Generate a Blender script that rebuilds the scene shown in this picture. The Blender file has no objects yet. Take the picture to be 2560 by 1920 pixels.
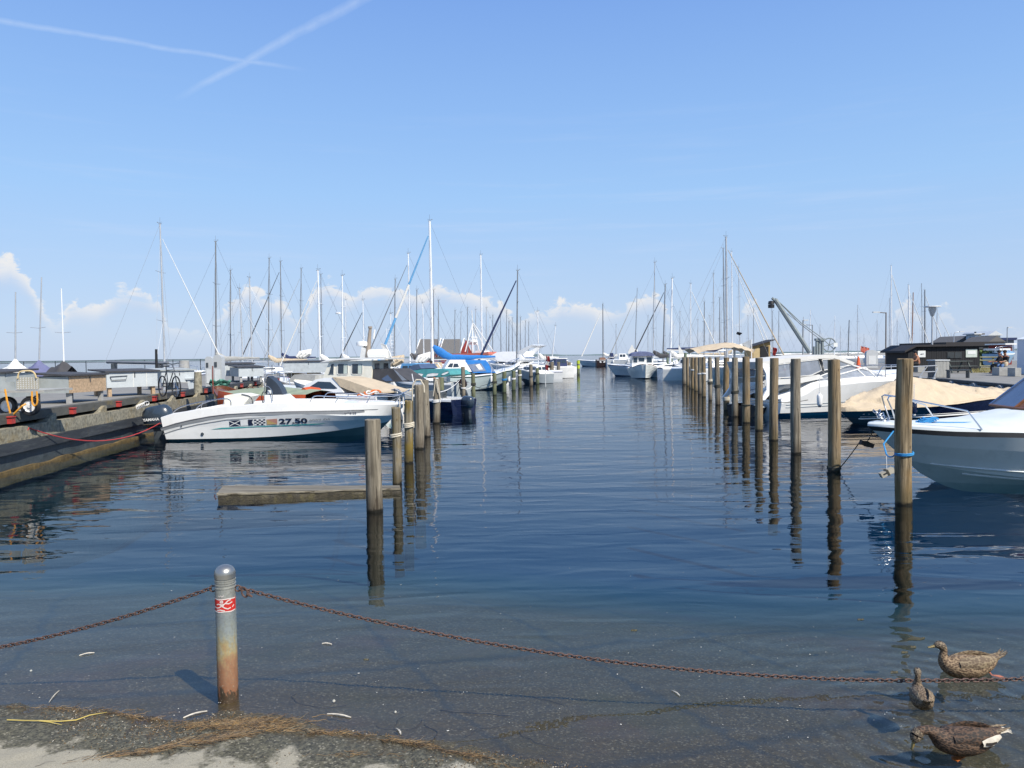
import bpy, bmesh, math, random
from mathutils import Vector, Matrix, noise
rnd = random.Random(7)
R = math.radians
sc = bpy.context.scene
C = sc.collection

# ------------------------------------------------------------------ camera
CAMH = 2.4
F = 1900.0
cam_d = bpy.data.cameras.new('camera'); cam = bpy.data.objects.new('camera', cam_d); C.objects.link(cam)
cam_d.sensor_width = 36; cam_d.lens = 36 * F / 2560
cam_d.clip_start = 0.05; cam_d.clip_end = 20000
CM = Matrix.Rotation(R(90 - 2.14), 4, 'X') @ Matrix.Rotation(R(-0.72), 4, 'Z')
cam.matrix_world = Matrix.Translation((0, 0, CAMH)) @ CM
sc.camera = cam
sc.render.resolution_x = 1024; sc.render.resolution_y = 768

def ray(x, y):
    v = CM.to_3x3() @ Vector(((x - 1280) / F, -(y - 960) / F, -1))
    return v / v.y
def D(x, y, d):                     # the point at ground distance d along a line of sight
    return Vector((0, 0, CAMH)) + ray(x, y) * d
def G(x, y, z=0.0):                 # the point where a line of sight meets height z
    r = ray(x, y); return Vector((0, 0, CAMH)) + r * ((z - CAMH) / r.z)

# ------------------------------------------------------------------ light
SUN_EL = R(47)
sun_h = Vector((0.66, -0.75)).normalized()
SUN = Vector((sun_h.x * math.cos(SUN_EL), sun_h.y * math.cos(SUN_EL), math.sin(SUN_EL)))
sl = bpy.data.lights.new('sun', 'SUN'); so = bpy.data.objects.new('sun', sl); C.objects.link(so)
sl.energy = 4.5; sl.angle = R(0.53); sl.color = (1.0, 0.93, 0.81)
so.rotation_euler = SUN.to_track_quat('Z', 'Y').to_euler()
sc.view_settings.view_transform = 'Standard'; sc.view_settings.look = 'None'
sc.view_settings.exposure = 0.45; sc.view_settings.gamma = 1.0; sc.view_settings.use_curve_mapping = False
sc.cycles.max_bounces = 10; sc.cycles.transparent_max_bounces = 24
sc.cycles.caustics_reflective = False; sc.cycles.caustics_refractive = False

# ---- small node helper
class NT:
    def __init__(s, nt): s.nt = nt; s.n = nt.nodes; s.l = nt.links
    def new(s, t, **kw):
        nd = s.n.new(t)
        for k, v in kw.items(): setattr(nd, k, v)
        return nd
    def link(s, a, b): s.l.new(a, b)
    def put(s, sock, v):
        if isinstance(v, bpy.types.NodeSocket): s.l.new(v, sock)
        else: sock.default_value = v
    def m(s, op, a, b=None, c=None, clamp=False):
        nd = s.new('ShaderNodeMath', operation=op); nd.use_clamp = clamp
        s.put(nd.inputs[0], a)
        if b is not None: s.put(nd.inputs[1], b)
        if c is not None: s.put(nd.inputs[2], c)
        return nd.outputs[0]
    def mr(s, v, a, b, c=0.0, d=1.0, smooth=False):
        nd = s.new('ShaderNodeMapRange'); nd.clamp = True
        if smooth: nd.interpolation_type = 'SMOOTHSTEP'
        s.put(nd.inputs['Value'], v); nd.inputs['From Min'].default_value = a; nd.inputs['From Max'].default_value = b
        nd.inputs['To Min'].default_value = c; nd.inputs['To Max'].default_value = d
        return nd.outputs[0]
    def noise(s, vec, scale=5.0, detail=4.0, rough=0.55, dim='3D', dist=0.0):
        nd = s.new('ShaderNodeTexNoise', noise_dimensions=dim)
        if vec is not None: s.l.new(vec, nd.inputs['Vector'])
        nd.inputs['Scale'].default_value = scale; nd.inputs['Detail'].default_value = detail
        nd.inputs['Roughness'].default_value = rough; nd.inputs['Distortion'].default_value = dist
        return nd.outputs['Fac']
    def mapping(s, vec, scale=(1, 1, 1), loc=(0, 0, 0), rot=(0, 0, 0)):
        nd = s.new('ShaderNodeMapping'); s.l.new(vec, nd.inputs['Vector'])
        nd.inputs['Scale'].default_value = scale; nd.inputs['Rotation'].default_value = rot
        s.put(nd.inputs['Location'], loc)
        return nd.outputs[0]
    def mix(s, f, a, b, mode='MIX'):
        nd = s.new('ShaderNodeMix', data_type='RGBA', blend_type=mode)
        s.put(nd.inputs[0], f)
        for so_, v in ((nd.inputs[6], a), (nd.inputs[7], b)):
            if isinstance(v, (tuple, list)) and len(v) == 3: v = (*v, 1)
            s.put(so_, v)
        return nd.outputs[2]

# ---- world
w = bpy.data.worlds.new('World'); sc.world = w; w.use_nodes = True
w.node_tree.nodes.clear(); T = NT(w.node_tree)
sky = T.new('ShaderNodeTexSky', sky_type='NISHITA'); sky.sun_disc = False
sky.sun_elevation = SUN_EL; sky.sun_rotation = math.atan2(SUN.x, SUN.y)
sky.air_density = 1.0; sky.dust_density = 0.6; sky.ozone_density = 1.6; sky.altitude = 0
tc = T.new('ShaderNodeTexCoord'); sep = T.new('ShaderNodeSeparateXYZ'); T.link(tc.outputs['Generated'], sep.inputs[0])
wx, wy, wz = sep.outputs
SKYG = (1.02, 0.97, 1.02)
hsv = T.new('ShaderNodeHueSaturation'); hsv.inputs['Saturation'].default_value = 0.95; hsv.inputs['Value'].default_value = 0.9
T.link(sky.outputs[0], hsv.inputs['Color'])
# moist summer air: a flatter, paler gradient than the dry model sky, the same all round
ramp = T.new('ShaderNodeValToRGB'); T.link(T.m('DIVIDE', T.m('ARCSINE', T.m('MAXIMUM', wz, 0.0)), 1.5708), ramp.inputs[0])
GRD = [(0.0, (2.42, 3.00, 4.05)), (0.07, (2.05, 2.92, 4.30)), (0.13, (1.68, 2.82, 4.55)), (0.19, (1.36, 2.46, 4.45)), (0.28, (0.98, 1.92, 4.15)), (0.5, (0.60, 1.35, 3.2)), (1.0, (0.34, 0.93, 2.8))]
els = ramp.color_ramp.elements; els[0].position = 0; els[0].color = (*[v / 5 for v in GRD[0][1]], 1); els[1].position = 1; els[1].color = (*[v / 5 for v in GRD[-1][1]], 1)
for p_, c_ in GRD[1:-1]: e_ = els.new(p_); e_.color = (*[v / 5 for v in c_], 1)
base = T.mix(1.0, ramp.outputs[0], (5, 5, 5), 'MULTIPLY')
skc = T.mix(0.12, base, hsv.outputs[0])
# cumulus: a height profile round the horizon, broken up by noise
az = T.m('ARCTAN2', wx, wy)
el = T.m('ARCSINE', wz)
u = T.m('PINGPONG', T.m('ADD', az, 0.65), 1.30)
u = T.m('DIVIDE', u, 1.30)
prof = [(0, 640), (30, 632), (70, 670), (120, 775), (150, 780), (175, 742), (240, 748), (295, 700), (350, 697), (402, 722), (415, 800), (520, 805), (545, 765), (600, 712), (625, 694), (680, 725), (735, 765), (755, 790), (785, 702), (812, 684), (850, 700), (870, 722), (900, 697), (960, 688), (1010, 706), (1060, 722), (1095, 694), (1150, 706), (1200, 722), (1262, 742), (1295, 800), (1320, 765), (1345, 752), (1380, 758), (1402, 737), (1450, 746), (1480, 746), (1496, 775), (1512, 762), (1560, 744), (1600, 727), (1622, 716), (1652, 720), (1672, 762), (1700, 815), (1840, 812), (1855, 752), (1885, 736), (1902, 765), (1915, 815), (2220, 820), (2240, 748), (2270, 728), (2290, 760), (2330, 815), (2350, 752), (2372, 746), (2400, 800), (2560, 818)]
fc = T.new('ShaderNodeFloatCurve'); cv = fc.mapping.curves[0]
pts = []
for px, py in prof:
    r = ray(px, py); a_ = math.atan2(r.x, r.y); e_ = math.atan(r.z / math.hypot(r.x, r.y))
    pts.append(((a_ + 0.65) / 1.3, e_ / 0.2))
while len(cv.points) < len(pts): cv.points.new(0.5, 0.5)
for p, (a_, e_) in zip(cv.points, pts): p.location = (a_, e_); p.handle_type = 'VECTOR'
fc.mapping.update(); T.link(u, fc.inputs['Value'])
topel = T.m('MULTIPLY', fc.outputs[0], 0.2)
cvec = T.mapping(tc.outputs['Generated'], (1, 1, 1.5))
n1 = T.noise(cvec, 42, 8, 0.62, dist=0.5); n2 = T.noise(cvec, 16, 4, 0.5)
brk = T.m('ADD', T.m('MULTIPLY', T.m('SUBTRACT', n1, 0.5), 0.060), T.m('MULTIPLY', T.m('SUBTRACT', n2, 0.5), 0.030))
dd = T.m('ADD', T.m('SUBTRACT', T.m('SUBTRACT', topel, 0.007), el), brk)
dens = T.mr(dd, 0.0, 0.009, 0, 1, True)
body = T.mr(T.m('SUBTRACT', topel, el), 0.0, 0.068, 1.0, 0.0, True)
n3 = T.noise(T.mapping(tc.outputs['Generated'], (1, 1, 2.5)), 26, 6, 0.6, dist=0.4)
body = T.m('MULTIPLY', body, T.mr(T.m('ADD', n3, T.mr(dd, 0.0, 0.03, 0.16, 0.0)), 0.36, 0.58, 0.25, 1.0, True))
low = T.mr(el, 0.018, 0.07, 0.15, 1.0, True)
dens = T.m('MULTIPLY', T.m('MULTIPLY', dens, body), low)
lit = T.mr(T.m('ADD', dd, T.m('MULTIPLY', T.m('SUBTRACT', n1, 0.5), -0.06)), 0.004, 0.036, 1.0, 0.0, True)
bright = T.mr(wx, -0.6, 0.5, 1.0, 0.86)
ccol = T.mix(lit, (2.75, 3.05, 3.85), (4.4, 4.3, 4.2))
skc = T.mix(T.m('MULTIPLY', dens, T.m('ADD', 0.38, T.m('MULTIPLY', lit, 0.52))), skc, ccol)
# thin veils higher up
vv = T.mapping(tc.outputs['Generated'], (1.2, 1.2, 22))
veil = T.mr(T.noise(vv, 3.0, 5, 0.6), 0.50, 0.80, 0, 1, True)
veil = T.m('MULTIPLY', veil, T.mr(wz, 0.05, 0.16, 0, 1)); veil = T.m('MULTIPLY', veil, T.mr(wz, 0.16, 0.34, 1, 0))
skc = T.mix(T.m('MULTIPLY', veil, 0.22), skc, (3.3, 3.7, 4.6))
# contrails
yy = T.m('MAXIMUM', wy, 0.02)
gx = T.m('DIVIDE', wx, yy); gz = T.m('DIVIDE', wz, yy)
front = T.mr(wy, 0.05, 0.1)
def contrail(p0, p1, w0, w1, amt, fades):
    a = ray(*p0); b = ray(*p1); dx, dz = b.x - a.x, b.z - a.z; L = math.hypot(dx, dz); dx /= L; dz /= L
    rx = T.m('SUBTRACT', gx, a.x); rz = T.m('SUBTRACT', gz, a.z)
    al = T.m('ADD', T.m('MULTIPLY', rx, dx), T.m('MULTIPLY', rz, dz))
    pr = T.m('ADD', T.m('MULTIPLY', rx, -dz), T.m('MULTIPLY', rz, dx))
    wob = T.m('MULTIPLY', T.m('SUBTRACT', T.noise(tc.outputs['Generated'], 9, 4, 0.6), 0.5), w0 * 2.2)
    pr = T.m('ABSOLUTE', T.m('ADD', pr, wob))
    wid = T.mr(al, 0, L, w0, w1)
    c = T.m('SUBTRACT', 1.0, T.m('DIVIDE', pr, wid), clamp=True)
    c = T.m('POWER', c, 0.8)
    c = T.m('MULTIPLY', c, T.mr(al, fades[0] * L, fades[1] * L, 0, 1, True)); c = T.m('MULTIPLY', c, T.mr(al, fades[2] * L, fades[3] * L, 1, 0, True))
    c = T.m('MULTIPLY', c, T.mr(T.noise(tc.outputs['Generated'], 60, 4, 0.6), 0.3, 0.6, 0.6, 1.0))
    return T.m('MULTIPLY', T.m('MULTIPLY', c, amt), front)
c1 = contrail((-120, 35), (700, 166), 0.0052, 0.0036, 0.26, (-0.4, -0.3, 0.92, 1.10))
c2 = contrail((470, 232), (935, -20), 0.0055, 0.009, 0.26, (-0.12, 0.18, 1.3, 1.6))
skc = T.mix(T.m('MAXIMUM', c1, c2), skc, (3.6, 4.1, 4.9))
bg = T.new('ShaderNodeBackground'); bg.inputs['Strength'].default_value = 0.15
T.link(skc, bg.inputs['Color']); wo = T.new('ShaderNodeOutputWorld'); T.link(bg.outputs[0], wo.inputs['Surface'])

# ------------------------------------------------------------------ mesh helpers
class MB:
    def __init__(s): s.v = []; s.f = []; s.m = []
    def add(s, vs, fs, mi=0):
        o = len(s.v); s.v += [tuple(v) for v in vs]; s.f += [tuple(i + o for i in f) for f in fs]; s.m += [mi] * len(fs); return s
    def hexa(s, p, mi=0):           # 8 points: bottom ring 0-3, top ring 4-7
        return s.add(p, [(3, 2, 1, 0), (4, 5, 6, 7), (0, 1, 5, 4), (1, 2, 6, 5), (2, 3, 7, 6), (3, 0, 4, 7)], mi)
    def box(s, c, d, mi=0, rz=0.0, tilt=None):
        hx, hy, hz_ = d[0] / 2, d[1] / 2, d[2] / 2
        p = [Vector((x, y, z)) for z in (-hz_, hz_) for x, y in ((-hx, -hy), (hx, -hy), (hx, hy), (-hx, hy))]
        M = Matrix.Rotation(rz, 3, 'Z')
        if tilt is not None: M = M @ tilt
        return s.hexa([M @ q + Vector(c) for q in p], mi)
    def tube(s, pts, r, n=6, mi=0, caps=True, closed=False):
        pts = [Vector(p) for p in pts]; N = len(pts); rings = []
        prev = None
        for i, p in enumerate(pts):
            if closed: t = pts[(i + 1) % N] - pts[i - 1]
            else: t = pts[min(i + 1, N - 1)] - pts[max(i - 1, 0)]
            t = t.normalized() if t.length > 1e-9 else Vector((0, 0, 1))
            if prev is None:
                ax = Vector((0, 0, 1)) if abs(t.z) < 0.9 else Vector((1, 0, 0))
                a = (ax - t * ax.dot(t)).normalized()
            else:
                a = (prev - t * prev.dot(t)); a = a.normalized() if a.length > 1e-6 else prev
            prev = a; b = t.cross(a)
            rr = r[i] if isinstance(r, (list, tuple)) else r
            ra, rb = rr if isinstance(rr, tuple) else (rr, rr)
            rings.append([p + a * math.cos(2 * math.pi * k / n) * ra + b * math.sin(2 * math.pi * k / n) * rb for k in range(n)])
        vs = [q for rg in rings for q in rg]; fs = []
        for i in range(N if closed else N - 1):
            j = (i + 1) % N
            for k in range(n): fs.append((i * n + k, i * n + (k + 1) % n, j * n + (k + 1) % n, j * n + k))
        if caps and not closed:
            fs.append(tuple(range(n - 1, -1, -1))); fs.append(tuple((N - 1) * n + k for k in range(n)))
        return s.add(vs, fs, mi)
    def cyl(s, a, b, r, n=8, mi=0, r2=None): return s.tube([a, b], [r, r if r2 is None else r2], n, mi)
    def lathe(s, prof, n=16, mi=0, c=(0, 0, 0), caps=True):
        vs = []; fs = []
        for r_, z_ in prof:
            for k in range(n):
                a = 2 * math.pi * k / n; vs.append((c[0] + r_ * math.cos(a), c[1] + r_ * math.sin(a), c[2] + z_))
        for i in range(len(prof) - 1):
            for k in range(n): fs.append((i * n + k, i * n + (k + 1) % n, (i + 1) * n + (k + 1) % n, (i + 1) * n + k))
        if caps: fs.append(tuple(range(n - 1, -1, -1))); fs.append(tuple((len(prof) - 1) * n + k for k in range(n)))
        return s.add(vs, fs, mi)
    def grid(s, rows, mi=0, flip=False):
        n = len(rows[0]); vs = [q for r_ in rows for q in r_]; fs = []
        for i in range(len(rows) - 1):
            for k in range(n - 1):
                f = (i * n + k, i * n + k + 1, (i + 1) * n + k + 1, (i + 1) * n + k)
                fs.append(f[::-1] if flip else f)
        return s.add(vs, fs, mi)
    def prism(s, poly, fa, fb, mi=0):     # poly 2-D, fa/fb map (a,b)->3-D for the two faces
        n = len(poly); vs = [fa(*p) for p in poly] + [fb(*p) for p in poly]
        fs = [tuple(range(n - 1, -1, -1)), tuple(n + k for k in range(n))] + [(k, (k + 1) % n, n + (k + 1) % n, n + k) for k in range(n)]
        return s.add(vs, fs, mi)
    def mesh(s, name, mats, smooth=True, ang=40):
        me = bpy.data.meshes.new(name); me.from_pydata([tuple(v) for v in s.v], [], s.f)
        for m_ in (mats if isinstance(mats, (list, tuple)) else [mats]): me.materials.append(m_)
        me.polygons.foreach_set('material_index', s.m)
        bm = bmesh.new(); bm.from_mesh(me); bmesh.ops.recalc_face_normals(bm, faces=bm.faces); bm.to_mesh(me); bm.free()
        if smooth:
            me.polygons.foreach_set('use_smooth', [True] * len(me.polygons)); me.set_sharp_from_angle(angle=R(ang))
        me.update(); return me
    def build(s, name, mats, parent=None, smooth=True, ang=40, loc=None, rot=None):
        return obj(name, s.mesh(name, mats, smooth, ang), parent, loc, rot)

def obj(name, data, parent=None, loc=None, rot=None):
    o = bpy.data.objects.new(name, data); C.objects.link(o)
    if parent: o.parent = parent
    if loc is not None: o.location = loc
    if rot is not None: o.rotation_euler = rot
    return o
def tag(o, label=None, cat=None, group=None, kind=None):
    if label: o['label'] = label
    if cat: o['category'] = cat
    if group: o['group'] = group
    if kind: o['kind'] = kind
    return o
def thing(name, label, cat, loc=(0, 0, 0), rz=0.0, group=None):
    o = bpy.data.objects.new(name, None); C.objects.link(o); o.empty_display_size = 0.2
    o.location = loc; o.rotation_euler = (0, 0, rz); return tag(o, label, cat, group)
def dup(root, loc=None, rz=None, label=None, group=None, sc_=None):
    r = root.copy(); C.objects.link(r)
    if loc is not None: r.location = loc
    if rz is not None: r.rotation_euler = (0, 0, rz)
    if sc_ is not None: r.scale = sc_ if isinstance(sc_, (tuple, list)) else (sc_,) * 3
    if label: r['label'] = label
    if group: r['group'] = group
    for ch in list(root.children):
        c = ch.copy(); C.objects.link(c); c.parent = r
        for g in ch.children:
            d_ = g.copy(); C.objects.link(d_); d_.parent = c
    return r
def lerp(a, b, t): return a + (b - a) * t
def interp(tab, t):
    if t <= tab[0][0]: return tab[0][1]
    for (a, va), (b, vb) in zip(tab, tab[1:]):
        if t <= b: return lerp(va, vb, (t - a) / (b - a))
    return tab[-1][1]
def sinterp(tab, t):
    if t <= tab[0][0]: return tab[0][1]
    for (a, va), (b, vb) in zip(tab, tab[1:]):
        if t <= b:
            k = (t - a) / (b - a); return lerp(va, vb, k * k * (3 - 2 * k))
    return tab[-1][1]
def sag(a, b, s=0.2, n=12):
    a, b = Vector(a), Vector(b)
    return [a.lerp(b, i / n) - Vector((0, 0, s * 4 * (i / n) * (1 - i / n))) for i in range(n + 1)]

# ------------------------------------------------------------------ materials
MATS = {}
def mat(name, col, rough=0.5, metal=0.0, var=0.12, scale=3.0, bump=0.0, bscale=None, stretch=(1, 1, 1), grime=None, gamt=0.35, gscale=1.2, spec=0.5, coat=0.0, alpha=None):
    if name in MATS: return MATS[name]
    m_ = bpy.data.materials.new(name); m_.use_nodes = True; t = NT(m_.node_tree)
    b = t.n['Principled BSDF']
    tcn = t.new('ShaderNodeTexCoord'); oi = t.new('ShaderNodeObjectInfo')
    comb = t.new('ShaderNodeCombineXYZ'); rv = t.m('MULTIPLY', oi.outputs['Random'], 37.0)
    for i in range(3): t.link(rv, comb.inputs[i])
    vec = t.mapping(tcn.outputs['Object'], stretch, comb.outputs[0])
    n_ = t.noise(vec, scale, 5, 0.6)
    k = t.mr(n_, 0.3, 0.7, 0, 1)
    lo = tuple(max(0, c * (1 - var)) for c in col); hi = tuple(min(1, c * (1 + var)) for c in col)
    c = t.mix(k, lo, hi)
    if grime:
        g = t.mr(t.noise(vec, gscale, 7, 0.68), 0.52, 0.72, 0, gamt)
        c = t.mix(g, c, grime)
    t.put(b.inputs['Base Color'], c)
    b.inputs['Roughness'].default_value = rough; b.inputs['Metallic'].default_value = metal
    b.inputs['Specular IOR Level'].default_value = spec; b.inputs['Coat Weight'].default_value = coat
    t.put(b.inputs['Roughness'], t.mr(n_, 0.3, 0.7, max(0.02, rough - 0.07), min(1, rough + 0.09)))
    if bump:
        bn = t.new('ShaderNodeBump'); bn.inputs['Strength'].default_value = 1.0; bn.inputs['Distance'].default_value = bump
        t.link(t.noise(vec, bscale or scale * 3, 6, 0.65), bn.inputs['Height']); t.link(bn.outputs[0], b.inputs['Normal'])
    if alpha is not None: b.inputs['Alpha'].default_value = alpha
    MATS[name] = m_; return m_

W_ = mat('white_gelcoat', (0.80, 0.80, 0.78), 0.28, var=0.03, scale=1.5, grime=(0.5, 0.5, 0.45), gamt=0.22, gscale=2.0, coat=0.3)
W_dull = mat('weathered_white', (0.66, 0.66, 0.63), 0.45, var=0.07, grime=(0.35, 0.34, 0.3), gamt=0.35)
CREAM = mat('cream_paint', (0.80, 0.77, 0.66), 0.4, var=0.05, grime=(0.4, 0.36, 0.27), gamt=0.25)
GREYB = mat('grey_gelcoat', (0.36, 0.40, 0.42), 0.35, var=0.06, grime=(0.2, 0.22, 0.22), gamt=0.3)
GREYD = mat('dark_grey_plastic', (0.05, 0.06, 0.07), 0.4, var=0.15)
PALEGREY = mat('pale_grey_gelcoat', (0.58, 0.60, 0.60), 0.35, var=0.05, grime=(0.3, 0.32, 0.3), gamt=0.3)
BLACK = mat('black_rubber', (0.015, 0.016, 0.018), 0.5, var=0.3)
NAVY = mat('navy_hull', (0.008, 0.014, 0.045), 0.18, var=0.15, coat=0.5)
NAVYC = mat('navy_canvas', (0.018, 0.03, 0.09), 0.85, var=0.2, bump=0.012, bscale=5)
BLUEC = mat('bright_blue_canvas', (0.015, 0.17, 0.50), 0.75, var=0.18, bump=0.02, bscale=4)
SKYC = mat('light_blue_canvas', (0.13, 0.35, 0.60), 0.8, var=0.15, bump=0.01, bscale=6)
BEIGEC = mat('beige_canvas', (0.50, 0.41, 0.29), 0.85, var=0.10, bump=0.05, bscale=2.6, grime=(0.45, 0.37, 0.25), gamt=0.3)
GREYC = mat('grey_canvas', (0.34, 0.34, 0.32), 0.85, var=0.15, bump=0.015, bscale=5)
WHITEC = mat('white_canvas', (0.72, 0.71, 0.67), 0.8, var=0.06, bump=0.02, bscale=4)
TEALC = mat('teal_canvas', (0.06, 0.26, 0.27), 0.75, var=0.2, bump=0.01, bscale=6)
DARKC = mat('charcoal_canvas', (0.05, 0.05, 0.055), 0.8, var=0.25, bump=0.01, bscale=6)
ORANGEC = mat('orange_tarpaulin', (0.52, 0.085, 0.02), 0.55, var=0.2, bump=0.01, bscale=8)
OLIVEC = mat('olive_tarpaulin', (0.26, 0.30, 0.20), 0.6, var=0.15, bump=0.01, bscale=8)
GLASS = mat('tinted_glass', (0.025, 0.035, 0.045), 0.05, var=0.2, spec=0.9)
GLASSB = mat('blue_tinted_glass', (0.07, 0.10, 0.17), 0.06, var=0.15, spec=0.9)
CLEAR = mat('clear_vinyl', (0.30, 0.33, 0.38), 0.12, var=0.25, scale=2, spec=0.8, alpha=0.62)
STEEL = mat('stainless_steel', (0.62, 0.63, 0.65), 0.22, metal=1.0, var=0.06)
ALU = mat('aluminium_mast', (0.46, 0.48, 0.50), 0.42, metal=0.35, var=0.08)
ALUW = mat('white_painted_mast', (0.74, 0.76, 0.78), 0.4, var=0.04)
ALUD = mat('dark_anodised_mast', (0.21, 0.22, 0.23), 0.4, metal=0.3, var=0.1)
WIRE = mat('rigging_wire', (0.34, 0.35, 0.37), 0.4, metal=0.4, var=0.1)
MAHOG = mat('varnished_mahogany', (0.13, 0.045, 0.02), 0.25, var=0.35, scale=3, stretch=(1, 6, 6), coat=0.4)
TEAKB = mat('brown_wood_trim', (0.16, 0.07, 0.035), 0.35, var=0.3, stretch=(1, 5, 5))
REDP = mat('red_paint', (0.40, 0.040, 0.035), 0.6, var=0.25, scale=12, grime=(0.3, 0.15, 0.12), gamt=0.5)
SALMON = mat('faded_red_paint', (0.55, 0.16, 0.11), 0.6, var=0.12)
ANTIF = mat('dark_antifouling', (0.018, 0.03, 0.045), 0.6, var=0.3)
ANTIB = mat('blue_antifouling', (0.012, 0.03, 0.10), 0.55, var=0.2)
ANTIT = mat('grey_green_bottom_paint', (0.10, 0.15, 0.15), 0.5, var=0.2)
YELLOW = mat('yellow_orange_paint', (0.66, 0.30, 0.03), 0.45, var=0.12, grime=(0.3, 0.12, 0.03), gamt=0.3)
ROPE = mat('pale_rope', (0.55, 0.50, 0.40), 0.9, var=0.2, scale=40)
ROPEW = mat('white_rope', (0.70, 0.69, 0.66), 0.9, var=0.15, scale=40)
ROPEB = mat('blue_rope', (0.03, 0.24, 0.52), 0.8, var=0.2, scale=40)
ROPER = mat('red_rope', (0.48, 0.05, 0.05), 0.8, var=0.2, scale=40)
ROPED = mat('dark_rope', (0.05, 0.05, 0.04), 0.9, var=0.3, scale=40)
PLYG = mat('grey_plywood', (0.34, 0.37, 0.37), 0.75, var=0.10, scale=4, grime=(0.20, 0.22, 0.20), gamt=0.6, gscale=2.5, bump=0.002)
PLYL = mat('pale_grey_plywood', (0.46, 0.50, 0.52), 0.7, var=0.08, scale=4, grime=(0.24, 0.26, 0.26), gamt=0.5, gscale=3.0, bump=0.002)
FELT = mat('roofing_felt', (0.050, 0.052, 0.060), 0.85, var=0.25, scale=14)
OSB = mat('chipboard', (0.42, 0.30, 0.19), 0.75, var=0.30, scale=22, bump=0.002)
CONC = mat('weathered_concrete', (0.25, 0.23, 0.17), 0.9, var=0.5, scale=11, grime=(0.25, 0.17, 0.05), gamt=0.65, gscale=2.2, bump=0.010, bscale=14)
CONCG = mat('grey_concrete', (0.34, 0.34, 0.33), 0.85, var=0.15, scale=5, bump=0.006, grime=(0.2, 0.2, 0.18), gamt=0.5)
TARRED = mat('tarred_timber', (0.035, 0.040, 0.046), 0.7, var=0.4, scale=3, stretch=(1, 0.3, 3), grime=(0.16, 0.17, 0.15), gamt=0.45, gscale=5, bump=0.008)
LICHEN = mat('lichen_timber', (0.085, 0.085, 0.075), 0.85, var=0.35, scale=4, stretch=(1, .5, 1), grime=(0.33, 0.23, 0.05), gamt=0.75, gscale=1.6, bump=0.01)
WALLD = mat('dark_wet_wall', (0.040, 0.052, 0.058), 0.6, var=0.35, scale=3, grime=(0.10, 0.12, 0.12), gamt=0.5, gscale=4, bump=0.01)
WEED = mat('brown_waterline_weed', (0.14, 0.095, 0.035), 0.8, var=0.45, scale=9, bump=0.02)
BOARDP = mat('pale_board', (0.36, 0.34, 0.27), 0.8, var=0.2, stretch=(1, 1, 6), bump=0.003)
PAVE = mat('grey_paving', (0.21, 0.205, 0.19), 0.9, var=0.12, scale=1.3, grime=(0.13, 0.125, 0.11), gamt=0.5, gscale=0.5, bump=0.004, bscale=30)
BLACKW = mat('black_stained_boards', (0.008, 0.009, 0.012), 0.75, var=0.35, scale=4, stretch=(6, 6, 1))
SKIN = mat('tanned_skin', (0.34, 0.155, 0.085), 0.55, var=0.12)
HAIR = mat('dark_hair', (0.02, 0.015, 0.012), 0.8, var=0.3)
CLOTHD = mat('black_cloth', (0.012, 0.013, 0.018), 0.9, var=0.3)
CLOTHB = mat('blue_cloth', (0.10, 0.18, 0.34), 0.9, var=0.2)
CLOTHP = mat('pink_cloth', (0.55, 0.26, 0.24), 0.9, var=0.15)
LEAFY = mat('hedge_leaves', (0.045, 0.085, 0.025), 0.8, var=0.6, scale=8)
GREENN = mat('green_net', (0.012, 0.07, 0.05), 0.85, var=0.5, scale=25, bump=0.02)
SIGNW = mat('white_sign', (0.70, 0.72, 0.70), 0.5, var=0.05)
SIGNG = mat('pale_green_sign', (0.50, 0.56, 0.50), 0.5, var=0.1)
ROOFG = mat('grey_roof_sheet', (0.13, 0.125, 0.12), 0.8, var=0.2, stretch=(8, 1, 1))
REDW = mat('dark_red_boards', (0.20, 0.025, 0.02), 0.8, var=0.2)
HUTW = mat('yellow_timber', (0.40, 0.27, 0.11), 0.8, var=0.2, stretch=(6, 6, 1))
# ------------------------------------------------------------------ ground and sea bed
SH = [(0, 1760), (200, 1772), (400, 1798), (470, 1800), (560, 1777), (700, 1790), (850, 1820), (1000, 1838), (1100, 1846), (1300, 1891), (1400, 1906), (1520, 1925)]
SHW = [(-30, 5.6)] + [(G(x, y).x, G(x, y).y) for x, y in SH] + [(1.3, 4.10), (2.2, 3.75), (4, 3.5), (9, 3.3), (40, 3.2)]
def shore(x): return interp(SHW, x)
def gz_(x, y):
    s_ = y - shore(x) + 0.030 * (noise.noise(Vector((x * 2.3, y * 2.3, 1.7)))) + 0.07 * noise.noise(Vector((x * 0.8, y * .8, 5)))
    if s_ < 0: z = -0.055 * s_
    else: z = -(0.115 * s_ + 0.05 * (1 - math.exp(-s_ / 0.25)))
    if s_ > 4: z = -(0.51 + (s_ - 4) * 0.24)
    z = max(z, -3.2 - 0.1 * noise.noise(Vector((x * .1, y * .1, 0))))
    z += 0.010 * noise.noise(Vector((x * 5, y * 5, 3))) + 0.006 * noise.noise(Vector((x * 13, y * 13, 8)))
    # joints of the sunken slabs of the slipway
    return z
def axis(lo, hi, step, far, g=1.35):
    a = [lo + i * step for i in range(int((hi - lo) / step) + 1)]
    st = step; v = a[-1]
    while v < far: st *= g; v += st; a.append(v)
    st = step; v = a[0]; pre = []
    while v > -far: st *= g; v -= st; pre.append(v)
    return pre[::-1] + a
xs = axis(-7.5, 7.0, 0.04, 9000); ys = axis(2.0, 8.5, 0.03, 9000)
vs = [(x, y, gz_(x, y)) for y in ys for x in xs]; nx = len(xs)
fs = [(j * nx + i, j * nx + i + 1, (j + 1) * nx + i + 1, (j + 1) * nx + i) for j in range(len(ys) - 1) for i in range(nx - 1)]

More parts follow.
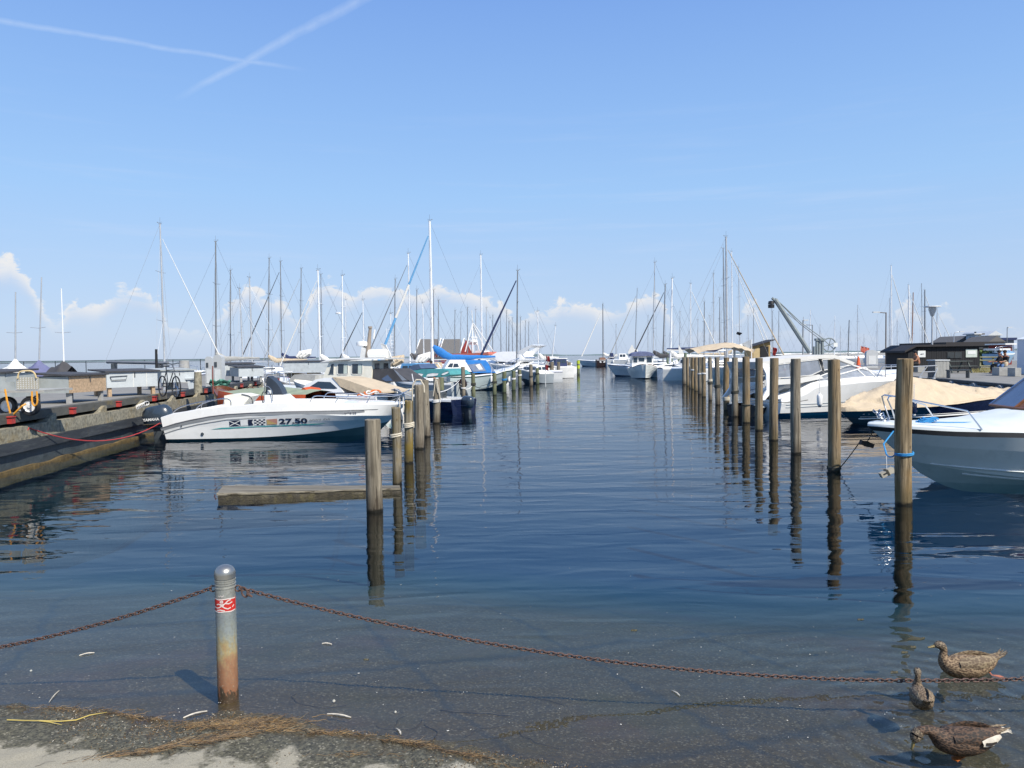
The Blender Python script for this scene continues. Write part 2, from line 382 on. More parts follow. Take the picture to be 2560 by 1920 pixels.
def ground_mat():
    m_ = bpy.data.materials.new('beach_and_sea_bed'); m_.use_nodes = True; t = NT(m_.node_tree); b = t.n['Principled BSDF']
    g = t.new('ShaderNodeNewGeometry'); pos = g.outputs['Position']; sp = t.new('ShaderNodeSeparateXYZ'); t.link(pos, sp.inputs[0])
    fine = t.noise(pos, 160, 3, 0.7); med = t.noise(pos, 34, 5, 0.7); big = t.noise(pos, 1.35, 5, 0.6); mid = t.noise(pos, 6, 5, 0.65)
    sand = t.mix(t.mr(fine, 0.3, 0.7), (0.22, 0.20, 0.145), (0.40, 0.365, 0.28))
    sand = t.mix(t.mr(mid, 0.4, 0.75, 0, 0.35), sand, (0.24, 0.22, 0.17))
    vor = t.new('ShaderNodeTexVoronoi'); vor.inputs['Scale'].default_value = 85; t.link(pos, vor.inputs['Vector'])
    sep_ = t.new('ShaderNodeSeparateColor'); t.link(vor.outputs['Color'], sep_.inputs[0])
    grit = t.mix(t.mr(med, 0.35, 0.68), (0.032, 0.031, 0.020), (0.150, 0.138, 0.090))
    grit = t.mix(t.mr(sep_.outputs[0], 0.93, 0.95, 0, 0.5), grit, (0.34, 0.31, 0.23))
    grit = t.mix(t.mr(sep_.outputs[1], 0.75, 0.82, 0, 0.8), grit, (0.030, 0.028, 0.02))
    # patches of dark crumbled weed on the sand
    edge = t.m('ADD', t.m('ADD', t.m('MULTIPLY', t.m('SUBTRACT', big, 0.5), 2.2), t.m('MULTIPLY', t.m('SUBTRACT', mid, 0.5), 0.7)), t.m('MULTIPLY', t.m('SUBTRACT', med, .5), 0.5))
    hgt = t.mr(sp.outputs[2], 0.0, 0.055, 0.62, -0.42)
    pm = t.mr(t.m('ADD', edge, hgt), 0.0, 0.16, 0, 1)
    c = t.mix(pm, sand, grit)
    wet = t.mr(t.m('ADD', sp.outputs[2], t.m('MULTIPLY', t.m('SUBTRACT', mid, 0.5), 0.02)), -0.002, 0.012, 1, 0)
    bed = t.mix(t.mr(med, 0.3, 0.7), (0.032, 0.023, 0.006), (0.088, 0.062, 0.020))
    bed = t.mix(t.mr(sep_.outputs[0], 0.90, 0.93, 0, 0.6), bed, (0.20, 0.17, 0.11))
    bed = t.mix(t.mr(t.noise(pos, 1.0, 5, 0.6), 0.5, 0.72, 0, 0.6), bed, (0.060, 0.052, 0.014))
    bed = t.mix(t.mr(t.noise(pos, 0.55, 4, 0.6), 0.55, 0.7, 0, 0.55), bed, (0.085, 0.042, 0.026))
    # dark joints between the sunken slabs
    pd = t.mapping(pos, (1, 1, 1), rot=(0, 0, R(-24)))
    sp2 = t.new('ShaderNodeSeparateXYZ'); t.link(pd, sp2.inputs[0])
    wob = t.m('MULTIPLY', t.m('SUBTRACT', t.noise(pos, 2.5, 4, .6), 0.5), 0.35)
    for k_, sz, of in ((0, 1.55, 0.35), (1, 2.4, 0.9)):
        fr = t.m('ABSOLUTE', t.m('SUBTRACT', t.m('FRACT', t.m('ADD', t.m('DIVIDE', t.m('ADD', sp2.outputs[k_], wob), sz), of)), 0.5))
        jn = t.mr(fr, 0.0, 0.045, 1, 0, True)
        bed = t.mix(t.m('MULTIPLY', jn, 0.45), bed, (0.012, 0.016, 0.016))
    c = t.mix(wet, c, bed)
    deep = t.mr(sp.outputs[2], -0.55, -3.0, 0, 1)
    c = t.mix(deep, c, (0.014, 0.105, 0.190))  # blue light scattered up by deep water, put into the bed colour by depth
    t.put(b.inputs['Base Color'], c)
    t.put(b.inputs['Roughness'], t.mr(sp.outputs[2], 0.0, 0.03, 0.45, 0.95))
    bn = t.new('ShaderNodeBump'); bn.inputs['Distance'].default_value = 0.006
    t.link(t.m('ADD', med, t.m('MULTIPLY', fine, 0.5)), bn.inputs['Height']); t.link(bn.outputs[0], b.inputs['Normal'])
    return m_
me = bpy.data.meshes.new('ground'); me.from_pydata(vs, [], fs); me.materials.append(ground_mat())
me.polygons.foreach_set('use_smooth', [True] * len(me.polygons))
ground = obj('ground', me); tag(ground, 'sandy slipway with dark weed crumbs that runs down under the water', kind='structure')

# ------------------------------------------------------------------ water
def water_mat():
    m_ = bpy.data.materials.new('harbour_water'); m_.use_nodes = True; t = NT(m_.node_tree); t.n.clear()
    g = t.new('ShaderNodeNewGeometry'); pos = g.outputs['Position']
    hs = []
    v1 = t.mapping(pos, (0.42, 1.25, 1), rot=(0, 0, R(-9)));  hs.append(t.m('MULTIPLY', t.noise(v1, 2.3, 1.5, 0.4, dist=0.5), 0.0135))
    v2 = t.mapping(pos, (0.30, 1.2, 1), rot=(0, 0, R(7)));    hs.append(t.m('MULTIPLY', t.noise(v2, 0.75, 1, 0.4, dist=0.3), 0.028))
    v3 = t.mapping(pos, (0.6, 1.5, 1), rot=(0, 0, R(-22)));   hs.append(t.m('MULTIPLY', t.noise(v3, 6.5, 1, 0.4), 0.0012))
    # calmer and rougher patches
    patch = t.mr(t.noise(t.mapping(pos, (0.05, 0.12, 1)), 1.0, 3, 0.5), 0.35, 0.65, 0.6, 1.35)
    h = t.m('MULTIPLY', t.m('ADD', t.m('ADD', hs[0], hs[1]), hs[2]), patch)
    for cx, cy, am, k_, dec in RINGS:
        vd = t.new('ShaderNodeVectorMath', operation='DISTANCE'); t.link(pos, vd.inputs[0]); vd.inputs[1].default_value = (cx, cy, 0)
        dd_ = vd.outputs['Value']; dn = t.m('ADD', dd_, t.m('MULTIPLY', t.noise(pos, 3, 2, .5), 0.10))
        e = t.m('MULTIPLY', t.m('EXPONENT', t.m('MULTIPLY', dd_, -dec)), am)
        h = t.m('ADD', h, t.m('MULTIPLY', t.m('SINE', t.m('MULTIPLY', dn, k_)), e))
    bn = t.new('ShaderNodeBump'); bn.inputs['Distance'].default_value = 1.0; bn.inputs['Strength'].default_value = 1.0; t.link(h, bn.inputs['Height'])
    fr = t.new('ShaderNodeFresnel'); t.link(t.m('ADD', t.m('MULTIPLY', g.outputs['Backfacing'], 1 / 1.35 - 1.35), 1.35), fr.inputs['IOR']); t.link(bn.outputs[0], fr.inputs['Normal'])
    gl = t.new('ShaderNodeBsdfGlossy'); gl.inputs['Roughness'].default_value = 0.008; t.link(bn.outputs[0], gl.inputs['Normal'])
    tr = t.new('ShaderNodeBsdfTransparent'); tr.inputs[0].default_value = (0.98, 0.98, 0.97, 1)
    mx = t.new('ShaderNodeMixShader'); t.link(fr.outputs[0], mx.inputs[0]); t.link(tr.outputs[0], mx.inputs[1]); t.link(gl.outputs[0], mx.inputs[2])
    va = t.new('ShaderNodeVolumeAbsorption'); va.inputs['Color'].default_value = (0.58, 0.82, 0.87, 1); va.inputs['Density'].default_value = 0.52
    out = t.new('ShaderNodeOutputMaterial'); t.link(mx.outputs[0], out.inputs['Surface']); t.link(va.outputs[0], out.inputs['Volume'])
    return m_
duckA = G(2415, 1680); duckB = G(2303, 1757); duckC = G(2405, 1868)
RINGS = [(G(2302, 1850).x, G(2302, 1850).y, 0.0042, 40.0, 1.7), (duckB.x, duckB.y, 0.0034, 38.0, 2.0), (duckA.x, duckA.y, 0.0022, 30.0, 1.8), (G(2150, 1300).x, G(2150, 1300).y, 0.0012, 9, 0.25)]
mb = MB(); E = 9500
mb.hexa([(-E, -E, -9), (E, -E, -9), (E, E, -9), (-E, E, -9), (-E, -E, 0), (E, -E, 0), (E, E, 0), (-E, E, 0)])
water = mb.build('water', water_mat(), smooth=False); tag(water, 'calm blue harbour water with fine ripples', kind='structure')

# low coast on the horizon
mb = MB(); rows = []
COASTM = mat('distant_coast', (0.10, 0.15, 0.16), 0.9, var=0.3, scale=0.01)
for x in range(-3800, 3801, 40):
    h = 5.5 + 4.5 * noise.noise(Vector((x * 0.004, 0, 0))) + 2.5 * noise.noise(Vector((x * 0.02, 3, 0)))
    if x > 300: h *= 0.75
    rows.append([(x, 4200, -1), (x, 4205, max(h, 0.8)), (x, 4300, max(h, 0.8) * 1.1), (x, 4500, -1)])
mb.grid(rows); tag(mb.build('coast', COASTM), 'thin dark line of coast on the horizon', kind='structure')

# ------------------------------------------------------------------ bollard and chains
def bollard_mat():
    m_ = bpy.data.materials.new('rusting_galvanised_steel'); m_.use_nodes = True; t = NT(m_.node_tree); b = t.n['Principled BSDF']
    tcn = t.new('ShaderNodeTexCoord'); ob = tcn.outputs['Object']; sp = t.new('ShaderNodeSeparateXYZ'); t.link(ob, sp.inputs[0])
    n_ = t.noise(t.mapping(ob, (1, 1, .45)), 16, 6, 0.7); n2 = t.noise(ob, 60, 4, 0.7)
    z = t.m('ADD', sp.outputs[2], t.m('MULTIPLY', t.m('SUBTRACT', n_, 0.5), 0.62))
    cr = t.new('ShaderNodeValToRGB'); t.link(t.m('MULTIPLY', z, 1.1), cr.inputs[0])
    els = cr.color_ramp.elements; els[0].position = 0.0; els[0].color = (0.05, 0.035, 0.02, 1); els[1].position = 0.03; els[1].color = (0.24, 0.105, 0.052, 1)
    for p, c in ((0.20, (0.29, 0.155, 0.085)), (0.28, (0.33, 0.215, 0.11)), (0.36, (0.35, 0.28, 0.14)), (0.46, (0.29, 0.31, 0.26)), (0.60, (0.24, 0.28, 0.29)), (0.72, (0.34, 0.36, 0.34)), (0.95, (0.38, 0.385, 0.35))):
        e = els.new(p); e.color = (*c, 1)
    c = t.mix(t.mr(n2, 0.45, 0.70, 0, 0.85), cr.outputs[0], t.mix(0.5, cr.outputs[0], (0.12, 0.10, 0.08)))
    c = t.mix(t.m('MULTIPLY', t.mr(n2, 0.62, 0.68, 0, 0.8), t.mr(z, 0.0, 0.42, 1, 0)), c, (0.55, 0.42, 0.27))
    t.put(b.inputs['Base Color'], c); t.put(b.inputs['Metallic'], t.mr(sp.outputs[2], 0.30, 0.74, 0.0, 0.6)); t.put(b.inputs['Roughness'], t.mr(n_, 0.3, 0.7, 0.42, 0.62))
    bn = t.new('ShaderNodeBump'); bn.inputs['Distance'].default_value = 0.0015; t.link(n2, bn.inputs['Height']); t.link(bn.outputs[0], b.inputs['Normal'])
    return m_
BOLM = bollard_mat()
CAPM = mat('polished_cap', (0.34, 0.34, 0.32), 0.36, metal=0.85, var=0.1, scale=9)
RUSTC = mat('rusty_chain_iron', (0.105, 0.062, 0.050), 0.62, metal=0.25, var=0.45, scale=60, spec=0.5)
STICK = mat('red_sticker', (0.46, 0.022, 0.018), 0.45, var=0.2, scale=20, grime=(0.5, 0.2, 0.16), gamt=0.4, gscale=14)
SCR = mat('white_scratched_film', (0.62, 0.55, 0.52), 0.6, var=0.15, scale=30)
BP = G(570, 1725); BR = 0.0715
BH = 0.920
def bollard(p, label, detail=True):
    t_ = thing('bollard', label, 'bollard', (p.x, p.y, 0))
    r = BR
    pr = [(r, -0.5), (r, 0.0), (r, 0.3), (r, 0.6), (r, 0.755), (r + .003, 0.757), (r + .003, 0.764), (r - .002, 0.766), (r - .002, 0.779), (r + .003, 0.781), (r + .003, 0.788), (r - .005, 0.790), (r - .005, 0.794), (r, 0.796), (r, 0.809), (r + .003, 0.811), (r + .003, 0.818), (r - .005, .820), (r - .005, .824), (r + .001, 0.826)]
    MB().lathe(pr, 32).build('post_tube', BOLM, t_, ang=30)
    cap = [(r + .002, 0.826), (r + .002, 0.858)] + [((r + .002) * math.cos(a), 0.858 + (BH - 0.858) * math.sin(a)) for a in [math.pi / 2 * i / 9 for i in range(10)]]
    cap[-1] = (0.002, BH)
    MB().lathe(cap, 32).build('domed_cap', CAPM, t_, ang=50)
    for sg in (-1, 1):
        ey = MB(); cx = sg * (r + 0.020)
        ey.tube([(cx + 0.021 * math.cos(a), 0, 0.745 + 0.021 * math.sin(a)) for a in [2 * math.pi * i / 14 for i in range(14)]], 0.006, 6, closed=True)
        ey.build('eye_ring', RUSTC, t_)
    if detail:
        st = MB(); rr = r + 0.0015; z0, z1 = 0.595, 0.690
        n_ = 30; rows = []
        for i in range(n_ + 1):
            a = R(-178) + R(176) * i / n_
            jl = 0.006 * noise.noise(Vector((i * .9, 0, 0))); jh = 0.006 * noise.noise(Vector((i * .9, 7, 0)))
            rows.append([(rr * math.cos(a), rr * math.sin(a), z) for z in (z0 + jl, (z0 + z1) / 2, z1 + jh)])
        st.grid(rows); so_ = st.build('sticker', STICK, t_)
        sc2 = MB(); rr += 0.0012
        def cm(u_, v_):        # sticker coordinates, u 0..1 across the visible half
            a = R(-170) + R(160) * u_; return (rr * math.cos(a), rr * math.sin(a), z0 + (z1 - z0) * v_)
        strokes = [[(.30, .55), (.40, .62), (.50, .50), (.62, .66), (.74, .60), (.86, .70)], [(.44, .80), (.52, .88), (.54, .74), (.46, .72), (.44, .80)], [(.50, .50), (.42, .36), (.30, .30), (.18, .38)], [(.50, .50), (.58, .34), (.70, .22), (.80, .30)], [(.08, .2), (.16, .34), (.10, .5)], [(.62, .66), (.70, .84), (.80, .90)], [(.30, .12), (.44, .18), (.60, .10)], [(.86, .3), (.93, .45)], [(.46, .66), (.5, .54), (.47, .44)], [(.53, .66), (.56, .52), (.5, .4)], [(0.0, .02), (.2, .05), (.35, .0), (.6, .03), (.8, .0), (1, .05)], [(0, .97), (.2, 1.0), (.4, .95), (.7, .99), (1, .94)]]
        for sk in strokes:
            for (u0, v0), (u1, v1) in zip(sk, sk[1:]):
                L = math.hypot(u1 - u0, (v1 - v0) * .5) + 1e-6; ox, oz = -(v1 - v0) * .5 / L * .018, (u1 - u0) / L * .04
                k = 3; rows = [[cm(u0 + (u1 - u0) * i / k - ox, v0 + (v1 - v0) * i / k - oz), cm(u0 + (u1 - u0) * i / k + ox, v0 + (v1 - v0) * i / k + oz)] for i in range(k + 1)]
                sc2.grid(rows)
        sc2.build('white_scratches', SCR, so_)
        s3 = MB(); rr = r + .0012
        for sk in ([(.38, 1.22), (.44, 1.16), (.46, 1.26), (.50, 1.17), (.55, 1.2), (.58, 1.32)],):
            for (u0, v0), (u1, v1) in zip(sk, sk[1:]):
                s3.grid([[cm(u0, v0 - .03), cm(u0, v0 + .03)], [cm(u1, v1 - .03), cm(u1, v1 + .03)]])
        s3.build('scribble', SCR, t_)
    return t_
bollard(BP, 'round steel bollard standing in the shallows, rusty foot, red sticker and domed cap')
BQ = Vector((7.9, 5.2, 0)); BL = Vector((-9.4, 5.9, 0))
b2 = bollard(BQ, 'steel bollard at the right end of the long hanging chain', False); b3 = bollard(BL, 'steel bollard at the left end of the short hanging chain', False)

def chain(a, b, zmin, label):
    root = thing('chain', label, 'chain', a)
    a_, b_ = Vector(a), Vector(b); hd = (b_ - a_).xy.length
    n_ = 400; 
    # parabola through both ends with the given lowest height
    ha, hb = a_.z - zmin, b_.z - zmin
    s0 = math.sqrt(max(ha, 1e-4)) / (math.sqrt(max(ha, 1e-4)) + math.sqrt(max(hb, 1e-4)))
    P = []
    for i in range(n_ + 1):
        t_ = i / n_; z = zmin + (ha * ((t_ - s0) / s0) ** 2 if t_ < s0 else hb * ((t_ - s0) / (1 - s0)) ** 2)
        p = a_.lerp(b_, t_); P.append(Vector((p.x, p.y, z)))
    pitch = 0.0335; lw, ll, lr = 0.0125, 0.0225, 0.0046
    path = []
    for i in range(18):
        an = 2 * math.pi * i / 18; cx = (ll - lw) * (1 if math.cos(an) > 0 else -1) if abs(math.cos(an)) > 1e-6 else 0
        path.append((cx + lw * math.cos(an), lw * math.sin(an), 0))
    me_ = MB().tube(path[:], lr, 5, closed=True).mesh('chain_link', RUSTC, ang=80)
    me_lo = me_
    acc = 0; k = 0; pos = pitch * 0.3; walked = 0; links = []
    for p, q in zip(P, P[1:]):
        L = (q - p).length
        while pos <= walked + L:
            links.append((p.lerp(q, (pos - walked) / L), (q - p).normalized())); pos += pitch
        walked += L
    # the links that show in the photograph are parts, the run beyond the frame is one joined mass
    vis = [l for l in links if abs(l[0].x / l[0].y) < 0.70]
    rest = [l for l in links if abs(l[0].x / l[0].y) >= 0.70]
    def mx(l, i):
        xa = l[1]; ya = Vector((0, 0, 1)).cross(xa).normalized(); za = xa.cross(ya)
        M = Matrix((xa, ya, za)).transposed().to_4x4(); M = M @ Matrix.Rotation(R(45 + 90 * (i % 2) + 7 * math.sin(i * 1.7)), 4, 'X'); M.translation = l[0] - a_; return M
    parts = vis[:300]; rest = vis[300:] + rest
    for i, l in enumerate(parts):
        o = obj('link', me_, root); o.matrix_local = mx(l, i)
    if rest:
        mb_ = MB(); mv = [v.co.copy() for v in me_.vertices]; mf = [tuple(p.vertices) for p in me_.polygons]
        for i, l in enumerate(rest):
            M = mx(l, i); mb_.add([M @ v for v in mv], mf)
        tag(mb_.build('far_links', RUSTC, root), kind='stuff')
    return root
ex = BR + 0.041
e1 = (BP.x + ex, BP.y, 0.745); e2 = (BP.x - ex, BP.y, 0.745)
chain(e1, (BQ.x - ex, BQ.y, 0.72), 0.055, 'long rusty iron chain sagging low over the water to the right of the bollard')
chain(e2, (BL.x + ex, BL.y, 0.72), 0.10, 'rusty iron chain hanging from the bollard out of the picture to the left')
sh_ = MB(); sh_.tube([(BP.x + ex + .03 + .022 * math.cos(a), BP.y - .012, .72 + .034 * math.sin(a) - .012 * math.cos(a)) for a in [2 * math.pi * i / 12 for i in range(12)]], 0.007, 6, closed=True)
sh_.tube([(BP.x + ex + .05, BP.y - .02, .713), (BP.x + ex + .085, BP.y - .012, .685)], [.012, .007], 6)
tag(sh_.build('shackle', RUSTC), 'rusty shackle at the right-hand ring of the bollard', 'shackle')

# ------------------------------------------------------------------ mooring posts
def wood_mat(name, a, b, tip, wetc, algae=None, grain=26):
    m_ = bpy.data.materials.new(name); m_.use_nodes = True; t = NT(m_.node_tree); bs = t.n['Principled BSDF']
    tcn = t.new('ShaderNodeTexCoord'); oi = t.new('ShaderNodeObjectInfo'); ob = tcn.outputs['Object']
    comb = t.new('ShaderNodeCombineXYZ'); rv = t.m('MULTIPLY', oi.outputs['Random'], 53.0)
    for i in range(3): t.link(rv, comb.inputs[i])
    v = t.mapping(ob, (1, 1, 0.06), comb.outputs[0]); vk = t.mapping(ob, (1, 1, 0.5), comb.outputs[0])
    n_ = t.noise(v, grain, 6, 0.65, dist=0.6); n2 = t.noise(vk, 3.2, 4, 0.6)
    sp = t.new('ShaderNodeSeparateXYZ'); t.link(ob, sp.inputs[0])
    c = t.mix(t.mr(n_, 0.40, 0.60), tuple(v * .72 for v in a), tuple(v * 1.12 for v in b))
    c = t.mix(t.mr(n2, 0.42, 0.68, 0, 0.75), c, tip)
    kn = t.new('ShaderNodeTexVoronoi'); kn.inputs['Scale'].default_value = 4.2; t.link(t.mapping(ob, (1.4, 1.4, 0.75), comb.outputs[0]), kn.inputs['Vector'])
    c = t.mix(t.mr(kn.outputs['Distance'], 0.05, 0.11, 0.8, 0), c, (0.05, 0.03, 0.015))
    cr = t.noise(t.mapping(ob, (1, 1, 0.025), comb.outputs[0]), 15, 3, 0.6, dist=0.4)
    crack = t.mr(cr, 0.60, 0.63, 0, 0.85)
    c = t.mix(crack, c, (0.025, 0.02, 0.014))
    c = t.mix(t.mr(oi.outputs['Random'], 0, 1, 0.0, 0.60), c, t.mix(0.5, c, (0.20, 0.17, 0.13)))
    if algae: c = t.mix(t.mr(t.m('ADD', sp.outputs[2], t.m('MULTIPLY', t.m('SUBTRACT', n2, .5), 0.8)), 0.5, 1.2, 0.25, 0.0) if False else t.mr(n2, 0.40, 0.62, 0.0, 0.7), c, algae)
    wz_ = t.m('ADD', sp.outputs[2], t.m('MULTIPLY', t.m('SUBTRACT', t.noise(vk, 14, 4, .6), 0.5), 0.12))
    c = t.mix(t.mr(wz_, 0.12, 0.40, 0.62, 0), c, wetc); c = t.mix(t.mr(wz_, 0.02, 0.06, 0.95, 0), c, (0.010, 0.009, 0.006))
    t.put(bs.inputs['Base Color'], c); t.put(bs.inputs['Roughness'], t.mr(wz_, 0.03, 0.2, 0.4, 0.85)); bs.inputs['Specular IOR Level'].default_value = 0.3
    bn = t.new('ShaderNodeBump'); bn.inputs['Distance'].default_value = 0.006; bn.inputs['Strength'].default_value = 0.9
    t.link(t.m('SUBTRACT', n_, t.m('MULTIPLY', crack, 0.9)), bn.inputs['Height']); t.link(bn.outputs[0], bs.inputs['Normal'])
    return m_
WB = wood_mat('brown_post_wood', (0.13, 0.098, 0.058), (0.29, 0.225, 0.140), (0.24, 0.155, 0.065), (0.09, 0.07, 0.03))
WG = wood_mat('grey_post_wood', (0.115, 0.098, 0.072), (0.29, 0.255, 0.195), (0.21, 0.185, 0.14), (0.045, 0.032, 0.02))
WL = wood_mat('lichened_post_wood', (0.12, 0.10, 0.065), (0.25, 0.22, 0.16), (0.24, 0.16, 0.02), (0.035, 0.028, 0.018), algae=(0.17, 0.12, 0.02))
WGR = wood_mat('green_post_wood', (0.08, 0.095, 0.05), (0.20, 0.215, 0.125), (0.13, 0.16, 0.08), (0.05, 0.07, 0.04))
WGF = wood_mat('pale_green_post_wood', (0.11, 0.17, 0.11), (0.22, 0.30, 0.20), (0.15, 0.22, 0.14), (0.04, 0.09, 0.05))
YGM = mat('yellow_green_paint', (0.46, 0.55, 0.03), 0.6, var=0.15)
def post_mesh(r, h, m_, seed, n=20, ragged=0.0):
    q = random.Random(seed); mb_ = MB(); rows = []
    zs = [-2.6, -0.3, 0.0] + [h * k / 9 for k in range(1, 9)] + [h - 0.03, h - .006, h]
    bx, by = q.uniform(-.02, .02), q.uniform(-.02, .02)
    for z in zs:
        row = []
        for k in range(n):
            a = 2 * math.pi * k / n; rr = r * (1.05 - 0.07 * z / h) * (1 + 0.05 * noise.noise(Vector((math.cos(a) * 1.3, math.sin(a) * 1.3, z * 0.9 + seed * 3.1))))
            zz = z
            if z >= h - .031 and ragged: zz = z + ragged * noise.noise(Vector((math.cos(a) * 2, math.sin(a) * 2, seed)))
            if z == h: rr *= 0.93
            row.append((rr * math.cos(a) + bx * math.sin(z * 1.5), rr * math.sin(a) + by * math.sin(z * 1.2), zz))
        rows.append(row + [row[0]])
    mb_.grid(rows)
    top = [p for p in rows[-1][:-1]]; c = (bx * math.sin(h * 1.5), by * math.sin(h * 1.2), h + .004)
    mb_.add(top + [c], [(i, (i + 1) % n, n) for i in range(n)])
    return mb_.mesh('mooring_post', m_, ang=50)
def rope_ring(parent, r, z, m_, turns=2, th=0.016, tail=None):
    pts = []
    for i in range(turns * 14 + 1):
        a = 2 * math.pi * i / 14; pts.append(((r + th * .8) * math.cos(a), (r + th * .8) * math.sin(a), z + th * 1.8 * i / 14 + 0.012 * math.sin(a + z * 9)))
    if tail: pts += tail
    return MB().tube(pts, th, 6).build('rope_loop', m_, parent)
ORD = ['first', 'second', 'third', 'fourth', 'fifth', 'sixth', 'seventh', 'eighth', 'ninth', 'tenth', 'eleventh', 'twelfth', 'thirteenth', 'fourteenth', 'fifteenth', 'sixteenth', 'seventeenth', 'eighteenth', 'nineteenth', 'twentieth', 'twenty-first', 'twenty-second', 'twenty-third', 'twenty-fourth', 'twenty-fifth', 'twenty-sixth', 'twenty-seventh', 'twenty-eighth', 'twenty-ninth', 'thirtieth', 'thirty-first', 'thirty-second', 'thirty-third', 'thirty-fourth', 'thirty-fifth', 'thirty-sixth', 'thirty-seventh', 'thirty-eighth', 'thirty-ninth', 'fortieth']
RP = [  # x, waterline y, top y, radius, wood, what it looks like
 (2259, 1260, 897, .120, WB, 'with a blue rope tied round it'), (2085, 1177, 899, .118, WB, 'with a dark line tied at its foot'), (1990, 1134, 897, .113, WG, 'greyer than the posts beside it'),
 (1934, 1101, 895, .113, WB, 'yellowish brown'), (1897, 1076, 895, .112, WB, 'brown with a knotty top'), (1865, 1057, 892, .125, WB, 'with one thin dark rope round it'),
 (1837, 1041.5, 894, .113, WG, 'pale grey with a dark tie'), (1816, 1026, 894, .118, WB, 'orange brown with rope turns low down'), (1794.5, 1012.5, 893, .112, WG, 'brown grey with a black tie'),
 (1775.5, 1001, 893, .098, WG, 'slim and grey with pale rope turns'), (1759.5, 992.5, 893, .112, WB, 'with a pale rope loop near its top'), (1750, 985.5, 893, .118, WG, 'greyish with a white rope loop'), (1740, 978, 893, .108, WB, 'reddish brown'),
 (1732, 973, 893, .118, WB, 'with a small white tie'), (1725.5, 970, 893, .085, WG, 'the slimmest of its cluster'), (1719.5, 965, 893, .110, WB, 'dark brown in the far cluster'), (1710.5, 961, 893, .150, WG, 'the thickest and farthest of the brown row')]
POSTS = {}
for i, (x, yw, yt, r, m_, desc) in enumerate(RP):
    p = G(x, yw); h = D(x, yt, p.y).z
    t_ = obj('mooring_post', post_mesh(r, h, m_, i + 1, ragged=.012), None, (p.x, p.y, 0), (rnd.gauss(0, .008), rnd.gauss(0, .008), 0))
    tag(t_, f'brown mooring post, {ORD[i]} in the right row, {desc}', 'mooring post', 'mooring posts in the right row'); POSTS[('r', i)] = (t_, p, h, r)
RG = [(1713.5, 957, 882, .12, 'behind the brown row end'), (1697.5, 934, 883, .15, 'nearest the brown row'), (1678.5, 933, 884, .17, 'middle one, dark bundle on it'), (1669, 935, 882, .15, 'leftmost of the three in open water')]
for i, (x, yw, yt, r, desc) in enumerate(RG):
    p = G(x, yw); h = D(x, yt, p.y).z
    t_ = obj('mooring_post', post_mesh(r, h, WGF, i + 31, 12), None, (p.x, p.y, 0)); tag(t_, 'pale green mooring post right of the clinker boat, ' + desc, 'mooring post', 'green mooring posts on the right')
    POSTS[('g', i)] = (t_, p, h, r)
LP = [(937, 1277, 1048, .123, WG, 'nearest one, split and grey, beside the floating plank'), (993, 1210, 1018, .085, WL, 'short one stained dark at its foot'), (1022, 1157, 1002, .098, WL, 'with yellow lichen on its top'),
 (1048, 1122, 962, .125, WG, 'thick one with a rope over its top'), (1068, 1092, 950, .105, WG, 'pale grey, right behind the thick roped post'), (1091, 1058, 947, .125, WG, 'wrapped with hanging pale ropes'),
 (1105, 1013, 944, .135, WGR, 'green and slim, left of the blue-canopied boat'), (1159, 999, 917, .110, WG, 'tall grey one'), (1184, 997, 934, .110, WGR, 'green, left of the blue-canopied boat'),
 (1236.5, 988, 933, .125, WGR, 'green, in front of the blue-canopied boat'), (1261, 982, 929, .135, WGR, 'green, before the blue-canopied boat, with dark knot'), (1284, 976, 927, .130, WGR, 'green, at the bow of the blue-canopied boat'),
 (1300, 971, 924, .125, WGR, 'green, just right of the blue-canopied bow'), (1328, 965, 911, .14, WG, 'taller and grey'), (1344, 960, 920, .14, WGR, 'green, between grey ones'), (1358, 956, 919, .14, WGR, 'green, left of the red and white flag'),
 (1368, 953, 917, .13, WG, 'under the red and white flag'), (1380, 951, 905, .17, WG, 'wide grey one right of the flag'), (1396, 948, 905, .16, WG, 'pale grey'), (1409, 945, 902, .18, WG, 'thick grey one near the end'), (1417, 943, 902, .15, WG, 'last but one'), (1424, 944, 905, .16, WG, 'last at the channel mouth')]
for i, (x, yw, yt, r, m_, desc) in enumerate(LP):
    p = G(x, yw); h = D(x, yt, p.y).z
    t_ = obj('mooring_post', post_mesh(r, h, m_, i + 51, 20 if i < 7 else 12, 0.03 if i < 6 else 0), None, (p.x, p.y, 0), (rnd.gauss(0, .010), rnd.gauss(0, .010), 0))
    tag(t_, f'mooring post, {ORD[i]} in the left row, {desc}', 'mooring post', 'mooring posts in the left row'); POSTS[('l', i)] = (t_, p, h, r)
p = G(1446, 937); h = D(1446, 901.5, p.y).z
t_ = obj('mooring_post', post_mesh(.17, h, WGR, 99, 12), None, (p.x, p.y, 0)); tag(t_, 'lone mooring post in the channel with a bright yellow top', 'mooring post')
MB().cyl((0, 0, h - .95), (0, 0, h + .02), .19, 12).build('yellow_band', YGM, t_); MB().cyl((0, 0, h - .55), (0, 0, h - .4), .197, 12).build('dark_band', WGR, t_)
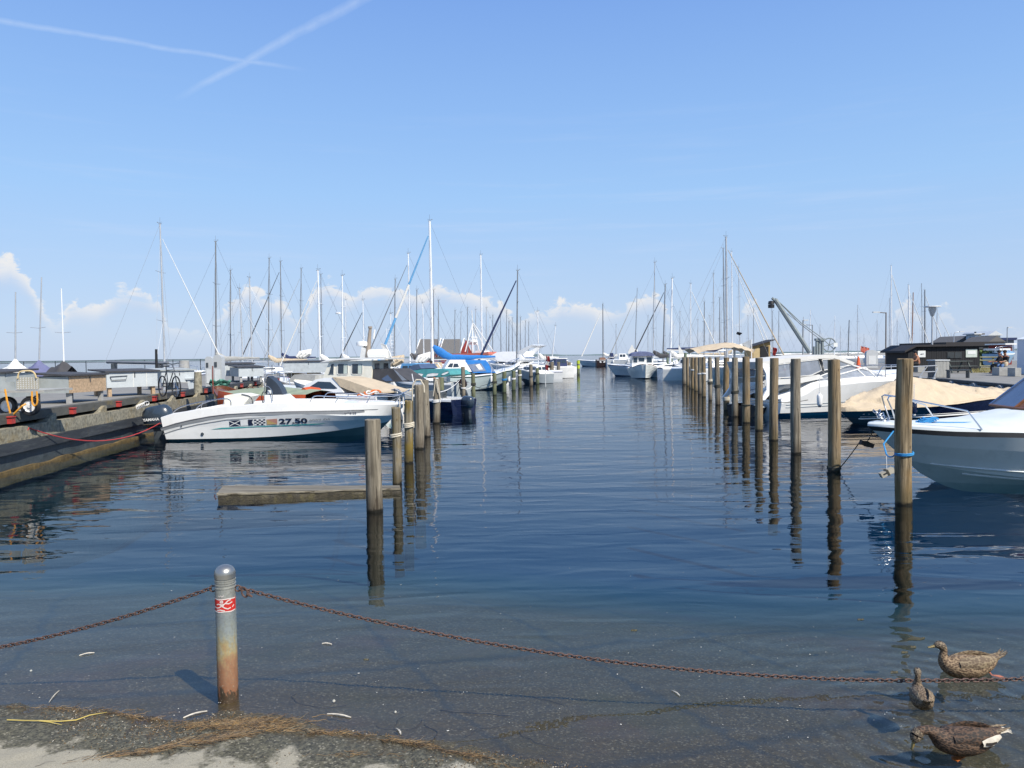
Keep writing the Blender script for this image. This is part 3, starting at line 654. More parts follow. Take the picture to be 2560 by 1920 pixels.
for key, z, m_, tn in ((('r', 0), 0.77, ROPEB, 2), (('r', 6), 0.86, ROPED, 3), (('r', 5), 0.60, ROPED, 1), (('r', 7), 0.40, ROPE, 4), (('r', 8), 0.80, ROPED, 4), (('r', 9), .95, ROPE, 3), (('r', 9), .82, ROPED, 3), (('r', 10), 1.25, ROPEW, 2), (('r', 11), 1.15, ROPEW, 2), (('r', 13), 1.25, ROPEW, 2), (('l', 1), .88, ROPE, 2), (('l', 2), .80, ROPE, 3),
                       (('l', 5), .75, ROPEW, 3), (('l', 8), .75, ROPED, 4), (('l', 9), .75, ROPED, 3), (('l', 10), .8, ROPEB, 3), (('l', 11), .75, ROPEW, 3), (('l', 13), .7, ROPED, 3), (('l', 14), .8, ROPED, 3), (('l', 7), .6, ROPEW, 2), (('r', 1), 0.03, ROPED, 3), (('l', 12), .9, ROPEW, 3), (('l', 15), .7, ROPEW, 2), (('l', 17), .7, ROPED, 3), (('l', 19), .7, ROPED, 3)):
    t_, p, h, r = POSTS[key]; rope_ring(t_, r * 1.01, z, m_, tn, 0.012 if key[0] == 'r' and key[1] < 2 else 0.02)
# rope thrown over the thick left post
t_, p, h, r = POSTS[('l', 3)]
MB().tube([(-r - .03, -.02, -.05 + .45), (-r - .03, -.02, h - .15), (-r - .01, -.02, h + .02), (-r * .4, -.03, h + .13), (r * .5, -.03, h + .13), (r + .02, -.02, h - .02), (r + .03, -.02, h - .2)], 0.022, 6).build('rope_loop', ROPE, t_)
t_, p, h, r = POSTS[('l', 5)]
for dx, dz in ((-.06, .62), (.05, .5), (.10, .75)): MB().tube([(dx * .3, -r - .02, h - .02), (dx * .8, -r - .03, h - .3), (dx * 1.6, -r - .02, h - dz)], 0.018, 5).build('rope_tail', ROPE, t_)

# ------------------------------------------------------------------ the floating plank
PLK = wood_mat('weathered_plank_wood', (0.18, 0.15, 0.105), (0.47, 0.43, 0.34), (0.36, 0.33, 0.26), (0.06, 0.05, 0.03), grain=9)
nt_ = NT(PLK.node_tree)
for nd in PLK.node_tree.nodes:      # grain along the plank instead of upright
    if nd.bl_idname == 'ShaderNodeMapping': s_ = nd.inputs['Scale'].default_value; nd.inputs['Scale'].default_value = (s_[2], s_[0], s_[1])
PLW = mat('wet_plank_edge', (0.045, 0.037, 0.022), 0.6, var=0.6, scale=10, grime=(0.13, 0.11, 0.045), gamt=0.7, gscale=7, bump=0.015)
a_ = G(541, 1234, .145); b_ = G(1001, 1220, .085); c_ = G(999, 1213, .085); d_ = G(558, 1214, .145)
def plank(p, q, r_, s_, z1, z0):
    mb_ = MB(); n_ = 40; rows = []
    def nz(v, k): return Vector((0, 0, 0.006 * noise.noise(v * 3 + Vector((k, 0, 0)))))
    for i in range(n_ + 1):
        f = p.lerp(q, i / n_); b = s_.lerp(r_, i / n_); row = []
        for k, (pt, z) in enumerate([(f, z0), (f, (z0 + z1) / 2), (f, z1 - .012), (f.lerp(b, .02), z1), (f.lerp(b, .35), z1), (f.lerp(b, .7), z1), (b, z1), (b, z0)]):
            j = 0.012 * noise.noise(Vector((pt.x * 6, pt.y * 3, k * 4.0))) if k < 3 else 0
            row.append(Vector((pt.x, pt.y + j, z)) + nz(Vector((pt.x, pt.y, z)), k) + Vector((0, 0, -0.060 * i / n_)))
        rows.append(row + [row[0]])
    mb_.grid(rows); mb_.add(rows[0][:-1], [tuple(range(8))]); mb_.add(rows[-1][:-1], [tuple(range(7, -1, -1))]); return mb_
cen = (a_ + b_ + c_ + d_) / 4
pt_ = thing('floating_plank', 'weathered wooden plank floating level beside the nearest left mooring post', 'plank', (cen.x, cen.y, 0))
inv = lambda v: Vector((v.x - cen.x, v.y - cen.y, v.z))
plank(inv(a_), inv(b_), inv(c_), inv(d_), 0.145, 0.112).build('top_board', PLK, pt_, ang=30)
plank(inv(a_) + Vector((.02, .012, 0)), inv(b_) + Vector((0, .012, 0)), inv(c_) - Vector((0, .02, 0)), inv(d_) - Vector((0, .02, 0)), 0.110, -0.06).build('wet_lower_board', PLW, pt_, ang=30)
# ------------------------------------------------------------------ ducks
def duck_mat(name, dark, buff, scale=55, amt=1.0):
    m_ = bpy.data.materials.new(name); m_.use_nodes = True; t = NT(m_.node_tree); b = t.n['Principled BSDF']
    tcn = t.new('ShaderNodeTexCoord'); ob = t.mapping(tcn.outputs['Object'], (0.6, 1, 1))
    vor = t.new('ShaderNodeTexVoronoi'); vor.inputs['Scale'].default_value = scale; t.link(ob, vor.inputs['Vector'])
    n_ = t.noise(ob, 26, 4, 0.6)
    k = t.mr(t.m('ADD', vor.outputs['Distance'], t.m('MULTIPLY', t.m('SUBTRACT', n_, 0.5), 0.5)), 0.40, 0.66, 0, amt)
    c = t.mix(k, dark, buff); t.put(b.inputs['Base Color'], c); b.inputs['Roughness'].default_value = 0.75
    bn = t.new('ShaderNodeBump'); bn.inputs['Distance'].default_value = 0.003; t.link(vor.outputs['Distance'], bn.inputs['Height']); t.link(bn.outputs[0], b.inputs['Normal'])
    return m_
DK1 = duck_mat('buff_brown_feathers', (0.09, 0.055, 0.03), (0.27, 0.19, 0.11), 85)
DK2 = duck_mat('dark_brown_feathers', (0.025, 0.016, 0.010), (0.11, 0.065, 0.038), 85)
DKW = duck_mat('brown_wing_feathers', (0.11, 0.075, 0.045), (0.26, 0.20, 0.12), 72, 0.8)
DKD = duck_mat('blackish_wing_feathers', (0.02, 0.014, 0.010), (0.09, 0.05, 0.028), 72, 0.9)
HEADM = duck_mat('streaked_head_feathers', (0.06, 0.045, 0.03), (0.22, 0.17, 0.11), 120)
CAPD = mat('dark_crown_feathers', (0.02, 0.015, 0.012), 0.7, var=0.3); BILL = mat('olive_yellow_bill', (0.20, 0.15, 0.05), 0.45, var=0.3, scale=30)
DKM = duck_mat('mid_brown_feathers', (0.05, 0.035, 0.022), (0.22, 0.16, 0.10), 80)
WHITEF = mat('white_feathers', (0.50, 0.46, 0.38), 0.7, var=0.25, scale=20); FOOT = mat('orange_webbed_foot', (0.55, 0.15, 0.03), 0.5, var=0.15); EYEM = mat('dark_eye', (0.005, 0.005, 0.005), 0.1)
def spine_tube(mb_, spine, n=18, mi=0):   # spine: (x, y, z, half width, half height)
    P = [Vector(s_[:3]) for s_ in spine]; N = len(P); rings = []
    for i, p in enumerate(P):
        t = (P[min(i + 1, N - 1)] - P[max(i - 1, 0)]).normalized(); side = Vector((0, 0, 1)).cross(t)
        side = Vector((-t.y, t.x, 0)) if side.length < .2 else side; side.normalize(); 
        if side.dot(Vector((0, 1, 0))) < 0: side = -side
        up = t.cross(side); up = -up if up.dot(Vector((-.4, 0, 1))) < 0 else up
        rings.append([p + side * spine[i][3] * math.cos(2 * math.pi * k / n) + up * spine[i][4] * math.sin(2 * math.pi * k / n) for k in range(n)])
    vs_ = [q for r_ in rings for q in r_]; fs_ = [(i * n + k, i * n + (k + 1) % n, (i + 1) * n + (k + 1) % n, (i + 1) * n + k) for i in range(N - 1) for k in range(n)]
    fs_ += [tuple(range(n)), tuple((N - 1) * n + k for k in range(n))]
    return mb_.add(vs_, fs_, mi)
def smooth_spine(sp_, k=4):
    out = []
    for i in range(len(sp_) - 1):
        p0, p1, p2, p3 = sp_[max(i - 1, 0)], sp_[i], sp_[i + 1], sp_[min(i + 2, len(sp_) - 1)]
        for j in range(k):
            t = j / k; out.append(tuple(0.5 * ((2 * b) + (-a + c) * t + (2 * a - 5 * b + 4 * c - d_) * t * t + (-a + 3 * b - 3 * c + d_) * t ** 3) for a, b, c, d_ in zip(p0, p1, p2, p3)))
    out.append(sp_[-1]); return out
def duck(label, loc, rz, pose, scale=1.0, dark=False):
    t_ = thing('duck', label, 'duck', loc, rz); t_.scale = (scale,) * 3
    body = [(-.27, 0, .125, .008, .006), (-.24, 0, .110, .035, .022), (-.17, 0, .070, .075, .055), (-.06, 0, .045, .100, .088), (.05, 0, .045, .100, .092), (.13, 0, .060, .080, .078), (.175, 0, .090, .055, .052)]
    if pose == 'up':   neck = [(.190, 0, .135, .034, .034), (.185, 0, .175, .026, .026), (.192, 0, .205, .028, .027), (.215, 0, .226, .031, .029), (.243, 0, .226, .024, .023), (.262, 0, .220, .013, .012)]; bt = Vector((.262, 0, .219)); bd = Vector((1, 0, -.16))
    elif pose == 'tall': neck = [(.178, 0, .14, .036, .036), (.168, 0, .185, .027, .027), (.170, 0, .222, .029, .029), (.188, 0, .246, .031, .030), (.215, 0, .246, .024, .023), (.234, 0, .238, .013, .012)]; bt = Vector((.234, 0, .237)); bd = Vector((1, 0, -.15))
    else: neck = [(.215, 0, .118, .038, .036), (.258, 0, .125, .030, .028), (.290, 0, .118, .030, .030), (.312, 0, .096, .032, .034), (.322, 0, .066, .026, .028), (.328, 0, .048, .016, .016)]; bt = Vector((.328, 0, .047)); bd = Vector((.35, 0, -1))
    sp_ = smooth_spine(body + neck)
    spine_tube(MB(), sp_).build('body', DK2 if dark else (DK1 if pose == 'up' else DKM), t_, ang=80)
    hd = smooth_spine([tuple(list(s_[:3]) + [s_[3] * 1.16, s_[4] * 1.14]) for s_ in neck[2:]])
    spine_tube(MB(), hd, 16).build('head', HEADM, t_, ang=80)
    cp = smooth_spine([(s_[0] - (.002 if pose != 'dip' else -.004), 0, s_[2] + (.009 if pose != 'dip' else .006), s_[3] * .80, s_[4] * .85) for s_ in neck[2:5]])
    spine_tube(MB(), cp, 14).build('crown', CAPD, t_, ang=80)
    bd.normalize(); bl = MB(); sd = [(0, .012, .013), (.35, .011, .009), (.7, .0125, .006), (1.0, .010, .003)]
    spine_tube(bl, [(bt.x + bd.x * .055 * k, 0, bt.z + bd.z * .055 * k, a, b) for k, a, b in sd], 12); bl.build('bill', BILL, t_, ang=60)
    for s_ in (-1, 1):
        e = neck[3]; ex_ = Vector((e[0] + .006, s_ * e[3] * 1.02, e[2] + .006))
        MB().lathe([(.0001, -.0045), (.0045, 0), (.0001, .0045)], 8, c=ex_).build('eye', EYEM, t_)
        wg = MB(); rows = []
        for i in range(11):
            u_ = i / 10; x = .10 - .36 * u_; hw = .044 * math.sin(math.pi * min(1, u_ * .9 + .12)) ** .6
            zc = .094 + .012 * math.sin(u_ * 3) + .012 * u_; yy_ = interp([(0, .082), (.4, .098), (.7, .075), (1, .016)], u_)
            rows.append([(x, s_ * (yy_ + .006), zc - hw), (x, s_ * (yy_ + .012), zc - hw * .3), (x, s_ * (yy_ * .9 + .004), zc + hw * .5), (x, s_ * yy_ * .55, zc + hw * .95), (x, s_ * yy_ * .50, zc + hw * .6), (x, s_ * yy_ * .8, zc - hw * .8)])
            rows[-1].append(rows[-1][0])
        wg.grid(rows); wo_ = wg.build('wing', DKD if dark else DKW, t_, ang=70)
        if dark:
            wb = MB(); rr_ = []
            for u_ in (0, .25, .5, .75, 1):
                x = -.07 - .15 * u_; y0 = interp([(0, .115), (.5, .105), (1, .070)], u_); z0_ = .075 + .045 * u_ * .6
                hh = .022 * math.sin(math.pi * (u_ * .8 + .15)) + .005
                rr_.append([(x, s_ * (y0 + .003), z0_ - hh), (x, s_ * (y0 + .006), z0_), (x, s_ * (y0 - .012), z0_ + hh)])
            wb.grid(rr_); wb.build('white_wing_patch', WHITEF, wo_, ang=80)
            sp3 = MB(); sp3.grid([[(-.085, s_ * .121, .070), (-.085, s_ * .121, .088)], [(-.125, s_ * .120, .066), (-.125, s_ * .120, .088)], [(-.165, s_ * .110, .078), (-.165, s_ * .110, .090)]]); sp3.build('dark_wing_panel', CAPD, wo_)
        q = MB(); spine_tube(q, [(-.20, s_ * .03, .115, .018, .008), (-.26, s_ * .028, .128, .015, .006), (-.315, s_ * .020, .135 if dark else .150, .003, .003)], 8); q.build('wing_tip', DKW, t_, ang=80)
    tl = MB()
    for k in range(-2, 3): spine_tube(tl, [(-.225, k * .012, .100, .012, .005), (-.285, k * .017, .118 if dark else .135, .010, .004), (-.335 + abs(k) * .01, k * .02, .105 if dark else .165, .003, .002)], 6)
    tl.build('tail', WHITEF if dark else DKW, t_, ang=80)
    if pose in ('up', 'dip'):
        ft = MB(); x0, z0_ = (-.20, -.02) if pose == 'up' else (-.02, -.045)
        sx = -1 if pose == 'up' else 1
        ft.add([(x0, .02, z0_), (x0 + sx * .085, .055, z0_ - .02), (x0 + sx * .10, .02, z0_ - .02), (x0 + sx * .085, -.015, z0_ - .02), (x0, .02, z0_ - .008), (x0 + sx * .085, .055, z0_ - .026), (x0 + sx * .10, .02, z0_ - .026), (x0 + sx * .085, -.015, z0_ - .026)], [(0, 1, 2), (0, 2, 3), (6, 5, 4), (7, 6, 4), (0, 4, 5, 1), (1, 5, 6, 2), (2, 6, 7, 3), (3, 7, 4, 0)])
        ft.cyl((x0 - sx * .03, .02, z0_ + .03), (x0, .02, z0_ - .003), .006, 6); ft.build('foot', FOOT, t_)
    return t_
duck('buff brown duck swimming left, farthest of the three, head up', (duckA.x, duckA.y, 0), math.pi + .05, 'up', 0.93)
duck('small duck seen from behind, its back crossed by the chain', (duckB.x, duckB.y, 0), math.pi / 2 - .30, 'tall', 0.68)
duck('dark mallard with white wing patches dabbling its bill, nearest the shore', (duckC.x, duckC.y, 0), math.pi + .03, 'dip', 0.90, True)

# ------------------------------------------------------------------ weed, feathers, shells
def zat(x, y): return gz_(x, y)
def strands(name, spots, n_, mats, label, kind='stuff', lift=.006):
    mb_ = MB()
    for _ in range(n_):
        cx, cy, sx, sy, ang, la, lb, rad = spots[rnd.choices(range(len(spots)), [s_[8] for s_ in spots])[0]][:8]
        gx_, gy_ = rnd.gauss(0, sx), rnd.gauss(0, sy)
        x = cx + gx_ * math.cos(ang) - gy_ * math.sin(ang); y = cy + gx_ * math.sin(ang) + gy_ * math.cos(ang)
        a = ang + rnd.gauss(0, .45); L = rnd.uniform(la, lb); k = rnd.gauss(0, 5); pts_ = []
        wob = rnd.uniform(0, 6)
        for i in range(7):
            z = max(zat(x, y), 0.0) + rad + lift * (math.sin(i * 1.3 + wob) + 1) * .6
            pts_.append((x, y, z)); x += math.cos(a) * L / 6; y += math.sin(a) * L / 6; a += k * L / 6 + rnd.gauss(0, .25)
        mb_.tube(pts_, [rad * (1 - .7 * i / 6) for i in range(7)], 3, rnd.choices(range(4), [4, 4, 2, 1])[0], caps=False)
    return tag(mb_.build(name, mats, None), label, kind=kind)
WD = [mat('dark_brown_weed', (0.03, 0.022, 0.012), 0.6, var=.4), mat('brown_weed', (0.12, 0.07, 0.028), 0.6, var=.4), mat('straw_coloured_weed', (0.20, 0.14, 0.07), 0.65, var=.3), mat('ochre_weed', (0.19, 0.11, 0.03), 0.6, var=.3)]
def gp(x, y): p = G(x, y, .01); return p.x, p.y
sp1 = []
for (x, y, sx, sy, an, la, lb, rd, wt) in ((590, 1810, .17, .035, .12, .06, .16, .0016, 9), (640, 1820, .14, .04, .2, .05, .13, .0014, 6), (520, 1815, .14, .03, .0, .05, .12, .0013, 3), (540, 1850, .14, .016, .35, .07, .2, .0018, 4), (400, 1880, .22, .014, .33, .06, .18, .0016, 4), (800, 1830, .2, .014, -.12, .05, .12, .0015, 2), (1010, 1855, .10, .010, -.25, .05, .12, .0016, 3), (1130, 1880, .12, .012, -.35, .04, .1, .0015, 2), (900, 1890, .15, .02, .0, .04, .1, .0013, 1), (150, 1770, .35, .02, -.08, .04, .10, .0014, 2), (330, 1790, .15, .012, -.25, .05, .1, .0015, 2), (1200, 1905, .12, .02, -.4, .03, .08, .0012, 1)):
    p = gp(x, y); sp1.append((p[0], p[1], sx, sy, an, la, lb, rd, wt))
strands('seaweed', sp1, 2000, WD, 'tangled brown and ochre eelgrass washed up along the waterline')
# loose crumbs everywhere on the wet sand
mb = MB()
for _ in range(5200):
    x = rnd.uniform(-4.3, 1.6); s_ = abs(rnd.gauss(0, .28)); y = shore(x) - s_ - rnd.uniform(-.02, .02)
    if noise.noise(Vector((x * 1.6, y * 1.6, 2))) < -0.12 + s_ * .3: continue
    a = rnd.uniform(0, 6.28); L = rnd.uniform(.004, .016); wd = rnd.uniform(.0012, .003); z = max(zat(x, y), 0) + .002
    dx, dy = math.cos(a) * L, math.sin(a) * L; px_, py_ = -math.sin(a) * wd, math.cos(a) * wd
    mb.add([(x - px_, y - py_, z), (x + dx, y + dy, z + .003), (x + px_, y + py_, z), (x + dx * .3, y + dy * .3, z + .005)], [(0, 1, 3), (1, 2, 3), (2, 0, 3)], rnd.choices([0, 1, 2, 3, 4], [5, 4, 3, 1, 1.2])[0])
tag(mb.build('weed_crumbs', WD + [mat('shell_chips', (0.5, 0.46, 0.38), .7, var=.2)], None, smooth=False), 'dry weed crumbs and shell chips scattered over the sand', kind='stuff')
# thin dark strands lying under the shallow water
mb = MB()
for (x0, y0, n_, a0, k, r_) in ((740, 1700, 30, -1.9, 4, .0022), (1060, 1790, 26, -.9, -3.5, .003), (940, 1800, 22, -1.0, 6, .0022), (1100, 1740, 24, -.35, .4, .0035), (1300, 1790, 20, -1.6, 2.5, .0018), (1010, 1760, 18, -2.1, 2, .002), (1330, 1680, 16, -1.0, 1, .002), (1160, 1830, 20, 1.2, -3, .002)):
    p = G(x0, y0); x, y = p.x, p.y; pts_ = []; a = a0
    for i in range(n_): pts_.append((x, y, zat(x, y) + .006)); x += .022 * math.cos(a); y += .022 * math.sin(a); a += k * .022 + .15 * math.sin(i * .7)
    mb.tube(pts_, r_, 4)
tag(mb.build('sunken_weed', WD[0], None), 'long dark weed strands lying on the bottom in the shallows', kind='stuff')
# floating specks
mb = MB(); SPK = mat('pale_floating_specks', (0.62, 0.60, 0.54), 0.7, var=.2)
for _ in range(230):
    px_ = rnd.uniform(0, 2560); py_ = rnd.choice([rnd.uniform(1420, 1760), rnd.uniform(1550, 1880)]); p = G(px_, py_)
    if p.y < shore(p.x) + .03: continue
    s_ = rnd.uniform(.0016, .0042) * (1.6 if rnd.random() < .1 else 1); a = rnd.uniform(0, 3)
    mb.add([(p.x + s_ * math.cos(a + k * 1.05) * (1.6 if k % 3 == 0 else .8), p.y + s_ * math.sin(a + k * 1.05), .002 + .001 * (k % 2)) for k in range(6)], [(0, 1, 2, 3, 4, 5)])
tag(mb.build('floating_specks', SPK, None, smooth=False), 'small pale specks drifting on the shallow water', kind='stuff')
# feathers and stalks one can point at
def feather(x0, y0, x1, y1, w_, label, m_=None, z=.004):
    a = G(x0, y0); b = G(x1, y1); rows = []; d_ = (b - a); nrm = Vector((-d_.y, d_.x, 0)).normalized()
    for i in range(11):
        u_ = i / 10; c = a.lerp(b, u_) + nrm * .25 * w_ * 3 * math.sin(u_ * 3.1); zz = max(zat(c.x, c.y), 0) + z + .006 * math.sin(u_ * 3.1)
        h_ = w_ * .75 * math.sin(math.pi * min(1, u_ * .8 + .06)) ** .9 * (1 + .25 * math.sin(u_ * 23 + x0))
        rows.append([(c.x + nrm.x * h_, c.y + nrm.y * h_, zz), (c.x, c.y, zz + .004), (c.x - nrm.x * h_, c.y - nrm.y * h_, zz)])
    mb_ = MB(); mb_.grid(rows); mb_.grid([[(p[0], p[1], p[2] - .002) for p in r_] for r_ in rows]); return tag(mb_.build('feather', m_ or WHITEF, None), label, 'feather')
feather(458, 1796, 518, 1779, .012, 'white feather lying on the weed left of the bollard foot')
feather(198, 1640, 236, 1633, .008, 'white feather floating on the water left of the bollard')
feather(818, 1786, 878, 1795, .010, 'pale feather at the water edge right of the bollard')
feather(990, 1822, 1002, 1838, .008, 'small white feather standing in the weed clump right of the bollard')
feather(122, 1758, 148, 1728, .004, 'thin curved white feather at the far left waterline')
feather(1680, 1728, 1700, 1742, .008, 'small white feather floating under the middle of the long chain')
feather(805, 1610, 830, 1612, .009, 'pale leaf-like feather floating behind the long chain')
def leaf(x, y, s_, label):
    p = G(x, y); mb_ = MB(); rows = []
    for i in range(8):
        u_ = i / 7; h_ = s_ * .45 * math.sin(math.pi * u_) ** .7; xx = p.x + (u_ - .5) * 2 * s_
        rows.append([(xx, p.y + h_ + .2 * s_ * u_, .004 + .006 * math.sin(u_ * 5)), (xx, p.y + .2 * s_ * u_, .010), (xx, p.y - h_ + .2 * s_ * u_, .003)])
    mb_.grid(rows); mb_.grid([[(q[0], q[1], q[2] - .0015) for q in r_] for r_ in rows]); tag(mb_.build('leaf', mat('olive_brown_leaf', (0.050, 0.042, 0.014), .6, var=.4, scale=20), None), label, 'leaf')
leaf(2292, 1598, .075, 'olive leaf floating beyond the farthest duck'); leaf(2262, 1632, .028, 'small dark leaf floating left of the farthest duck'); leaf(2236, 1682, .03, 'slim dark leaf left of the duck seen from behind')
leaf(2284, 1619, .025, 'small dark leaf just in front of the olive leaf'); leaf(915, 1690 - 40, .02, 'tiny brown leaf floating above the chain') ; leaf(1585, 1577, .028, 'pale brown leaf floating in the middle of the shallows'); leaf(2152, 1550, .030, 'brown leaf floating below the mooring posts')
def reed(pts_, label):
    P = []
    for x, y in pts_:
        p = G(x, y, .02); P.append((p.x, p.y, max(zat(p.x, p.y), 0) + .012))
    tag(MB().tube(P, [.0045] + [.004] * (len(P) - 2) + [.0015], 6).build('reed_stalk', mat('yellow_reed', (0.46, 0.36, 0.10), .5, var=.15), None), label, 'reed')
reed([(18, 1803), (60, 1805), (100, 1806), (150, 1805), (190, 1798), (225, 1785), (268, 1780)], 'long yellow reed stalk lying on the weed at the left')
reed([(98, 1806), (125, 1809), (155, 1815)], 'short yellow reed stalk branching under the long one')
# snail shells
for x, y, s_, lb in ((834, 1729, .012, 'small white shell in the shallows right of the bollard'), (988, 1755, .009, 'tiny white shell in the shallows, farther right'), (76, 1641, .010, 'small reddish shell at the far left of the shallows')):
    p = G(x, y, -.02); mb_ = MB(); prf = [(.001, -s_)] + [(s_ * math.cos(a), s_ * .8 * math.sin(a)) for a in (-.9, -.4, .1, .6, 1.1)] + [(.001, s_ * .85)]
    mb_.lathe(prf, 10); mb_.tube([(s_ * .8 * (1 - i / 14) * math.cos(i * .8), s_ * .8 * (1 - i / 14) * math.sin(i * .8), s_ * (.2 + .06 * i)) for i in range(12)], s_ * .28, 5)
    tag(mb_.build('shell', WHITEF, None, loc=(p.x, p.y, zat(p.x, p.y) + s_ * .8)), lb, 'shell')
# ------------------------------------------------------------------ quays
def fr(X, Y, z=0): return Vector((X, Y, z))
def quay(name, p0, p1, ztop, side, label, deck_label, tint, reds=True, s0=0.0):
    """wall from p0 to p1 along the water edge; side = unit vector pointing from the water to the land"""
    p0, p1 = Vector(p0), Vector(p1); L = (p1 - p0).length; e = (p1 - p0).normalized(); n = Vector(side)
    root = thing(name, None, None, (p0.x, p0.y, 0)); tag(root, label, kind='structure')
    k = ztop / 1.24
    def P(s_, o, z): q = e * s_ + n * o; return (q.x, q.y, z * k)
    def bar(nm, s0_, s1_, o0, o1, z0, z1, m_, jit=0.0, seg=1):
        mb_ = MB(); rows = []
        for i in range(seg + 1):
            s_ = lerp(s0_, s1_, i / seg); j = jit * noise.noise(Vector((s_ * 1.3, z0 * 3, 1))); j2 = jit * noise.noise(Vector((s_ * 1.7, z1 * 3, 9)))
            r_ = [P(s_, o0 + j, z0 + j2 * .5), P(s_, o0 + j2, z1 + j), P(s_, o1, z1 + j * .7), P(s_, o1, z0)]; rows.append(r_ + [r_[0]])
        mb_.grid(rows); mb_.add(rows[0][:4], [(0, 1, 2, 3)]); mb_.add(rows[-1][:4], [(3, 2, 1, 0)]); return mb_.build(nm, m_, root, ang=35)
    seg = int(L * 2.5)
    bar('wall_face', 0, L, 0.05, 0.9, -3.0, 0.42, WALLD, 0.02, seg)
    bar('waterline_ledge', 0, L, -0.03, 0.3, -0.25, 0.055, WEED, 0.05, seg)
    bar('inner_wall', 0, L, 0.75, 1.1, 0.42, 1.06, WALLD)
    # rubbing timber in lengths, concrete sill in lengths
    s_ = 0; i = 0
    while s_ < L:
        d_ = min(5.7, L - s_)
        bar('rubbing_timber', s_ + .01, s_ + d_ - .01, -0.05 - .006 * (i % 2), 0.12, 0.40, 0.64, TARRED, 0.014, 10)
        bar('timber_beam', s_ + .01 + .8, s_ + d_ - .01 + .8, 0.12, 0.42, 1.04, 1.235 + 0.006 * (i % 3), (LICHEN if (reds and i in (2, 3)) else TARRED), 0.012, 10)
        s_ += d_; i += 1
    s_ = 0
    while s_ < L:
        d_ = min(2.85, L - s_)
        bar('concrete_sill', s_ + .012, s_ + d_ - .012, 0.0, 0.70, 0.644, 0.95, tint, 0.02, 8)
        # the sloping upstand on the sill
        m0 = s_ + 1.2; mb_ = MB()
        pro = [(-.34, .95), (.14, .95), (.14, 1.13), (.02, 1.13), (-.12, 1.08)]
        mb_.prism(pro, lambda a, z: P(m0 + a, 0.02, z), lambda a, z: P(m0 + a, 0.26, z)); mb_.build('concrete_upstand', tint, root, ang=20)
        if reds:
            m1 = s_ + 0.0 + s0; mb_ = MB(); q = [P(m1 + a, o, z) for z in (1.04, 1.18) for a, o in ((-.075, .02), (.075, .02), (.075, .13), (-.075, .13))]
            mb_.hexa(q); q = [P(m1 + a, o, z) for z in (1.18, 1.20) for a, o in ((-.10, .0), (.08, .0), (.08, .2), (-.10, .2))]; mb_.hexa(q)
            mb_.build('red_bracket', REDP, root)
        else:
            mb_ = MB(); q = [P(m0 + a, o, z) for z in (.60, 1.02) for a, o in ((-.3, -.02), (.3, -.02), (.3, .11), (-.3, .11))]; mb_.hexa(q); mb_.build('concrete_block', CONCG, root)
        mb_ = MB(); q = [P(s_ + 1.9 + a, o, z) for z in (.955, 1.08) for a, o in ((-.36, .45), (.36, .45), (.36, .49), (-.36, .49))]; mb_.hexa(q); mb_.build('board', BOARDP, root)
        s_ += 2.85
    return root, P, L, e, n
wl = lambda Y: -9.256 - 0.1 * Y
eL = Vector((-0.1, 1, 0)).normalized(); nL = Vector((-eL.y, eL.x, 0))
q1 = quay('quay_wall', (wl(3), 3, 0), (wl(62), 62, 0), 1.25, nL, 'tarred timber and concrete quay wall with red brackets on the left', '', CONC, True, -.55)
mb = MB(); ps = [(wl(3), 3), (wl(62), 62)]
a_, b_ = Vector((wl(3), 3, 0)), Vector((wl(62), 62, 0)); off = nL * 0.42; bk = nL * 7.2
mb.hexa([a_ + off + Vector((0, 0, 1.0)), b_ + off + Vector((0, 0, 1.0)), b_ + bk + Vector((0, 0, 1.0)), a_ + bk + Vector((0, 0, 1.0)), a_ + off + Vector((0, 0, 1.2)), b_ + off + Vector((0, 0, 1.2)), b_ + bk + Vector((0, 0, 1.2)), a_ + bk + Vector((0, 0, 1.2))])
mb.hexa([a_ + nL * 1.1 + Vector((0, 0, -3)), b_ + nL * 1.1 + Vector((0, 0, -3)), b_ + bk + Vector((0, 0, -3)), a_ + bk + Vector((0, 0, -3)), a_ + nL * 1.1 + Vector((0, 0, .998)), b_ + nL * 1.1 + Vector((0, 0, .998)), b_ + bk + Vector((0, 0, .998)), a_ + bk + Vector((0, 0, .998))])
tag(mb.build('pier', PAVE, None), 'grey paved pier along the left side of the harbour', kind='structure')
ring = MB(); s_ = (Vector((wl(13.0), 13.0, 0)) - Vector((wl(3), 3, 0))).length
ring.tube([(wl(13.0) + .05, 13.0 + .07 * math.cos(a), .80 + .09 * math.sin(a)) for a in [2 * math.pi * i / 14 for i in range(14)]], .022, 6, closed=True)
ring.build('mooring_ring', CONC, q1[0], loc=(-wl(3), -3, 0))

# right quay
rw = lambda Y: 16.7 + 0.17 * Y
eR = Vector((0.17, 1, 0)).normalized(); nR = Vector((eR.y, -eR.x, 0))
RZ = 0.8
q2 = quay('quay_wall', (rw(9), 9, 0), (rw(140), 140, 0), RZ, nR, 'tarred quay wall with pale concrete blocks on the right', '', CONCG, False)
mb = MB()
poly = [Vector((rw(9), 9, 0)) + nR * .3, Vector((rw(140), 140, 0)) + nR * .3, Vector((rw(140) + 13, 138, 0)), Vector((rw(74) + 15, 74, 0)), Vector((64, 100, 0)), Vector((110, 150, 0)), Vector((120, 9, 0))]
mb.prism([(v.x, v.y) for v in poly], lambda a, b: (a, b, -3), lambda a, b: (a, b, RZ - .01))
tag(mb.build('quay', PAVE, None), 'grey paved quay on the right where the black shed stands', kind='structure')

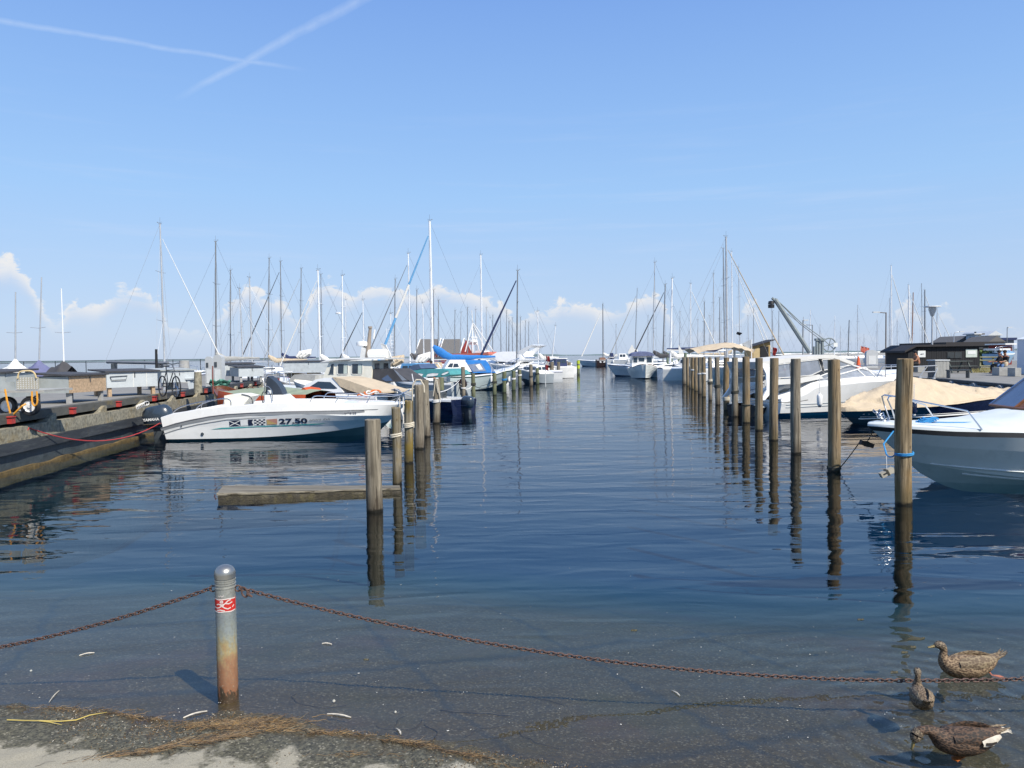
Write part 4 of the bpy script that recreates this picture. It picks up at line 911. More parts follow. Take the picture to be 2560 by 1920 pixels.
# ------------------------------------------------------------------ generic boat hull
class Hull:
    def __init__(s, L, B, fs=.8, fm=.8, fb=1.1, tw=.85, rake=.9, cz=(.02, .45), cw=(.88, .55), rub=.07, keel=(-.35, -.25), pw=2.3, n=24, sheer=None, mid=.5, qx=1.75, trake=0.0):
        s.L, s.B = L, B; s.rails = [[] for _ in range(6)]; s.n = n
        for i in range(n + 1):
            t = i / n; t = 1 - (1 - t) ** 1.25
            if t < .45: f = tw + (1 - tw) * math.sin(math.pi / 2 * t / .45)
            else: f = max(0.0, 1 - ((t - .45) / .55) ** pw) ** (1 / qx)
            b = B / 2 * f
            sh = sinterp(sheer, t) if sheer else (lerp(fs, fm, min(1, t * 2)) if t < .5 else fm + (fb - fm) * ((t - .5) / .5) ** 1.7)
            c = lerp(cz[0], cz[1], max(0, (t - .3) / .7) ** 1.8); wv = lerp(cw[0], cw[1], t ** 1.5)
            kz = lerp(keel[0], keel[1], t ** 2)
            ft = t ** 5
            if t > .75: kz = lerp(kz, min(c, kz + .25), ((t - .75) / .25) ** 2)
            pts = [(b, sh), (b * 1.0 + (.012 if f > .02 else 0), sh - rub), (lerp(b * wv, b, .72), lerp(c, sh - rub, .66)), (lerp(b * wv, b, .42 - .12 * t), lerp(c, sh - rub, .33)), (b * wv, c), (0.0, kz)]
            x0 = -L / 2 + L * t
            for k, (y, z) in enumerate(pts):
                s.rails[k].append(Vector((x0 - rake * (1 - max(z, -.2) / sh) * ft + trake * (1 - z / sh) * (1 - t) ** 8, y, z)))
    def hull(s, mats, idx=(0, 1, 1, 1, 2), name='hull', parent=None, lap=0):
        mb_ = MB()
        for sg in (1, -1):
            for k in range(5):
                A = [Vector((p.x, p.y * sg, p.z)) for p in s.rails[k]]; Bq = [Vector((p.x, p.y * sg, p.z)) for p in s.rails[k + 1]]
                if lap and 1 <= k <= 3:
                    for j in range(lap):
                        u0, u1 = j / lap, (j + 1) / lap
                        a = [x.lerp(y, u0) for x, y in zip(A, Bq)]; b = [x.lerp(y, u1) + Vector((0, sg * .035, 0)) for x, y in zip(A, Bq)]; c = [x.lerp(y, u1) for x, y in zip(A, Bq)]
                        mb_.grid([a, b], idx[k]); mb_.grid([b, c], idx[k])
                else: mb_.grid([A, Bq], idx[k])
        tr = [s.rails[k][0] for k in range(6)]; poly = [Vector((p.x, p.y, p.z)) for p in tr] + [Vector((p.x, -p.y, p.z)) for p in tr[-2::-1]]
        mb_.add(poly, [tuple(range(len(poly)))], idx[2])
        return mb_.build(name, mats, parent, ang=28 if not lap else 15)
    def deck(s, m_, parent=None, drop=0.0, camber=.05, inset=.90, t0=0, t1=1.0, name='deck'):
        mb_ = MB(); rows = []; g = s.rails[0]; N = len(g) - 1
        for i in range(int(t0 * N), int(t1 * N) + 1):
            p = g[i]; y = p.y; row = []
            prof = [(1, 0.0), (1 - (1 - inset) * .25, .018), (inset, .012), (inset - .015, -drop), (inset * .5, -drop + camber * .8), (0, -drop + camber)]
            for u_, dz in prof: row.append((p.x, y * u_, p.z + dz))
            for u_, dz in prof[-2::-1]: row.append((p.x, -y * u_, p.z + dz))
            rows.append(row)
        mb_.grid(rows); return mb_.build(name, m_, parent, ang=30)
    def side(s, x, z, sg=-1, off=.006):       # a point on the topside at local x, z
        def at(k):
            r_ = s.rails[k]
            for a, b in zip(r_, r_[1:]):
                if a.x <= x <= b.x: return a.lerp(b, (x - a.x) / max(1e-6, b.x - a.x))
            return r_[0] if x < r_[0].x else r_[-1]
        P_ = [at(k) for k in range(6)]
        for a, b in zip(P_, P_[1:]):
            if b.z <= z <= a.z: y = lerp(b.y, a.y, (z - b.z) / max(1e-6, a.z - b.z)); break
        else: y = P_[0].y if z > P_[0].z else P_[4].y
        return Vector((x, sg * (y + off), z))
    def gun(s, x, sg=1, up=0.0, inw=0.0):
        r_ = s.rails[0]
        for a, b in zip(r_, r_[1:]):
            if a.x <= x <= b.x: p = a.lerp(b, (x - a.x) / max(1e-6, b.x - a.x)); return Vector((x, sg * max(0, p.y - inw), p.z + up))
        p = r_[-1]; return Vector((p.x, 0, p.z + up))
def extrude_side(parent, name, poly, w0, w1, z0, z1, m_, shift=0.0, bev=True):
    """solid with side outline poly (x, z); half width w0 at height z0, w1 at z1"""
    mb_ = MB(); hw = lambda z: lerp(w0, w1, min(1, max(0, (z - z0) / (z1 - z0))))
    mb_.prism(poly, lambda x, z: (x, hw(z) + shift, z), lambda x, z: (x, -hw(z) + shift, z)); return mb_.build(name, m_, parent, ang=25)
def side_panel(parent, name, poly, w0, w1, z0, z1, m_, off=.006, th=.012, sides=(1, -1), frame=None, fw=.03):
    hw = lambda z: lerp(w0, w1, (z - z0) / (z1 - z0))
    out = None
    for sg in sides:
        mb_ = MB(); mb_.prism(poly, lambda x, z: (x, sg * (hw(z) + off), z), lambda x, z: (x, sg * (hw(z) - th), z)); out = mb_.build(name, m_, parent, ang=25)
        if frame:
            cx = sum(p[0] for p in poly) / len(poly); cz_ = sum(p[1] for p in poly) / len(poly); fm_ = MB()
            pts = [Vector((x, sg * (hw(z) + off + .004), z)) for x, z in poly]; fm_.tube(pts, fw / 2, 4, closed=True); fm_.build('frame', frame, out)
    return out
def rrect(x0, z0, x1, z1, r=.06, k=3, slant0=0.0, slant1=0.0):
    pts = []
    for cx, cz_, a0 in ((x1 - r, z0 + r, -90), (x1 - r, z1 - r, 0), (x0 + r, z1 - r, 90), (x0 + r, z0 + r, 180)):
        for i in range(k + 1):
            a = R(a0 + 90 * i / k); pts.append((cx + r * math.cos(a), cz_ + r * math.sin(a)))
    return [(x + (slant0 if x < (x0 + x1) / 2 else slant1) * (z - z0) / (z1 - z0), z) for x, z in pts]
def rail(parent, pts, r=.014, m_=None, name='rail', n=6, smooth=True):
    P = [Vector(p) for p in pts]
    if smooth and len(P) > 2:
        Q = []
        for i in range(len(P) - 1):
            p0, p1, p2, p3 = P[max(i - 1, 0)], P[i], P[i + 1], P[min(i + 2, len(P) - 1)]
            for j in range(4):
                t = j / 4; Q.append(0.5 * ((2 * p1) + (p2 - p0) * t + (2 * p0 - 5 * p1 + 4 * p2 - p3) * t * t + (3 * p1 - p0 - 3 * p2 + p3) * t ** 3))
        P = Q + [P[-1]]
    return MB().tube(P, r, n).build(name, m_ or STEEL, parent)
def pulpit(parent, H, x0, x1, h=.5, nst=3, r=.014, inw=.06):
    up = []; 
    for sg in (1, -1):
        row = [H.gun(lerp(x0, x1, i / 8), sg, h * (1 if i > 0 else .1), inw) for i in range(9)]
        up.append(row)
    tipx = H.rails[0][-1].x - .05; tip = Vector((tipx, 0, H.rails[0][-1].z + h))
    rail(parent, up[0] + [tip] + up[1][::-1], r)
    for i in range(nst):
        x = lerp(x0 + (x1 - x0) * .2, x1, i / max(1, nst - 1))
        for sg in (1, -1): rail(parent, [H.gun(x, sg, 0, inw), H.gun(x, sg, h, inw)], r * .9, name='stanchion', smooth=False)
def outboard(parent, loc, tilt=0.0, s=1.0, m_=None, name='outboard_motor'):
    m_ = m_ or mat('outboard_cowling', (0.03, 0.045, 0.065), 0.28, var=.15, coat=.4)
    root = obj(name, None, parent, loc, (0, tilt, 0)); root.scale = (s,) * 3; root.empty_display_size = .1
    mb_ = MB(); rows = []
    for z, x0, x1, w_ in ((.30, -.52, .02, .14), (.36, -.60, .05, .19), (.50, -.66, .07, .215), (.64, -.68, .06, .215), (.76, -.66, .02, .195), (.84, -.58, -.06, .15), (.87, -.48, -.14, .08)):
        row = []
        for k in range(16):
            a = 2 * math.pi * k / 16; cx = (x0 + x1) / 2; rx = (x1 - x0) / 2
            sx = abs(math.cos(a)) ** .7 * (1 if math.cos(a) > 0 else -1); sy = abs(math.sin(a)) ** .7 * (1 if math.sin(a) > 0 else -1)
            row.append((cx + rx * sx, w_ * sy, z + .02 * math.cos(a)))
        rows.append(row + [row[0]])
    mb_.grid(rows); mb_.add(rows[-1][:-1], [tuple(range(16))]); mb_.add(rows[0][:-1], [tuple(range(15, -1, -1))])
    c_ = mb_.build('cowling', m_, root, ang=50)
    lg = MB(); lg.hexa([(-.44, -.06, -.75), (-.14, -.06, -.75), (-.14, .06, -.75), (-.44, .06, -.75), (-.42, -.09, .32), (-.06, -.09, .32), (-.06, .09, .32), (-.42, .09, .32)])
    lg.box((-.04, 0, .18), (.16, .30, .34)); lg.hexa([(-.5, -.14, -.45), (-.08, -.14, -.45), (-.08, .14, -.45), (-.5, .14, -.45), (-.5, -.14, -.43), (-.08, -.14, -.43), (-.08, .14, -.43), (-.5, .14, -.43)])
    lg.build('leg_housing', GREYD, root, ang=30)
    for sg in (1, -1):
        st = MB(); st.hexa([(-.60, sg * .211, .42), (-.05, sg * .219, .40), (-.05, sg * .222, .40), (-.60, sg * .216, .42), (-.62, sg * .215, .445), (-.02, sg * .219, .43), (-.02, sg * .224, .43), (-.62, sg * .220, .445)]); st.build('silver_stripe', STEEL, root)
    return root
def fender(parent_or_none, loc, L=.6, r=.11, m_=None, label=None, tip=None):
    mb_ = MB(); prf = [(.001, -L / 2)] + [(r * math.sin(a), -L / 2 + r * (1 - math.cos(a))) for a in (.5, 1.0, 1.57)] + [(r * math.sin(a), L / 2 - r * (1 - math.cos(a))) for a in (1.57, 1.0, .5)] + [(.025, L / 2), (.025, L / 2 + .06)]
    mb_.lathe(prf, 12); o = mb_.build('fender', m_ or W_, parent_or_none, loc=loc)
    MB().cyl((0, 0, -L / 2 - .03), (0, 0, -L / 2 + .07), .05, 8).build('fender_tip', tip or NAVY, o)
    MB().cyl((0, 0, L / 2 + .05), (0, 0, L / 2 + .55), .012, 5).build('line', ROPEW, o)
    if label: tag(o, label, 'fender')
    return o
FONT = None
def text_mesh(s, extr=0.0, shear=0.0, off=0.0):
    cu = bpy.data.curves.new('lettering', 'FONT'); cu.body = s; cu.size = 1; cu.shear = shear; cu.offset = off; cu.resolution_u = 3
    o = bpy.data.objects.new('lettering', cu); C.objects.link(o); dg = bpy.context.evaluated_depsgraph_get(); me_ = bpy.data.meshes.new_from_object(o.evaluated_get(dg)); bpy.data.objects.remove(o); bpy.data.curves.remove(cu)
    bm = bmesh.new(); bm.from_mesh(me_); bmesh.ops.subdivide_edges(bm, edges=[e for e in bm.edges if e.calc_length() > .4], cuts=1); bm.to_mesh(me_); bm.free()
    return me_
def place_text(s, fmap, name, m_, parent, u0, v0, u1, v1, shear=0.0, off=0.0):
    """fits the word into the rectangle u0..u1, v0..v1 and maps it through fmap(u, v)"""
    me_ = text_mesh(s, shear=shear, off=off); xs_ = [v.co.x for v in me_.vertices]; ys_ = [v.co.y for v in me_.vertices]
    a, b, c, d_ = min(xs_), max(xs_), min(ys_), max(ys_)
    for v in me_.vertices: v.co = fmap(u0 + (u1 - u0) * (v.co.x - a) / (b - a), v0 + (v1 - v0) * (v.co.y - c) / (d_ - c))
    me_.materials.clear(); me_.materials.append(m_); me_.name = name; return obj(name, me_, parent)

# ------------------------------------------------------------------ the white speedboat on the left
DECALN = mat('navy_decal', (0.010, 0.016, 0.045), .5, var=.1); DECALT = mat('teal_decal', (0.06, 0.34, 0.33), .45, var=.1); DECALW = mat('white_decal', (.82, .82, .80), .4, var=.02)
DECALO = mat('faded_yellow_decal', (0.55, 0.38, 0.16), .5, var=.1); DECALR = mat('faded_red_decal', (0.52, 0.26, 0.20), .5, var=.1); DECALG = mat('grey_stripe_decal', (0.22, 0.23, 0.24), .4, var=.1)
HSH = [(0, .70), (.06, .82), (.16, .93), (.30, 1.02), (.45, 1.08), (.62, 1.07), (.8, 1.0), (1, .95)]
sa = Vector((-10.40, 23.35, 0)); sb = Vector((-3.30, 23.70, 0)); ctr = (sa + sb) / 2; hd = math.atan2(sb.y - sa.y, sb.x - sa.x)
BL_ = (sb - sa).length
boat1 = thing('speedboat', 'white open speedboat with signal flag decals and the number 27.50 by the left quay', 'speedboat', ctr, hd)
H1 = Hull(BL_, 2.35, tw=.88, rake=.95, cz=(.06, .40), cw=(.97, .50), rub=.34, keel=(-.38, -.15), sheer=HSH, pw=2.6, trake=.14)
H1.hull([W_, W_, ANTIT], parent=boat1); H1.deck(W_, boat1, drop=.32, camber=.03, inset=.84, t1=.72, name='cockpit')
mb = MB(); rows = []; g = H1.rails[0]; N = len(g) - 1
for i in range(int(.70 * N), N + 1):
    p = g[i]; rows.append([(p.x, p.y * math.cos(a), p.z + .07 * math.sin(a) * min(1, p.y * 2)) for a in [math.pi * k / 8 for k in range(9)]])
mb.grid(rows); mb.build('foredeck', W_, boat1)
I1 = boat1.matrix_basis.inverted() if False else (Matrix.Translation(ctr) @ Matrix.Rotation(hd, 4, 'Z')).inverted()
def loc1(px, py, yo=-1.1):            # pixel -> local (x, z) on the plane y = yo of the boat
    o = I1 @ Vector((0, 0, CAMH)); r_ = (I1.to_3x3() @ ray(px, py)); k = (yo - o.y) / r_.y; q = o + r_ * k; return q.x, q.z
def z2(zx, zy): return 340 + zx * .3255, 840 + zy * .3255
def dec(name, poly, m_, off=.008, parent=boat1, sub=8):
    """flat print on the hull side, outline given in local x, z"""
    xs_ = [p[0] for p in poly]; mb_ = MB()
    bm = bmesh.new(); vv_ = [bm.verts.new((x, 0, z)) for x, z in poly]; bm.faces.new(vv_)
    for i in range(1, sub):
        xx = lerp(min(xs_), max(xs_), i / sub); gm = bm.verts[:] + bm.edges[:] + bm.faces[:]; bmesh.ops.bisect_plane(bm, geom=gm, plane_co=(xx, 0, 0), plane_no=(1, 0, 0))
    me_ = bpy.data.meshes.new(name)
    for v in bm.verts: v.co = H1.side(v.co.x, v.co.z, -1, off)
    bm.to_mesh(me_); bm.free(); me_.materials.append(m_); return obj(name, me_, parent)
def q2l(pts_): return [loc1(*z2(*p)) for p in pts_]
dec('grey_stripe', q2l([(182, 712), (300, 676), (420, 648), (560, 622), (700, 603), (880, 592), (1200, 580), (1600, 576), (1960, 572), (1960, 577), (1600, 602), (1200, 600), (880, 612), (700, 626), (560, 646), (420, 674), (300, 700), (190, 730)]), DECALG, sub=14)
dec('pinstripe', q2l([(200, 752), (320, 714), (480, 676), (700, 640), (1000, 622), (1000, 625), (700, 645), (480, 682), (320, 720), (200, 758)]), DECALG, .010, sub=10)
dec('rub_line', q2l([(186, 706), (300, 670), (420, 642), (560, 616), (700, 598), (880, 587), (1200, 575), (1600, 571), (1960, 567), (1960, 571), (1600, 575), (1200, 579), (880, 592), (700, 603), (560, 622), (420, 648), (300, 676), (182, 712)]), mat('rubbing_strake_rubber', (.12, .12, .13), .5, var=.2), .02, sub=14)
dec('teal_stripe', q2l([(572, 718), (660, 704), (1455, 672), (1400, 684), (900, 700), (720, 712)]), DECALT)
def quad(a, b, c, d_): return q2l([a, b, c, d_])
fl = dec('blue_signal_flag', quad((720, 650), (804, 645), (804, 690), (720, 694)), DECALN, .010, sub=2)
for s_ in (0, 1):
    a = (722, 653) if s_ == 0 else (722, 690); b = (802, 687) if s_ == 0 else (802, 649)
    dec('white_bar', quad((a[0], a[1] - 3), (b[0], b[1] - 3), (b[0], b[1] + 3), (a[0], a[1] + 3)), DECALW, .0125 + .001 * s_, fl, 2)
dec('white_panel', quad((806, 645), (862, 641), (862, 686), (806, 690)), DECALW, .010, sub=2)
dec('swallowtail_flag', q2l([(864, 642), (905, 640), (893, 661), (905, 684), (864, 687)]), DECALN, .0105, sub=1)
ch = dec('white_check_panel', quad((912, 640), (997, 637), (997, 682), (912, 685)), DECALW, .010, sub=2)
for i in range(5):
    for j in range(4):
        if (i + j) % 2 == 0:
            x0 = 912 + 17 * i; y0 = 640 + 11.2 * j - i * .6; dec('blue_square', quad((x0, y0), (x0 + 17, y0 - .6), (x0 + 17, y0 + 10.6), (x0, y0 + 11.2)), DECALN, .012, ch, 1)
dec('yellow_half', q2l([(1006, 640), (1086, 677), (1006, 681)]), DECALO, .0115, sub=2)
dec('red_half', q2l([(1006, 640), (1087, 634), (1086, 677)]), DECALR, .0105, sub=2)
def f1(u_, v_): return H1.side(u_, v_, -1, .011)
def tx(s_, a, b, m_, name='number', **k):
    (x0, z0), (x1, z1) = loc1(*z2(*a)), loc1(*z2(*b)); place_text(s_, f1, name, m_, boat1, x0, z0, x1, z1, **k)
tx('27.50', (1101, 676), (1315, 630), DECALN, off=.035)
tx('sport fish', (1328, 656), (1488, 632), mat('grey_script', (.2, .21, .22), .5), 'script_lettering', shear=.45)
tx('V', (1597, 606), (1612, 590), DECALN, 'registration', off=.02); tx('5153', (1637, 605), (1685, 588), DECALN, 'registration', off=.02)
cx_, cz_ = loc1(*z2(1625, 598)); rail(boat1, [H1.side(cx_ + .035 * math.cos(a), cz_ + .03 * math.sin(a), -1, .012) for a in (0, .8, 1.57, 2.3, 3.14)], .004, DECALN, 'registration_mark')
x_, z_ = loc1(*z2(507, 753)); MB().lathe([(.045, -.02), (.045, .02), (.02, .025), (.02, -.01)], 12).build('drain_fitting', GREYD, boat1, loc=H1.side(x_, z_, -1, .0), rot=(R(90), 0, 0))
x_, z_ = loc1(*z2(347, 692)); MB().lathe([(.02, -.01), (.02, .02)], 10).build('drain_fitting', GREYD, boat1, loc=H1.side(x_, z_, -1, .0), rot=(R(90), 0, 0))
# console, seat, arch, rails
def z3(zx, zy): return 400 + zx * .1627, 800 + zy * .1627
def lc(px, py, yo=0.0): x, z = loc1(px, py, yo); return x, z
pc = [lc(*z3(*p), 0) for p in ((1640, 1300), (1640, 1145), (1960, 1140), (2060, 1230), (2160, 1275), (2160, 1300))]
pc = [(x, max(z, .80)) for x, z in pc]; pc[0] = (pc[0][0], .80); pc[-1] = (pc[-1][0], .80)
cons = extrude_side(boat1, 'console', pc, .36, .30, .8, 1.5, W_)
arc_o = [z3(*p) for p in ((1690, 862), (1760, 900), (1830, 965), (1890, 1050), (1925, 1135))]; arc_i = [z3(*p) for p in ((1660, 1135), (1668, 1000), (1680, 900))]
pw_ = [lc(*p, 0) for p in arc_o + arc_i]
mb = MB(); mb.prism(pw_, lambda x, z: (x, .30, z), lambda x, z: (x, -.30, z)); mb.build('console_cover', mat('dark_blue_grey_cover', (0.028, 0.038, 0.055), .45, var=.15), boat1, ang=40)
lx, lz = lc(*z3(1722, 1098), 0); MB().box((lx, -.306, lz), (.11, .008, .11)).build('white_label', SIGNW, boat1)
for sg in (-1, 1):
    rail(boat1, [(lc(*z3(*p), 0)[0], sg * .36, lc(*z3(*p), 0)[1]) for p in ((1655, 1240), (1650, 1120), (1668, 900), (1700, 835), (1735, 830))], .016)
    rail(boat1, [(lc(*z3(*p), 0)[0], sg * .40, lc(*z3(*p), 0)[1]) for p in ((1668, 1010), (1720, 1020), (1770, 1085), (1785, 1240))], .014)
rail(boat1, [(lc(*z3(1735, 830), 0)[0], -.36, lc(*z3(1735, 830), 0)[1]), (lc(*z3(1735, 830), 0)[0], .36, lc(*z3(1735, 830), 0)[1])], .016)
rail(boat1, [(lc(*z3(1722, 830), 0)[0], 0, lc(*z3(1722, 830), 0)[1]), (lc(*z3(1722, 690), 0)[0], 0, lc(*z3(1722, 690), 0)[1])], .010, BLACK, 'antenna')
hx, hz_ = lc(*z3(1600, 1185), 0); rail(boat1, [(hx + .02 * math.cos(a), .20 * math.cos(a), hz_ + .17 * math.sin(a)) for a in [2 * math.pi * i / 16 for i in range(17)]], .014, BLACK, 'steering_wheel', smooth=False)
x0, _ = lc(*z3(1075, 1300), 0); x1, _ = lc(*z3(1365, 1300), 0)
mb = MB(); pf = [(x0, .86), (x0, 1.30), (x0 + .16, 1.33), (x0 + .50, 1.33), (x0 + .78, 1.26), (x1, 1.02), (x1, .86)]
mb.prism(pf, lambda x, z: (x, .52, z), lambda x, z: (x, -.52, z)); so1 = mb.build('seat', CREAM, boat1, ang=50)
rail(so1, [(x0 + .52, -.53, 1.335), (x0 + .76, -.535, 1.27), (x0 + .84, -.535, 1.12), (x0 + .84, -.53, .9)], .012, BLACK, 'seat_piping')
for sg in (1, -1):
    pr_ = [H1.gun(-BL_ / 2 + .30, sg, .02, .1), H1.gun(-BL_ / 2 + .55, sg, .16, .1), H1.gun(-BL_ / 2 + 1.2, sg, .22, .1), H1.gun(-BL_ / 2 + 1.95, sg, .22, .1), H1.gun(-BL_ / 2 + 2.05, sg, .0, .1)]
    rail(boat1, pr_, .016); rail(boat1, [H1.gun(-BL_ / 2 + 1.15, sg, .0, .1), H1.gun(-BL_ / 2 + 1.2, sg, .22, .1)], .014, name='stanchion')
    bx0 = lc(776, 1000, -.9)[0]
    tr = [H1.gun(bx0, sg, .0, .12)] + [H1.gun(lerp(bx0 + .15, BL_ / 2 - .25, i / 6), sg, .20 + .01 * i, .10) for i in range(7)] + [Vector((BL_ / 2 + .10, sg * .08, 1.38))]
    rail(boat1, tr, .015)
    for xx in (bx0 + .8, bx0 + 1.7, bx0 + 2.5): rail(boat1, [H1.gun(xx - .08, sg, .0, .12), H1.gun(xx + .05, sg, .21, .10)], .013, name='stanchion', smooth=False)
ob1 = outboard(boat1, (-BL_ / 2 - .02, -.12, -.02), R(-4), 1.22)
fm2 = lambda u_, v_: Vector((u_, -.222 - .0, v_))
place_text('YAMAHA', fm2, 'lettering', DECALW, ob1, -.60, .505, -.20, .575, off=.02)
place_text('V70', lambda u_, v_: Vector((u_, -.206, v_)), 'lettering', DECALW, ob1, -.02, .66, .06, .71, off=.02) if False else None
# coil of orange line on the bow
mb = MB(); cb = H1.gun(BL_ / 2 - 1.1, 1, .09, .9)
for k in range(5):
    mb.tube([(cb.x + .1 * k - .25 + (.16 + .03 * (k % 2)) * math.cos(a), .0 + .14 * math.sin(a) * (1 if k % 2 else .7), 1.22 + .03 * k + .04 * math.sin(a * 2 + k)) for a in [2 * math.pi * i / 16 for i in range(16)]], .022, 5, k % 2, closed=True)
co = mb.build('rope_coil', [mat('orange_rope', (0.55, 0.14, 0.03), .85, var=.25, scale=40), ROPEW], None, loc=ctr, rot=(0, 0, hd)); tag(co, 'untidy orange and white rope coil on the bow of the white speedboat', 'rope')
bw = Matrix.Translation(ctr) @ Matrix.Rotation(hd, 4, 'Z')
def rope(a, b, s_, m_, label, th=.016, n=14, extra=None):
    P = sag(a, b, s_, n)
    if extra: P += extra
    return tag(MB().tube(P, th, 5).build('mooring_rope', m_, None), label, 'rope')
bow1 = bw @ Vector((BL_ / 2 - .1, 0, 1.15))
rope(bow1, POSTS[('l', 2)][1] + Vector((-.1, -.05, .85)), .10, ROPE, 'pale rope from the white speedboat bow to the lichened post')
rope(bw @ Vector((BL_ / 2 - .2, -.1, 1.1)), POSTS[('l', 1)][1] + Vector((.08, 0, .9)), .5, ROPE, 'slack pale rope from the speedboat bow to the short stained post')
ra = Vector((wl(17.2) + .0, 17.2, .9)); rb = bw @ Vector((-BL_ / 2 - .3, -.3, .50))
rope(ra, rb, .42, ROPER, 'thin red rope hanging between the left quay wall and the speedboat stern', .013)
for k in range(3): 
    aa = ra + Vector((0, -.35 + .12 * k, -.12 + .04 * k)); rope(ra, aa, .03, ROPER, ['red rope end tied round the quay sill, lowest turn', 'red rope turn on the quay sill, middle one', 'red rope turn on the quay sill, topmost one'][k], .014, 4)
mb = MB()
for k in range(6): mb.tube([(wl(22.6) + .35 + .03 * k, 22.6 + (.07 + .02 * k) * math.cos(a) + .05 * k, 1.0 + .02 * k + .06 * math.sin(a)) for a in [2 * math.pi * i / 12 for i in range(12)]],   .012, 5, closed=True)
tag(mb.build('rope_coil', ROPEW, None), 'tangle of white rope on the quay sill behind the outboard motor', 'rope')
# ------------------------------------------------------------------ boats moored behind the speedboat (left)
OCC = []
def boat_at(name, label, cat, x0, x1, d0, d1, group=None):
    """a boat whose stern / bow stand on the lines of sight x0 / x1 at distances d0 / d1"""
    a = D(x0, 890, d0); b = D(x1, 890, d1); a.z = b.z = 0; c = (a + b) / 2
    OCC.append((c.x, c.y, (b - a).length))
    return thing(name, label, cat, c, math.atan2(b.y - a.y, b.x - a.x), group), (b - a).length, c, math.atan2(b.y - a.y, b.x - a.x)
def loc_of(c, h):
    I_ = (Matrix.Translation(c) @ Matrix.Rotation(h, 4, 'Z')).inverted()
    def f(px, py, yo=0.0):
        o = I_ @ Vector((0, 0, CAMH)); r_ = I_.to_3x3() @ ray(px, py); k = (yo - o.y) / r_.y; q = o + r_ * k; return q.x, q.z
    return f
# varnished wooden boat under its tarpaulin: bow to the left
t_, L, c, h = boat_at('wooden_boat', 'varnished wooden boat under a green and orange tarpaulin behind the speedboat', 'boat', 800, 540, 26.5, 29.5)
Hw = Hull(L, 1.9, fs=.85, fm=.80, fb=1.22, tw=.75, rake=.35, cz=(-.05, .30), cw=(.8, .45), rub=.06, sheer=[(0, .92), (.5, .84), (.8, .98), (1, 1.36)])
Hw.hull([TEAKB, MAHOG, MAHOG], parent=t_, lap=2); Hw.deck(MAHOG, t_, drop=.1, t0=.75)
mb = MB(); rows = []; N = len(Hw.rails[0]) - 1
for i in range(0, int(.80 * N)):
    p = Hw.rails[0][i]; u_ = i / N; rg = 1.27 + .10 * math.sin(u_ * 5) + .03 * noise.noise(Vector((u_ * 9, 0, 0)))
    y = p.y + .03; rows.append([(p.x, y, p.z - .32), (p.x, y, p.z - .02), (p.x, y * .93, p.z + .24), (p.x, y * .45, lerp(p.z, rg, .9)), (p.x, 0, rg), (p.x, -y * .45, lerp(p.z, rg, .9)), (p.x, -y * .93, p.z + .24), (p.x, -y, p.z - .02), (p.x, -y, p.z - .32)])
n9 = 9; vs_ = [q for r_ in rows for q in r_]; fa, fb = [], []
mb.v = [tuple(v) for v in vs_]
for i in range(len(rows) - 1):
    for k in range(8):
        mb.f.append((i * n9 + k, i * n9 + k + 1, (i + 1) * n9 + k + 1, (i + 1) * n9 + k)); mb.m.append(1 if k in (0, 1, 6, 7) else 0)
mb.build('tarpaulin', [OLIVEC, ORANGEC], t_)
for xx in (-.3, .6): rail(t_, [(xx, .05, 1.30), (xx + .2, .05, 1.36), (xx + .4, .05, 1.30)], .02, MAHOG, 'lifting_handle')
mb = MB(); lf = loc_of(c, h); x_, z_ = lf(770, 975); mb.tube([(x_, .2, z_ - .05), (x_, -.1, z_ - .02), (x_, -.5, z_ - .08)], .14, 10); mb.build('rolled_flap', ORANGEC, t_)

# white cuddy boat with beige cover and outboard
t_, L, c, h = boat_at('motorboat', 'white cuddy motorboat with dark side window, beige cockpit cover and black outboard', 'motorboat', 975, 720, 29.0, 31.5)
L *= 1.0; Hc = Hull(L, 2.1, fs=.95, fm=.98, fb=1.12, tw=.85, rake=.7, cz=(.05, .45), rub=.09); Hc.hull([W_, W_, ANTIF], parent=t_); Hc.deck(W_, t_, drop=-.02, camber=.08)
lf = loc_of(c, h); zz = lambda zx, zy: (740 + zx * .1718, 780 + zy * .1718)
cab = [lf(*zz(*p), .85) for p in ((70, 1160), (130, 1050), (260, 985), (370, 960), (500, 955), (640, 1100), (700, 1170))]
extrude_side(t_, 'cabin', [(x, max(z, .98)) for x, z in cab], .92, .70, .95, 1.7, W_)
win = [lf(*zz(*p), .85) for p in ((165, 1108), (300, 1012), (480, 1020), (600, 1110), (560, 1118))]
side_panel(t_, 'cabin_window', win, .92, .70, .95, 1.7, GLASS, sides=(1, -1), off=.012)
cov = [lf(*zz(*p), .85) for p in ((500, 950), (560, 955), (700, 985), (900, 1050), (1170, 1140), (1280, 1165), (1280, 1185), (900, 1175), (780, 1140), (640, 1085))]
extrude_side(t_, 'cockpit_cover', cov, .93, .74, .95, 1.7, BEIGEC)
outboard(t_, (-L / 2 - .02, 0, .28), R(18), .95)
for sg in (1, -1): rail(t_, [Hc.gun(-L / 2 + .3, sg, .0, .1), Hc.gun(-L / 2 + .35, sg, .15, .1)], .02, name='cleat')
